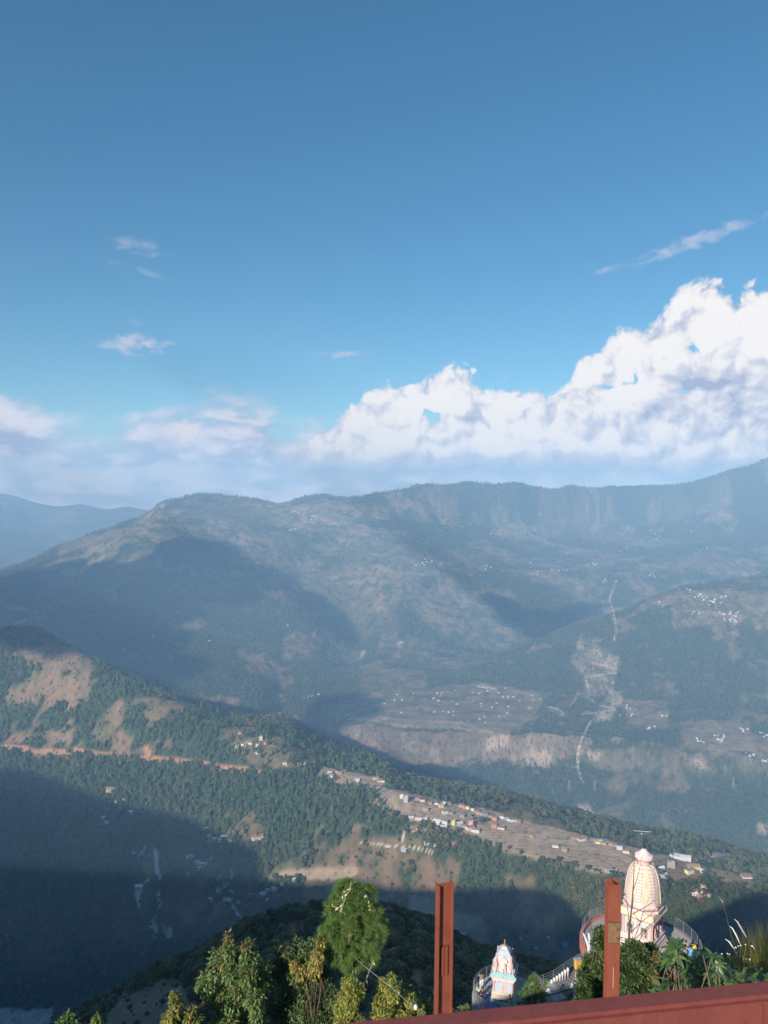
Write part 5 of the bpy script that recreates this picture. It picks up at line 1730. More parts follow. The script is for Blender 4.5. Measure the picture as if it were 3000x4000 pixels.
for k in range(NR):
    ac = a_off + k * 2 * math.pi / NR
    mb = MB()
    for i in range(len(zs) - 1):
        z0, z1 = zs[i] + 0.024, zs[i + 1] - 0.024
        rr = []
        for z in (z0, z1):
            ro, ri = spr(z) + 0.075, spr(z) - 0.12
            ring = [(ro * math.cos(ac + q * half), ro * math.sin(ac + q * half), z) for q in (-1, -0.33, 0.33, 1)] + [(ri * math.cos(ac + q * half), ri * math.sin(ac + q * half), z) for q in (1, -1)]
            rr.append(ring)
        mb.rings(rr)
    tag(mb.build('rib', M_PALE, T), kind='stuff')
    core = MB()
    core.rings([[(r_ * math.cos(ac + q * half * 0.97), r_ * math.sin(ac + q * half * 0.97), z) for q in (-1, 0, 1) for r_ in (spr(z) + 0.04,)] + [((spr(z) - 0.14) * math.cos(ac + q * half * 0.97), (spr(z) - 0.14) * math.sin(ac + q * half * 0.97), z) for q in (1, -1)] for z in zs])
    core.build('rib_joint', M_JOINT, T)
    a0, a1 = ac + half * 0.99, ac + 2 * math.pi / NR - half * 0.99
    pn = MB()
    pn.rings([[(spr(z) * math.cos(a0 + (a1 - a0) * q), spr(z) * math.sin(a0 + (a1 - a0) * q), z) for q in (0, 0.25, 0.5, 0.75, 1)] + [((spr(z) - 0.1) * math.cos(a), (spr(z) - 0.1) * math.sin(a), z) for a in (a1, a0)] for z in zs])
    pp = pn.build('panel', M_CREAM, T)
    am = (a0 + a1) / 2
    orn = MB()                                       # raised leaf ornaments on the panel
    for z, s in ((6.9, 0.15), (7.25, 0.10)):
        r0 = spr(z) + 0.012
        orn.add([(r0 * math.cos(am - s / r0 * 0.6), r0 * math.sin(am - s / r0 * 0.6), z - s), (r0 * math.cos(am + s / r0 * 0.6), r0 * math.sin(am + s / r0 * 0.6), z - s), ((r0 + 0.05) * math.cos(am), (r0 + 0.05) * math.sin(am), z - s * 0.4), ((spr(z + s) + 0.012) * math.cos(am), (spr(z + s) + 0.012) * math.sin(am), z + s)], [(0, 1, 2), (1, 3, 2), (3, 0, 2)])
    oo = orn.build('ornament', M_PINK, pp)
MB().lathe([(0.70, 8.55), (0.56, 8.60), (0.50, 8.68), (0.50, 8.80), (0.60, 8.84)], 24).build('neck', M_PINK, T, smooth=True)
am = MB()
rings = []
for r_, z in [(0.52, 8.82), (0.74, 8.90), (0.86, 9.06), (0.885, 9.20), (0.84, 9.36), (0.68, 9.48), (0.60, 9.52)]:
    rings.append([((r_ * (1.0 if i % 2 else 0.94)) * math.cos(i * math.pi / 28), (r_ * (1.0 if i % 2 else 0.94)) * math.sin(i * math.pi / 28), z) for i in range(56)])
am.rings(rings).build('fluted_disc', M_PALE, T)
MB().lathe([(0.64, 9.50), (0.62, 9.58), (0.44, 9.66), (0.42, 9.72), (0.30, 9.80), (0.24, 9.90), (0.10, 9.98)], 24).build('cap', M_PALE, T, smooth=True)
MB().lathe([(0.10, 9.96), (0.15, 10.06), (0.16, 10.16), (0.06, 10.30), (0.08, 10.36), (0.03, 10.46), (0.05, 10.56), (0.02, 10.70), (0.015, 11.0)], 12).build('finial', M_DARKMET, T, smooth=True)
fr = empty('light_frame', (TX, TY, TZ + 8.1))
tag(fr, 'thin bar on two slender rods above the temple finial with a lamp', 'lamp frame')
yb = 0.75
MB().tube([(-0.90, yb, 3.32), (0.90, yb, 3.22)], 0.022, 6).build('cross_bar', M_WHITE, fr)
for x, zz in ((-0.90, 3.32), (0.90, 3.22)):
    MB().tube([(x, yb, -0.25), (x, yb, zz)], 0.014, 6).build('rod', M_DARKMET, fr)
MB().ball((-0.03, yb, 3.02), 0.075, 10, 6).build('lamp', M_WHITE, fr, smooth=True)
MB().tube([(-0.03, yb, 3.10), (-0.03, yb, 3.28)], 0.012, 6).build('hanger', M_DARKMET, fr)
MB().tube([(-0.9, yb, 3.3), (-0.45, yb, 2.9), (-0.05, 0.1, 2.4)], 0.008, 5).build('stay_wire', M_DARKMET, fr)


def ring_wall(c, r0, r1, z0, z1, a0, a1, mat, name, parent, n=64):
    mb = MB()
    rr = []
    for i in range(n + 1):
        a = a0 + (a1 - a0) * i / n
        rr.append([(math.cos(a) * r0, math.sin(a) * r0, z0), (math.cos(a) * r1, math.sin(a) * r1, z0), (math.cos(a) * r1, math.sin(a) * r1, z1), (math.cos(a) * r0, math.sin(a) * r0, z1)])
    mb.rings(rr)
    return mb.build(name, mat, parent)


def railing(name, label, centre, r, a0, a1, h, posts, rails, z0=0.0, pr=0.022, mat=None):
    g = empty(name, centre)
    tag(g, label, 'railing')
    for i in range(posts):
        a = a0 + (a1 - a0) * i / (posts - 1)
        MB().tube([(r * math.cos(a), r * math.sin(a), z0), (r * math.cos(a), r * math.sin(a), z0 + h)], pr * 1.15, 6).build('post', mat or M_STEEL, g)
    for k in range(rails):
        zz = z0 + h * (0.22 + 0.78 * k / (rails - 1))
        n = 56
        MB().tube([(r * math.cos(a0 + (a1 - a0) * i / n), r * math.sin(a0 + (a1 - a0) * i / n), zz) for i in range(n + 1)], pr if k == rails - 1 else pr * 0.7, 6).build('rail', mat or M_STEEL, g)
    return g


def rock_foot(c, r, ztop):
    """how far a platform's wall has to go down to stand in the hill"""
    zz = [float(ground(np.array(c[0] + r * math.cos(a)), np.array(c[1] + r * math.sin(a)))) for a in np.linspace(0, 6.28, 12)]
    return min(min(zz), ztop - 1) - 1.0


PC = (TX - 0.15, TY, TZ - 0.02)
pf = empty('temple_platform', PC)
tag(pf, 'round grey platform with red rim carrying the temple tower', 'platform')
zf = rock_foot(PC, 5.6, TZ) - TZ
MB().lathe([(5.45, zf), (5.45, -0.30), (5.6, -0.29), (5.6, 0.0)], 72).build('floor', M_CONC, pf)
ring_wall(PC, 5.6, 5.95, -0.75, 0.16, R(110), R(300), M_REDWALL, 'red_rim', pf, 60)
ring_wall(PC, 5.6, 5.9, -0.75, 0.155, R(-60), R(110), M_SLATE, 'dark_rim', pf, 60)
ring_wall(PC, 5.455, 5.60, zf, -0.751, 0, 2 * math.pi, M_REDWALL, 'retaining_wall', pf, 72)
railing('round_railing', 'steel railing round the temple platform', (PC[0], PC[1], PC[2] + 0.16), 5.72, 0, 2 * math.pi * 0.985, 1.05, 30, 5)
for k, (ax, ay, bx, by, lb) in enumerate(((2300, 3705, 2279, 3646, 'white curved horn leaning outward at the platform rim'), (2304, 3690, 2298, 3644, 'white curved horn standing upright at the platform rim'))):
    a, b = at(ax, ay, 74.6), at(bx, by, 74.6)
    hn = empty('horn', a)
    tag(hn, lb, 'horn', 'white horns on the platform rim')
    d = b - a
    MB().tube([(0, 0, -0.5), (0, 0, 0), tuple(d * 0.45 + Vector((0.04, 0, 0))), tuple(d * 0.85 + Vector((0.02, 0, 0))), tuple(d)], [0.16, 0.14, 0.12, 0.10, 0.05], 10).build('horn_body', M_WHITE, hn, smooth=True)

# ------------------------------------------------------------------ small shrine
sz = at(1965, 3922, 73.3).z
sc0 = at(1968, 3900, 74.3)
S = empty('small_shrine', (sc0.x, sc0.y, sz), R(-15))
tag(S, 'small tiered shrine with pastel walls, blue-grey dome and gold finial', 'shrine')
MB().lathe([(1.22, -0.2), (1.22, 0.10), (1.15, 0.12), (1.15, 0.22)], 4, square=True).build('green_step', M_MINT, S)
MB().lathe([(1.08, 0.22), (1.08, 0.42)], 4, square=True).build('base_band', M_PALE, S)
for side in range(4):
    for x in (-0.72, -0.2, 0.34, 0.78):
        q = MB().box((x, -1.082, 0.32), (0.36, 0.012, 0.10)).build('vent_slot_shade', M_RECESS_SHADE, S)  # flat dark plates; the shade inside the slots is only colour
        q.matrix_local = Matrix.Rotation(side * math.pi / 2, 4, 'Z')
MB().lathe([(1.10, 0.42), (1.14, 0.46), (1.12, 0.56), (1.02, 0.62), (1.06, 0.72), (1.06, 0.78)], 4, square=True).build('rose_moulding', M_PALE, S)
MB().lathe([(1.05, 0.78), (1.10, 0.86), (1.10, 1.00), (1.02, 1.06)], 4, square=True).build('cream_moulding', M_CREAM, S)
MB().box((0, 0, 1.58), (1.84, 1.84, 1.05)).build('wall', M_BLUEG, S)
for side in range(4):
    rot = Matrix.Rotation(side * math.pi / 2, 4, 'Z')
    for x in (-0.88, 0.88):
        q = MB().lathe([(0.10, 1.06), (0.10, 1.14), (0.07, 1.18), (0.07, 1.82), (0.10, 1.86), (0.08, 1.92), (0.13, 2.02), (0.13, 2.10)], 10, (x, -0.92, 0)).build('pilaster', M_PINK, S)
        q.matrix_local = rot
    dr_ = empty('false_door', (0, 0, 0))
    dr_.parent = S
    dr_.matrix_local = rot
    MB().box((0, -0.93, 1.40), (0.30, 0.03, 0.66)).build('door_leaf', M_PINK, dr_)
    for x in (-0.18, 0.18):
        MB().box((x, -0.935, 1.41), (0.05, 0.05, 0.68)).build('jamb', M_CREAM, dr_)
    MB().box((0, -0.94, 1.79), (0.56, 0.06, 0.06)).build('lintel', M_WHITE, dr_)
    MB().add([(-0.28, -0.96, 1.82), (0.28, -0.96, 1.82), (0, -0.96, 1.98), (-0.28, -0.92, 1.82), (0.28, -0.92, 1.82), (0, -0.92, 1.98)], [(0, 1, 2), (5, 4, 3), (0, 3, 4, 1), (1, 4, 5, 2), (2, 5, 3, 0)]).build('pediment', M_BLUEG, dr_)
MB().lathe([(0.98, 2.10), (1.02, 2.18), (1.02, 2.30), (1.12, 2.36), (1.12, 2.50), (1.24, 2.58), (1.24, 2.64)], 4, square=True).build('cornice', M_PALE, S)
MB().lathe([(1.25, 2.64), (1.27, 2.68), (1.16, 2.86), (1.02, 2.98), (1.0, 3.04)], 4, square=True).build('teal_eave', M_TEAL, S)
for a in range(4):
    ang = math.pi / 4 + a * math.pi / 2
    MB().lathe([(0.06, 2.6), (0.08, 2.75), (0.03, 2.92)], 6, (math.cos(ang) * 1.72, math.sin(ang) * 1.72, 0)).build('corner_finial', M_TEAL, S)
MB().box((0, 0, 3.30), (1.60, 1.60, 0.56)).build('tier_wall', M_PALE, S)
for side in range(4):
    rot = Matrix.Rotation(side * math.pi / 2, 4, 'Z')
    for x, w in ((-0.72, 0.36), (0.0, 0.52), (0.72, 0.36)):
        pv_ = empty('tier_pavilion', (0, 0, 0))
        pv_.parent = S
        pv_.matrix_local = rot @ Matrix.Translation((x, -0.80, 3.02))
        MB().box((0, -0.04, 0.22), (w, 0.24, 0.44)).build('pavilion_body', M_PALE, pv_)
        MB().lathe([(w * 0.62, 0.44), (w * 0.62, 0.50), (w * 0.5, 0.58), (w * 0.56, 0.70), (w * 0.34, 0.84), (0.04, 0.92)], 10, (0, -0.02, 0), sy=0.7).build('pavilion_roof', M_PINK if x else M_PALE, pv_, smooth=True)
        fg = MB()
        fg.lathe([(0.09, 0.0), (0.08, 0.15), (0.10, 0.24), (0.03, 0.30)], 8, (0, -0.22, 0.02))
        fg.ball((0, -0.22, 0.38), 0.06, 8, 5)
        fg.build('figure', M_PINK, pv_, smooth=True)
MB().box((0, 0, 3.72), (1.35, 1.35, 0.30)).build('upper_tier', M_PALE, S)
for side in range(4):
    rot = Matrix.Rotation(side * math.pi / 2, 4, 'Z')
    q = MB()
    q.rings([[(0.36 * math.cos(i * math.pi / 8), yy, 4.02 + 0.36 * math.sin(i * math.pi / 8)) for i in range(16)] for yy in (-0.78, -0.60)])
    q = q.build('round_gable', M_PALE, S)
    q.matrix_local = rot
    q = MB().lathe([(0.10, 3.86), (0.12, 4.1), (0.07, 4.3), (0.08, 4.5), (0.01, 4.66)], 6, (0.72, -0.72, 0)).build('corner_finial', M_PINK, S)
    q.matrix_local = rot
MB().lathe([(0.62, 3.86), (0.64, 4.05), (0.62, 4.35), (0.60, 4.42)], 4, square=True).build('drum', M_PALE, S)
MB().lathe([(0.66, 4.42), (0.68, 4.48), (0.62, 4.66), (0.50, 4.86), (0.34, 4.98), (0.30, 5.0)], 4, square=True).build('dome', M_BLUEG, S)
MB().lathe([(0.685, 4.44), (0.70, 4.47), (0.685, 4.51)], 4, square=True).build('dome_band', M_TEAL, S)
MB().lathe([(0.33, 4.94), (0.30, 5.02), (0.24, 5.12), (0.20, 5.16)], 4, square=True).build('dome_cap', M_WHITE, S)
MB().lathe([(0.10, 5.14), (0.13, 5.22), (0.06, 5.32), (0.10, 5.40), (0.04, 5.50), (0.05, 5.56), (0.01, 5.80)], 12).build('finial', M_GOLD, S, smooth=True)

SPC = (at(1990, 3890, 74.4).x, 74.4, sz - 0.02)
sp = empty('shrine_platform', SPC)
tag(sp, 'round walled platform carrying the small shrine', 'platform')
zf = rock_foot(SPC, 3.6, sz) - sz
MB().lathe([(3.6, zf), (3.66, -0.4), (3.66, -0.12), (3.6, -0.10), (3.6, 0.0)], 56).build('floor', M_CONC, sp)
railing('round_railing', 'steel railing round the small shrine platform', SPC, 3.55, R(-55), R(235), 1.08, 24, 5, pr=0.020)
tp = empty('tarpaulin', (SPC[0] - 1.9, SPC[1] - 0.9, SPC[2] + 0.012))
tag(tp, 'crumpled dark blue tarpaulin spread on the shrine platform floor', 'tarpaulin')
vs, fs = [], []
nx_, ny_ = 14, 18
for j in range(ny_):
    for i in range(nx_):
        vs.append((-0.75 + 1.5 * i / (nx_ - 1), -1.2 + 2.4 * j / (ny_ - 1), 0.02 + 0.10 * float(fbm(np.array(i * 0.35), np.array(j * 0.35), 3, 5))))
for j in range(ny_ - 1):
    for i in range(nx_ - 1):
        k = j * nx_ + i
        fs.append((k, k + 1, k + nx_ + 1, k + nx_))
MB().add(vs, fs).build('sheet', M_BLUETARP, tp, smooth=True)

# ------------------------------------------------------------------ stairs, walls and rails between the two platforms
A_, B_ = at(2286, 3795, 72.0), at(2186, 3862, 70.6)
flat_d = Vector((B_.x - A_.x, B_.y - A_.y, 0))
ln = flat_d.length
fd = flat_d.normalized()
yaw = math.atan2(fd.y, fd.x)
stq = empty('stone_stairs', (A_.x, A_.y, A_.z), yaw)
tag(stq, 'dark stone stairs leading down from the temple platform', 'stairs')
ns = 9
drop = A_.z - B_.z
for i in range(ns):
    zt_ = -drop * (i + 0.5) / ns
    hgt = 1.2
    MB().box((ln * (i + 0.5) / ns, 0, zt_ - hgt / 2), (ln / ns * 0.985, 2.3, hgt)).build('step', M_SLATE, stq, bevel=0.01)
MB().box((-1.05, 0.1, -0.62), (2.0, 2.6, 1.2)).build('top_landing', M_SLATE, stq)
MB().box((ln + 1.25, -0.2, -drop - 0.7), (2.4, 2.8, 1.2)).build('lower_landing', M_CONC, stq)
MB().box((ln * 0.5 + 0.1, 0, -drop - 3.4), (ln + 4.0, 2.1, 5.2)).build('stair_base', M_CONC, stq)
for yy, lb in ((-1.12, 'sloping steel handrail on the valley side of the stairs'), (1.12, 'sloping steel handrail on the hill side of the stairs')):
    hr = empty('handrail', (A_.x, A_.y, A_.z), yaw)
    tag(hr, lb, 'handrail', 'stair handrails')
    P = [(-1.9, yy, 0.0), (0, yy, 0), (ln, yy, -drop), (ln + 2.2, yy, -drop - 0.1)]
    for k in range(4):
        up = 0.28 + 0.24 * k
        MB().tube([(a, b, c + up) for a, b, c in P], 0.018, 6).build('rail', M_STEEL, hr)
    for f in range(7):
        x = -1.9 + (ln + 4.1) * f / 6
        zz = 0 if x < 0 else (-drop * min(1, x / ln))
        MB().tube([(x, yy, zz - 0.1), (x, yy, zz + 1.0)], 0.02, 6).build('post', M_STEEL, hr)
for i in range(7):
    f = (i + 0.5) / 7
    p = at(2150 + 74 * f, 3842 - 55 * f, 71.6)
    pt_ = empty('lamp_pot', p)
    tag(pt_, 'little white pot in the row along the stair edge', 'pot', 'white pots along the stairs')
    MB().lathe([(0.07, -0.6), (0.08, -0.1), (0.12, 0.0), (0.14, 0.16), (0.10, 0.22), (0.12, 0.26)], 10).build('pot_body', M_WHITE, pt_, smooth=True)

yw0, yw1 = at(2251, 3752, 72.6), at(2320, 3770, 73.4)
cy_, = [(yw0 + yw1) / 2]
yy_ = math.atan2(yw1.y - yw0.y, yw1.x - yw0.x)
yw = empty('yellow_wall', (cy_.x, cy_.y, cy_.z - 3.0), yy_)
tag(yw, 'bright yellow wall with grey coping under the temple platform', 'wall')
wl_ = (yw1 - yw0).length
MB().box((0, 0, 1.75), (wl_, 0.3, 3.5)).build('wall_body', M_YELLOW, yw)
MB().box((0, 0, 3.57), (wl_ + 0.1, 0.42, 0.13)).build('coping', M_CONC, yw)
for k in range(5):
    MB().tube([(-wl_ / 2 + wl_ * k / 4, 0, 3.63), (-wl_ / 2 + wl_ * k / 4, 0, 3.92)], 0.018, 6).build('rail_post', M_STEEL, yw)
MB().tube([(-wl_ / 2, 0, 3.92), (wl_ / 2, 0, 3.92)], 0.02, 6).build('top_rail', M_STEEL, yw)

pc_ = at(2260, 3880, 68.0)
pil = empty('white_pillar', (pc_.x, pc_.y, pc_.z - 2.0), R(-20))
tag(pil, 'thick white gate pillar with a pinkish block on top', 'pillar')
MB().box((0, 0, 1.55), (0.92, 0.8, 3.1)).build('shaft', M_WHITE, pil, bevel=0.02)
MB().box((-0.08, 0, 3.14), (0.70, 0.6, 0.08)).build('ledge', M_SLATE, pil)
MB().box((-0.10, 0, 3.50), (0.52, 0.46, 0.66), 0.1, 0.9).build('block', M_PINK, pil, bevel=0.03)
pc2 = at(2300, 3860, 68.6)
wl2 = empty('cream_wall', (pc2.x, pc2.y, pc2.z - 2.5), R(-8))
tag(wl2, 'cream plastered wall beside the white pillar, half hidden by bushes', 'wall')
MB().box((0, 0, 2.1), (1.3, 0.25, 4.2)).build('wall_body', M_CREAM, wl2)
MB().box((0, 0, 4.25), (1.4, 0.34, 0.1)).build('coping', M_CONC, wl2)
pc3 = at(2236, 3875, 67.4)
shp = empty('white_board', (pc3.x, pc3.y, pc3.z), R(-50))
tag(shp, 'small pale board fixed beside the white pillar', 'board')
MB().add([(-0.25, -0.02, 0.1), (0.2, -0.02, 0.0), (0.25, -0.02, 0.62), (-0.1, -0.02, 0.8), (-0.25, 0.02, 0.1), (0.2, 0.02, 0.0), (0.25, 0.02, 0.62), (-0.1, 0.02, 0.8)], [(0, 1, 2, 3), (7, 6, 5, 4), (0, 4, 5, 1), (1, 5, 6, 2), (2, 6, 7, 3), (3, 7, 4, 0)]).build('board_face', M_WHITE, shp)
MB().box((0, 0.04, -0.8), (0.05, 0.05, 2.2)).build('stake', M_STEEL, shp)
rl = empty('dark_pipe', at(2080, 3915, 66.0))
tag(rl, 'dark pipe rail slanting in front of the lower landing', 'pipe')
lo = Vector(rl.location)
MB().tube([at(2015, 3920, 66.0) - lo, at(2110, 3898, 66.0) - lo, at(2236, 3862, 66.0) - lo], 0.05, 8).build('pipe_run', M_DARKMET, rl, smooth=True)
for px, py in ((2030, 3916), (2130, 3892), (2234, 3863)):
    a = at(px, py, 66.0) - lo
    MB().tube([a, (a.x, a.y, a.z - 3.5)], 0.03, 6).build('pipe_leg', M_DARKMET, rl)
sk = empty('white_sack', at(2143, 3912, 68.0))
tag(sk, 'bulging white sack standing by the lower landing', 'sack')
MB().lathe([(0.30, -1.0), (0.42, 0.05), (0.44, 0.35), (0.36, 0.75), (0.22, 1.0), (0.12, 1.12), (0.2, 1.2)], 12).build('sack_body', M_WHITE, sk, smooth=True)

# ------------------------------------------------------------------ people
M_SKIN = paint_mat('skin', (0.28, 0.15, 0.09), 0.6, 0.1, 4.0)
M_HAIR = paint_mat('black_hair', (0.012, 0.010, 0.010), 0.5, 0.2, 10.0)
cloth = lambda n, c: paint_mat(n, c, 0.85, 0.15, 5.0)


def skin_mesh(name, verts, edges, radii, mat, parent, root=0):
    me = bpy.data.meshes.new(name)
    me.from_pydata(verts, edges, [])
    o = link(name, me, mat, parent)
    o.modifiers.new('skin', 'SKIN')
    for i, v in enumerate(me.skin_vertices[0].data):
        v.radius = (radii[i], radii[i] * 0.85)
        v.use_root = (i == root)
    sb = o.modifiers.new('subsurf', 'SUBSURF')
    sb.levels = sb.render_levels = 2
    return o


def person(label, loc, rz, h, shirt, legs, pose='stand', hair_long=False, skirt=False):
    """joints as fractions of the standing height; arms follow the pose"""
    r = empty('person', loc, rz)
    tag(r, label, 'person', 'visitors at the temple')
    s = h
    knee, hipz = 0.27, 0.52
    if pose == 'sit':
        legs_p = {'hipL': (-0.05, 0, 0.12), 'kneeL': (-0.10, -0.24, 0.16), 'ankL': (-0.08, -0.28, 0.02), 'toeL': (-0.08, -0.36, 0.015), 'hipR': (0.05, 0, 0.12), 'kneeR': (0.10, -0.24, 0.16), 'ankR': (0.08, -0.28, 0.02), 'toeR': (0.08, -0.36, 0.015)}
        base = 0.14 - 0.54
    else:
        legs_p = {'hipL': (-0.052, 0, 0.50), 'kneeL': (-0.058, -0.012, 0.27), 'ankL': (-0.06, 0.01, 0.04), 'toeL': (-0.065, -0.075, 0.018), 'hipR': (0.052, 0, 0.50), 'kneeR': (0.06, -0.02, 0.27), 'ankR': (0.065, 0.0, 0.04), 'toeR': (0.075, -0.085, 0.018)}
        base = 0.0
    up = lambda x, y, z: (x, y, z + base)
    if pose == 'photo':
        arms = {'elL': up(-0.14, -0.10, 0.74), 'haL': up(-0.03, -0.16, 0.90), 'elR': up(0.14, -0.10, 0.76), 'haR': up(0.05, -0.15, 0.92)}
    else:
        arms = {'elL': up(-0.15, 0.01, 0.64), 'haL': up(-0.14, -0.06, 0.48), 'elR': up(0.15, 0.01, 0.64), 'haR': up(0.14, -0.06, 0.48)}
    J = {'pel': up(0, 0, 0.54), 'belly': up(0, -0.005, 0.62), 'chest': up(0, 0, 0.73), 'neck': up(0, 0, 0.82), 'jaw': up(0, -0.015, 0.875), 'skull': up(0, -0.005, 0.945), 'shL': up(-0.11, 0, 0.79), 'shR': up(0.11, 0, 0.79), **legs_p, **arms}
    RAD = {'pel': .075, 'belly': .068, 'chest': .082, 'neck': .028, 'jaw': .042, 'skull': .052, 'shL': .036, 'shR': .036, 'hipL': .058, 'hipR': .058, 'kneeL': .036, 'kneeR': .036, 'ankL': .022, 'ankR': .022, 'toeL': .018, 'toeR': .018, 'elL': .025, 'elR': .025, 'haL': .020, 'haR': .020}
    E = [('pel', 'belly'), ('belly', 'chest'), ('chest', 'neck'), ('neck', 'jaw'), ('jaw', 'skull'), ('chest', 'shL'), ('shL', 'elL'), ('elL', 'haL'), ('chest', 'shR'), ('shR', 'elR'), ('elR', 'haR'), ('pel', 'hipL'), ('hipL', 'kneeL'), ('kneeL', 'ankL'), ('ankL', 'toeL'), ('pel', 'hipR'), ('hipR', 'kneeR'), ('kneeR', 'ankR'), ('ankR', 'toeR')]
    def sub(names, grow, cut=None):
        nm = list(names)
        P = {k: Vector(J[k]) * s for k in nm}
        for k, (a, f) in (cut or {}).items():
            P[k] = Vector(J[a]) * s * (1 - f) + Vector(J[k]) * s * f
        ed = [(nm.index(a), nm.index(b)) for a, b in E if a in nm and b in nm]
        return [tuple(P[k]) for k in nm], ed, [RAD[k] * s * grow for k in nm]
    skin_mesh('body', *sub(list(J), 1.0), M_SKIN, r)
    skin_mesh('shirt', *sub(['pel', 'belly', 'chest', 'shL', 'elL', 'haL', 'shR', 'elR', 'haR'], 1.18, {'haL': ('elL', 0.55), 'haR': ('elR', 0.55)}), shirt, r)
    if skirt:
        MB().lathe([(0.17 * s, 0.03 * s), (0.14 * s, 0.25 * s), (0.10 * s, 0.5 * s), (0.085 * s, 0.58 * s)], 14).build('skirt', legs, r, smooth=True)
    else:
        skin_mesh('trousers', *sub(['pel', 'hipL', 'kneeL', 'ankL', 'hipR', 'kneeR', 'ankR'], 1.2), legs, r)
    hd = Vector(J['skull']) * s
    hm_ = MB()
    hm_.ball((hd.x, hd.y + 0.012 * s, hd.z + 0.012 * s), 0.062 * s, 12, 8, 1.05)
    if hair_long:
        hm_.tube([(hd.x, hd.y + 0.04 * s, hd.z), (hd.x, hd.y + 0.06 * s, hd.z - 0.10 * s), (hd.x, hd.y + 0.06 * s, hd.z - 0.22 * s)], [0.05 * s, 0.045 * s, 0.02 * s], 8)
    hm_.build('hair', M_HAIR, r, smooth=True)
    return r


flz = SPC[2]
def on_floor(px, py, z):
    u, t = ray(px, py)
    return Vector((u * z / t, z / t, z))
w_ = cloth('white_trousers', (0.75, 0.74, 0.74))
p = on_floor(1880, 3862, flz)
person('man in grey waistcoat and white trousers holding a phone up to his face', p, R(200), 1.70, cloth('grey_waistcoat', (0.30, 0.27, 0.25)), w_, 'photo')
p = on_floor(1869, 3906, flz)
person('person in pale green shirt by the railing', p, R(170), 1.5, cloth('pale_green_shirt', (0.42, 0.62, 0.48)), cloth('dark_trousers', (0.03, 0.03, 0.04)))
p = on_floor(1884, 3918, flz)
person('person in a dark coat seen from behind by the railing', p, R(185), 1.62, cloth('dark_coat', (0.025, 0.02, 0.025)), cloth('black_trousers', (0.02, 0.02, 0.025)))
p = on_floor(1991, 3946, flz)
person('woman in pale pink with long dark hair in front of the small shrine', p, R(20), 1.5, cloth('pale_pink_top', (0.70, 0.55, 0.53)), cloth('pink_skirt', (0.62, 0.45, 0.45)), hair_long=True, skirt=True)
pz = PC[2]
p = on_floor(2708, 3742, pz)
person('person in a yellow top at the railing right of the temple', p, R(160), 1.6, cloth('yellow_top', (0.85, 0.62, 0.03)), cloth('dark_jeans', (0.04, 0.05, 0.09)))
p = on_floor(2697, 3752, pz)
person('person in a light blue jacket beside the one in yellow', p, R(140), 1.5, cloth('blue_jacket', (0.14, 0.42, 0.62)), cloth('teal_skirt', (0.10, 0.35, 0.45)), skirt=True)
p = on_floor(2678, 3735, pz)
person('person in pale clothes nearest the temple on its right', p, R(200), 1.6, cloth('beige_top', (0.62, 0.5, 0.42)), cloth('grey_trousers', (0.3, 0.28, 0.28)))

# ------------------------------------------------------------------ hut on the near ridge
M_RUSTROOF = paint_mat('rusty_sheet_roof', (0.27, 0.12, 0.09), 0.7, 0.25, 2.0)
M_BLUE = paint_mat('bright_blue_sheet', (0.02, 0.10, 0.55), 0.5, 0.15, 3.0)
M_MUD = paint_mat('mud_wall', (0.30, 0.19, 0.12), 0.9, 0.2, 2.0)
hp = hit(1532, 3735, 90)
hs = hp.y * 60 / 3000                    # width of the roof seen in the photograph
hut = empty('farm_hut', (hp.x, hp.y, hp.z - 0.3), R(35))
tag(hut, 'small hut with rusty sheet roof and blue lean-to on the shaded ridge', 'hut')
MB().box((0, 0, hs * 0.2), (hs * 0.8, hs * 0.5, hs * 0.4)).build('wall', M_MUD, hut)
rf_ = MB()
rf_.add([(-hs * .5, -hs * .36, hs * .38), (hs * .5, -hs * .36, hs * .38), (hs * .5, 0, hs * .56), (-hs * .5, 0, hs * .56), (hs * .5, hs * .36, hs * .38), (-hs * .5, hs * .36, hs * .38)], [(0, 1, 2, 3), (3, 2, 4, 5), (0, 3, 5), (1, 4, 2), (0, 5, 4, 1)])
rf_.build('roof', M_RUSTROOF, hut)
MB().add([(-hs * .95, -hs * .3, hs * .16), (-hs * .5, -hs * .34, hs * .36), (-hs * .5, hs * .2, hs * .36), (-hs * .95, hs * .2, hs * .16), (-hs * .95, -hs * .3, hs * .13), (-hs * .5, -hs * .34, hs * .33), (-hs * .5, hs * .2, hs * .33), (-hs * .95, hs * .2, hs * .13)], [(0, 1, 2, 3), (7, 6, 5, 4), (0, 4, 5, 1), (1, 5, 6, 2), (2, 6, 7, 3), (3, 7, 4, 0)]).build('lean_to_sheet', M_BLUE, hut)
for x, y in ((-.93, -.28), (-.93, .18)):
    MB().box((hs * x, hs * y, hs * 0.06), (hs * .03, hs * .03, hs * 0.2)).build('prop', M_BARK, hut)
MB().lathe([(hs * .09, -0.1), (hs * .10, hs * .18), (hs * .05, hs * .22)], 10, (-hs * 1.0, -hs * .42, 0)).build('water_drum', M_WHITE, hut, smooth=True)


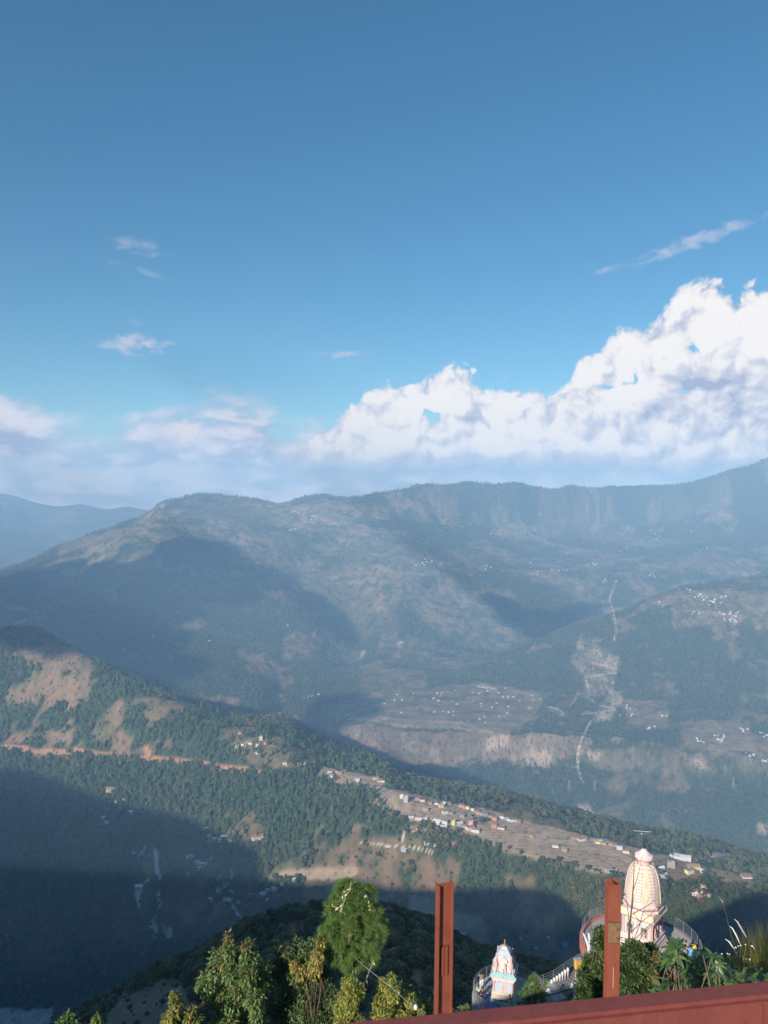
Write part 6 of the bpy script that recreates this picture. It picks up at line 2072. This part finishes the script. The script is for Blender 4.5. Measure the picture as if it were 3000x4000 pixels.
# ------------------------------------------------------------------ houses of the valley
HM = {n: paint_mat('house_' + n, c, 0.8, 0.12, 0.3) for n, c in dict(white=(0.62, 0.60, 0.57), cream=(0.72, 0.60, 0.40), pink=(0.66, 0.33, 0.28), green=(0.52, 0.62, 0.22), yellow=(0.74, 0.52, 0.18), blue=(0.26, 0.36, 0.52), grey=(0.42, 0.41, 0.40), stone=(0.34, 0.29, 0.24), brick=(0.42, 0.19, 0.12), mud=(0.44, 0.28, 0.18)).items()}
RM = {n: paint_mat('roof_' + n, c, 0.6, 0.15, 0.3) for n, c in dict(tin=(0.50, 0.51, 0.53), slate=(0.20, 0.19, 0.20), rust=(0.33, 0.17, 0.12), flat=(0.40, 0.38, 0.36), thatch=(0.30, 0.22, 0.13), white=(0.80, 0.80, 0.80), blue=(0.10, 0.22, 0.45)).items()}
M_WIN = paint_mat('window_dark', (0.05, 0.06, 0.08), 0.3, 0.2, 1.0)


def house_meshes(w, d, h, roof):
    wall = MB().box((0, 0, h / 2 - 0.6), (w, d, h + 1.2))
    rf = MB()
    if roof == 'gable':
        e, rh = 0.45, d * 0.24
        rf.add([(-w / 2 - e, -d / 2 - e, h - 0.1), (w / 2 + e, -d / 2 - e, h - 0.1), (w / 2 + e, 0, h + rh), (-w / 2 - e, 0, h + rh), (w / 2 + e, d / 2 + e, h - 0.1), (-w / 2 - e, d / 2 + e, h - 0.1)], [(0, 1, 2, 3), (3, 2, 4, 5), (0, 3, 5), (1, 4, 2), (0, 5, 4, 1)])
    elif roof == 'flat':
        rf.box((0, 0, h + 0.14), (w + 0.7, d + 0.7, 0.28))
        rf.box((w * 0.22, d * 0.1, h + 1.2), (w * 0.36, d * 0.5, 1.9))
    else:
        rf.add([(-w / 2 - .4, -d / 2 - .5, h), (w / 2 + .4, -d / 2 - .5, h), (w / 2 + .4, d / 2 + .4, h + d * 0.2), (-w / 2 - .4, d / 2 + .4, h + d * 0.2), (-w / 2 - .4, -d / 2 - .5, h - .2), (w / 2 + .4, -d / 2 - .5, h - .2), (w / 2 + .4, d / 2 + .4, h - .2), (-w / 2 - .4, d / 2 + .4, h - .2)], [(0, 1, 2, 3), (7, 6, 5, 4), (0, 4, 5, 1), (1, 5, 6, 2), (2, 6, 7, 3), (3, 7, 4, 0)])
    return wall, rf


HCACHE = {}


def house(px, py, w, h, wall, rfm, roof, label, group, rz=None, dmin=620, parts=True, d=None, name='house'):
    p = hit(px, py, dmin)
    d = d or w * 0.62
    rz = rg.uniform(-0.5, 0.5) if rz is None else rz
    key = (round(w, 1), round(h, 1), wall, rfm, roof, round(d, 1))
    r = empty(name, (p.x, p.y, p.z), rz)
    tag(r, label, 'house', group)
    if key not in HCACHE:
        a, b = house_meshes(w, d, h, roof)
        wo = a.build('wall', HM[wall], r)
        ro = b.build('roof', RM[rfm], r)
        wins = []
        fl_ = max(1, int(h / 2.8))
        wm = MB().box((0, 0, 0), (1.0, 0.16, 1.15))
        wb = None
        for f in range(fl_):
            for x in np.linspace(-w * 0.34, w * 0.34, max(2, int(w / 3.2))):
                if wb is None:
                    wb = wm.build('window', M_WIN, r)
                    q = wb
                else:
                    q = link('window', wb.data, [], r)
                q.location = (x, -d / 2 - 0.03, 1.6 + f * 2.8)
                wins.append(q)
        HCACHE[key] = (wo.data, ro.data, wb.data, [tuple(q.location) for q in wins])
    else:
        a, b, c, l = HCACHE[key]
        link('wall', a, [], r)
        link('roof', b, [], r)
        for q in l:
            link('window', c, [], r).location = q
    return r


VG = 'houses on the village spur'
for a in [
    (1840, 3226, 9, 9, 'pink', 'flat', 'flat', 'pink three-storey flat-roofed house on the village field'),
    (1771, 3221, 8, 8.5, 'green', 'flat', 'flat', 'yellow-green flat-roofed house left of the pink house'),
    (1733, 3240, 12, 7, 'blue', 'tin', 'gable', 'grey-blue house with tin roof, lower left of the green house'),
    (1706, 3214, 14, 3.5, 'white', 'white', 'shed', 'long low white house at the left end of the village'),
    (1738, 3214, 12, 4.5, 'white', 'slate', 'gable', 'white dark-roofed house just above the grey-blue one'),
    (1796, 3222, 11, 5, 'grey', 'tin', 'gable', 'grey house with tin roof between the green and the pink'),
    (1812, 3231, 10, 4, 'mud', 'slate', 'gable', 'low mud-walled house below the pink house'),
    (1836, 3238, 15, 5, 'white', 'rust', 'gable', 'white rust-roofed long house below the pink house'),
    (1858, 3247, 15, 4.5, 'white', 'slate', 'gable', 'white dark-roofed long house, lowest of the village centre'),
    (1930, 3233, 8, 7, 'pink', 'rust', 'gable', 'salmon house standing alone right of the village'),
    (1958, 3236, 13, 3, 'white', 'rust', 'shed', 'long low white shed beside the salmon house'),
    (1724, 3153, 9, 6, 'yellow', 'flat', 'flat', 'yellow house at the far edge of the field'),
    (1740, 3176, 12, 5, 'white', 'slate', 'gable', 'white dark-roofed house above the village, on the field'),
    (1760, 3180, 10, 4.5, 'stone', 'slate', 'gable', 'stone house beside the white house on the field'),
    (1805, 3190, 10, 4, 'stone', 'thatch', 'shed', 'open thatched shelter in the middle of the field'),
    (1586, 3132, 9, 12, 'grey', 'flat', 'flat', 'unfinished grey concrete tower house on the terraces'),
    (1569, 3118, 7, 6, 'white', 'white', 'flat', 'small white house behind the unfinished tower house'),
    (1664, 3164, 11, 4, 'stone', 'thatch', 'gable', 'thatched hut under a tree on the far field'),
    (1606, 3192, 10, 4, 'white', 'slate', 'gable', 'white house in the wood at the left edge of the field'),
    (1636, 3198, 14, 4, 'white', 'rust', 'gable', 'long white house in the wood at the left edge of the field'),
    (1662, 3204, 8, 4.5, 'white', 'tin', 'shed', 'white tin-roofed house nearest the upper corner of the wood'),
    (1620, 3232, 13, 4, 'mud', 'slate', 'gable', 'mud house beside the green walled orchard'),
    (1515, 3306, 9, 4.5, 'white', 'thatch', 'gable', 'white house by the track below the wood'),
    (1672, 3297, 14, 3.5, 'grey', 'tin', 'shed', 'long tin-roofed shed below the orchard'),
    (1700, 3304, 8, 3.5, 'white', 'slate', 'gable', 'small white house right of the long tin shed'),
    (1578, 3323, 10, 3.5, 'grey', 'tin', 'shed', 'grey tin-roofed barn below the track'),
    (1776, 3300, 8, 6, 'brick', 'rust', 'gable', 'brick house among the trees under the village'),
    (2076, 3269, 7, 3.5, 'mud', 'thatch', 'gable', 'lone mud hut in the middle of the big field'),
    (2170, 3308, 11, 4, 'white', 'thatch', 'gable', 'lone white hut low on the big field'),
    (2205, 3323, 10, 4, 'stone', 'thatch', 'gable', 'lone stone hut low on the big field'),
    (2378, 3404, 12, 6, 'grey', 'slate', 'gable', 'grey house at the lower edge of the field beside the second post'),
    (2398, 3410, 11, 3, 'white', 'white', 'shed', 'white shed at the lower edge of the field beside the second post'),
    (2420, 3316, 10, 4, 'white', 'tin', 'gable', 'white house left of the temple finial'),
    (2678, 3358, 17, 6, 'white', 'tin', 'gable', 'long white two-storey school right of the temple spire'),
    (2652, 3352, 16, 4, 'white', 'tin', 'shed', 'long low white building beside the white school'),
    (2630, 3344, 11, 4, 'white', 'blue', 'gable', 'white house at the upper end of the white school row'),
    (2622, 3386, 13, 8, 'stone', 'flat', 'flat', 'unfinished stone block house right of the spire'),
    (2709, 3389, 20, 4, 'yellow', 'thatch', 'gable', 'long yellow building right of the spire'),
    (2693, 3409, 14, 6, 'cream', 'slate', 'gable', 'cream house below the long yellow building'),
    (2745, 3406, 9, 3, 'white', 'white', 'shed', 'white shed at the end of the long yellow building'),
    (2590, 3424, 15, 3.5, 'grey', 'tin', 'shed', 'big grey tin-roofed barn against the spire'),
    (2584, 3398, 10, 5, 'white', 'white', 'gable', 'white house between the spire and the stone block'),
    (2606, 3438, 7, 3, 'white', 'tin', 'shed', 'small white shed below the tin-roofed barn'),
    (2748, 3478, 9, 9, 'pink', 'flat', 'flat', 'pale pink tower house above the red shrine'),
    (2712, 3493, 11, 3.5, 'white', 'white', 'shed', 'white shed left of the red shrine'),
    (2716, 3479, 7, 3, 'white', 'rust', 'gable', 'small white house above the white shed near the red shrine'),
    (2768, 3500, 9, 3.5, 'white', 'slate', 'gable', 'white house right of the red shrine'),
    (2916, 3427, 16, 3, 'white', 'rust', 'shed', 'long white shed on the far right field'),
    (1017, 2890, 11, 8, 'cream', 'flat', 'flat', 'cream flat-roofed house on the hilltop settlement crest'),
    (1006, 2914, 9, 6, 'white', 'slate', 'gable', 'white house below the cream hilltop house'),
    (436, 3090, 24, 7, 'cream', 'thatch', 'gable', 'large cream farmhouse on the left slope at the shadow edge'),
    (1005, 3275, 22, 6, 'white', 'rust', 'gable', 'white farmhouse at the edge of the pine wood above the valley'),
    (1156, 3438, 12, 4, 'blue', 'tin', 'gable', 'blue-grey hut at the foot of the lit shelf field'),
]:
    house(*a, VG)
# red hill shrine with a white spire among those houses
p = hit(2740, 3510, 620)
rs = empty('red_shrine', (p.x, p.y, p.z), 0.2)
tag(rs, 'red brick shrine with small white spire below the pink tower house', 'shrine')
MB().box((0, 0, 3.0), (17, 9, 8)).build('wall', HM['brick'], rs)
MB().box((0, 0, 7.2), (17.8, 9.8, 0.5)).build('flat_roof', HM['pink'], rs)
MB().lathe([(2.2, 7.4), (2.2, 8.6), (1.9, 9.4), (1.2, 11.4), (0.5, 12.8), (0.1, 14)], 8, (0.5, 0, 0)).build('spire', HM['white'], rs)
for x in (-6, -3, 0, 3, 6):
    MB().box((x, -4.53, 3.2), (1.6, 0.1, 3.0)).build('arch', M_WIN, rs)

# groups of houses that the distance leaves alike
RWORD = dict(tin='grey tin', slate='dark slate', rust='rusty', flat='flat', thatch='thatched', white='white', blue='blue')
WWORD = dict(white='white', cream='cream', pink='pink', green='green', yellow='yellow', blue='blue', grey='grey', stone='stone', brick='brick', mud='mud-walled')


def cluster(spots, where, group, walls, roofs, w, h, dmin):
    for px, py in spots:
        wl_, rf_ = rg.choice(walls), rg.choice(roofs)
        k = rg.choice((0.8, 1.0, 1.25))
        sz = {0.8: 'small', 1.0: 'plain', 1.25: 'wide'}[k]
        house(px, py, round(w * k, 1), rg.choice((h, h * 1.25)), wl_, rf_, rg.choice(('gable', 'gable', 'shed')), f'{sz} {WWORD[wl_]} house with {RWORD[rf_]} roof {where}', group, dmin=dmin)


c7 = lambda l: [(850 + a * 0.422, 2800 + b * 0.422) for a, b in l]
cluster(c7([(275, 275), (280, 230), (260, 245), (230, 262), (205, 270), (370, 340), (340, 325), (625, 440), (205, 160), (650, 455), (180, 278), (440, 255), (520, 262), (300, 255), (480, 240)]), 'on the terraced hilltop settlement', 'houses of the hilltop settlement', ('white', 'white', 'stone', 'mud'), ('slate', 'rust', 'thatch'), 7.5, 4, 620)
cluster(c7([(900, 465), (880, 440), (800, 440), (760, 450), (850, 470), (1040, 530), (1100, 525), (1060, 560), (1130, 528), (1050, 545), (1170, 515), (1285, 622), (1295, 592), (1500, 602), (1480, 572), (1530, 605), (1515, 590), (1460, 575), (1300, 600)]), 'on or beside the upper tan field', 'houses of the upper terrace', ('white', 'stone', 'mud', 'white'), ('slate', 'rust', 'thatch', 'tin'), 7.5, 4, 620)
cluster(c7([(1440, 775), (1455, 790), (1470, 800), (1450, 810), (1430, 800), (1480, 780), (1445, 825), (1475, 825)]), 'in the hamlet at the wood corner', 'houses of the wood-corner hamlet', ('mud', 'stone', 'white', 'brick'), ('rust', 'slate', 'thatch'), 8, 4, 620)
c8 = lambda l: [(350 + a * 0.452, 3050 + b * 0.452) for a, b in l]
cluster(c8([(225, 190), (275, 240), (145, 255), (210, 305), (150, 370), (355, 280), (120, 330), (300, 175), (390, 620), (455, 630), (480, 590), (455, 655)]), 'in the shaded upper valley', 'houses in the shaded upper valley', ('white', 'white', 'blue', 'grey'), ('white', 'tin', 'blue', 'slate'), 9, 4.5, 620)
cluster(c8([(860, 680), (895, 660), (965, 735), (930, 715), (1035, 485), (1105, 460), (1080, 510), (1130, 525), (1040, 540), (1180, 910), (1130, 830), (1230, 840), (1240, 785), (1215, 520), (1000, 430), (1160, 500), (1050, 690), (1000, 735), (1120, 855), (950, 765)]), 'in the shaded valley settlement', 'houses of the shaded valley settlement', ('white', 'white', 'white', 'grey'), ('white', 'tin', 'slate'), 9, 4.5, 620)
cluster(c8([(1360, 1005), (1400, 1000), (1450, 1002), (1540, 958), (1630, 1000), (1215, 1038), (1290, 1055), (1180, 1030), (1620, 905), (1660, 900), (1600, 940), (1350, 985), (1500, 985), (1545, 1040), (1050, 1040), (1230, 965)]), 'in the dark hamlet below the lit shelf', 'houses of the dark hamlet', ('white', 'white', 'grey', 'blue'), ('tin', 'white', 'slate'), 8.5, 4, 620)
house(350 + 1130 * .452, 3050 + 962 * .452, 14, 8, 'white', 'slate', 'gable', 'largest white house in the shaded valley, left of the dark hamlet', VG)
house(350 + 428 * .452, 3050 + 925 * .452, 15, 5, 'white', 'white', 'gable', 'pale roofed building at the head of the twin landslips', VG)
cluster([(1800 + rg.uniform(-6, 6) + 14 * i, 3150 + 5.5 * i + rg.uniform(-3, 3)) for i in range(10)] + [(1960, 3196), (1975, 3203), (1985, 3206), (2000, 3210), (2012, 3208), (2025, 3212), (1630, 3125), (1650, 3130), (1680, 3140), (1705, 3142), (1735, 3140), (1755, 3143)], 'along the far rim of the village', 'houses along the far rim', ('white', 'stone', 'mud', 'cream', 'blue'), ('tin', 'slate', 'rust', 'thatch'), 8, 3.8, 620)
cluster([(2240, 3276), (2255, 3279), (2280, 3281), (2325, 3285), (2345, 3288), (2365, 3292), (2358, 3298), (2385, 3301), (2400, 3305), (2335, 3294), (2445, 3330), (2270, 3283)], 'at the far end of the big field', 'houses at the far end of the field', ('white', 'mud', 'stone', 'cream'), ('rust', 'slate', 'tin', 'thatch'), 9, 4, 620)
cluster([(1780 + 16 * i + rg.uniform(-5, 5), 3634 + rg.uniform(-8, 8) + 10 * i) for i in range(3)] + [(2035, 3668), (2080, 3705), (2095, 3712), (2075, 3698), (2140, 3668)], 'in the dark hollow beyond the small shrine', 'houses in the dark hollow', ('white', 'white', 'grey'), ('tin', 'white', 'slate'), 6, 3, 300)
house(2205, 3694, 10, 4, 'blue', 'blue', 'gable', 'blue-sheeted house in the dark hollow left of the temple stairs', VG, dmin=300)

# far plateau and mountain farms
def far_mass(spots, name, label, w, h, dmin):
    """farmhouses past counting: one object of many little gabled houses"""
    me_w, me_r = MB(), MB()
    for px, py in spots:
        p = hit(px, py, dmin)
        ww, hh = w * rg.uniform(0.6, 1.3), h * rg.uniform(0.7, 1.2)
        a, b = house_meshes(ww, ww * 0.6, hh, rg.choice(('gable', 'shed')))
        rot = Matrix.Translation(p) @ Matrix.Rotation(rg.uniform(-0.6, 0.6), 4, 'Z')
        me_w.add([rot @ Vector(q) for q in a.v], a.f)
        me_r.add([rot @ Vector(q) for q in b.v], b.f)
    r = empty(name, (0, 0, 0))
    tag(r, label, 'houses', kind='stuff')
    tag(me_w.build('wall', HM['grey' if rg.random() < 0 else 'white'], r), kind='stuff')
    tag(me_r.build('roof', RM['tin'], r), kind='stuff')


def far_spots(n, poly, seed):
    return [(x, y) for x, y, _ in fill(poly, n, 1, seed=seed)]


cluster(far_spots(52, [(1480, 2730), (1620, 2690), (1800, 2680), (2080, 2690), (2120, 2740), (2040, 2820), (1860, 2825), (1620, 2785), (1500, 2790)], 31), 'on the river plateau above the cliff', 'farmhouses of the river plateau', ('white', 'grey', 'stone', 'cream'), ('tin', 'slate'), 7.5, 3.8, 2700)
cl_ = lambda seed, n, poly: [(x + rg.gauss(0, 14), y + rg.gauss(0, 5)) for (x, y) in far_spots(max(2, n // 4), poly, seed) for _ in range(4)]
far_mass(cl_(32, 18, [(2440, 2740), (2620, 2740), (2620, 2850), (2440, 2840)]) + cl_(33, 20, [(2660, 2830), (2930, 2840), (2930, 2930), (2680, 2920)]) + cl_(36, 12, [(2900, 2870), (3000, 2870), (3000, 2980), (2900, 2960)]), 'terrace_farmhouses', 'tiny farmhouses on the stepped fields right of the landslip', 8, 4, 2700)
far_mass(cl_(34, 44, [(2640, 2330), (2780, 2310), (3000, 2310), (3000, 2400), (2860, 2460), (2680, 2440)]) + [(2655, 2305), (2662, 2300), (2670, 2302), (2676, 2298), (2684, 2303), (2695, 2306), (2602, 2306), (2575, 2352), (2580, 2358)], 'hill_farmhouses', 'white farmhouses high on the right-hand hill terraces', 9, 4.5, 3300)
far_mass(cl_(35, 90, [(1640, 2030), (1900, 1990), (2300, 2010), (2700, 2030), (2850, 2180), (2700, 2230), (2350, 2280), (2200, 2250), (1900, 2230), (1640, 2230)]) + [(1720, 2205), (1728, 2204), (2155, 2226), (2162, 2225), (1805, 2058), (1815, 2055), (1830, 2050), (1840, 2047)] + cl_(37, 24, [(760, 2000), (1100, 1990), (1500, 2030), (1500, 2120), (1100, 2110), (900, 2080)]), 'mountain_farmhouses', 'white specks of farmhouses scattered over the far mountain', 10, 4.5, 4300)
cluster([(1570, 2510), (820, 2505), (480, 2540), (598, 2490), (1220, 2720), (1205, 2722), (1190, 2728), (1125, 2445), (1245, 2715)], 'low on the mountain behind the spur', 'farmhouses of the lower mountain', ('white',), ('white', 'tin'), 11, 5, 3300)

# ------------------------------------------------------------------ power pylons across the gorge
M_PYLON = paint_mat('galvanised_pylon', (0.45, 0.46, 0.48), 0.5, 0.1, 1.0, metal=0.3)
for k, (px, py, lb) in enumerate(((1536, 3036, 'lattice pylon behind the upper terrace field, leftmost of six'), (1702, 3062, 'lattice pylon second from the left in the gorge'), (1954, 3112, 'lattice pylon above the far rim houses, lowest of six'),
                                  (2223, 3090, 'lattice pylon just left of the pale slip, left of a pair'), (2323, 3092, 'lattice pylon just right of the pale slip, right of a pair'), (2865, 3078, 'lattice pylon far right across the gorge'))):
    p = hit(px, py, 2100)
    g = empty('power_pylon', (p.x, p.y, p.z - 1), 0.4)
    tag(g, lb, 'pylon', 'power pylons across the gorge')
    Ht = 46.0 * p.y / 3000
    body = MB()
    cw = lambda f: 4.4 * (1 - f) ** 1.3 + 0.7
    cs = [(-1, -1), (1, -1), (1, 1), (-1, 1)]
    for sx, sy in cs:
        MB().tube([(sx * cw(f), sy * cw(f), Ht * f) for f in np.linspace(0, 1, 6)], 0.28, 4).build('leg', M_PYLON, g)
    fr_ = list(np.linspace(0, 0.95, 9))
    for f0, f1 in zip(fr_[:-1], fr_[1:]):
        for i in range(4):
            a, b = cs[i], cs[(i + 1) % 4]
            body.tube([(a[0] * cw(f0), a[1] * cw(f0), Ht * f0), (b[0] * cw(f1), b[1] * cw(f1), Ht * f1)], 0.15, 3)
            body.tube([(b[0] * cw(f0), b[1] * cw(f0), Ht * f0), (a[0] * cw(f1), a[1] * cw(f1), Ht * f1)], 0.15, 3)
    tag(body.build('lattice', M_PYLON, g), kind='stuff')
    for f in (0.66, 0.80, 0.93):
        MB().tube([(-6.5, 0, Ht * f), (0, 0, Ht * f + 1.0), (6.5, 0, Ht * f)], [0.15, 0.3, 0.15], 4).build('cross_arm', M_PYLON, g)

# ------------------------------------------------------------------ wires in the foreground
wr = empty('overhead_wire', at(1430, 3780, 17.0))
tag(wr, 'thin pale wire running down from the pine past the first post', 'wire')
lo = Vector(wr.location)
MB().tube([at(1390, 3745, 17.4) - lo, at(1430, 3780, 17.0) - lo, at(1520, 3850, 16.4) - lo, at(1600, 3920, 15.8) - lo, at(1680, 3985, 15.2) - lo], 0.006, 5).build('cable', M_STEEL, wr)
MB().ball(at(1624, 3935, 15.6) - lo, 0.045, 8, 6, 1.4).build('insulator', M_WHITE, wr, smooth=True)
cw2 = empty('stay_cable', at(1262, 3850, 18.9))
tag(cw2, 'dark red stay wire hanging in the olive shrub', 'wire')
lo = Vector(cw2.location)
MB().tube([at(1248, 3800, 18.8) - lo, at(1262, 3850, 18.8) - lo, at(1276, 3920, 18.8) - lo, at(1292, 3990, 18.8) - lo], 0.008, 5).build('cable', M_BEAM, cw2)
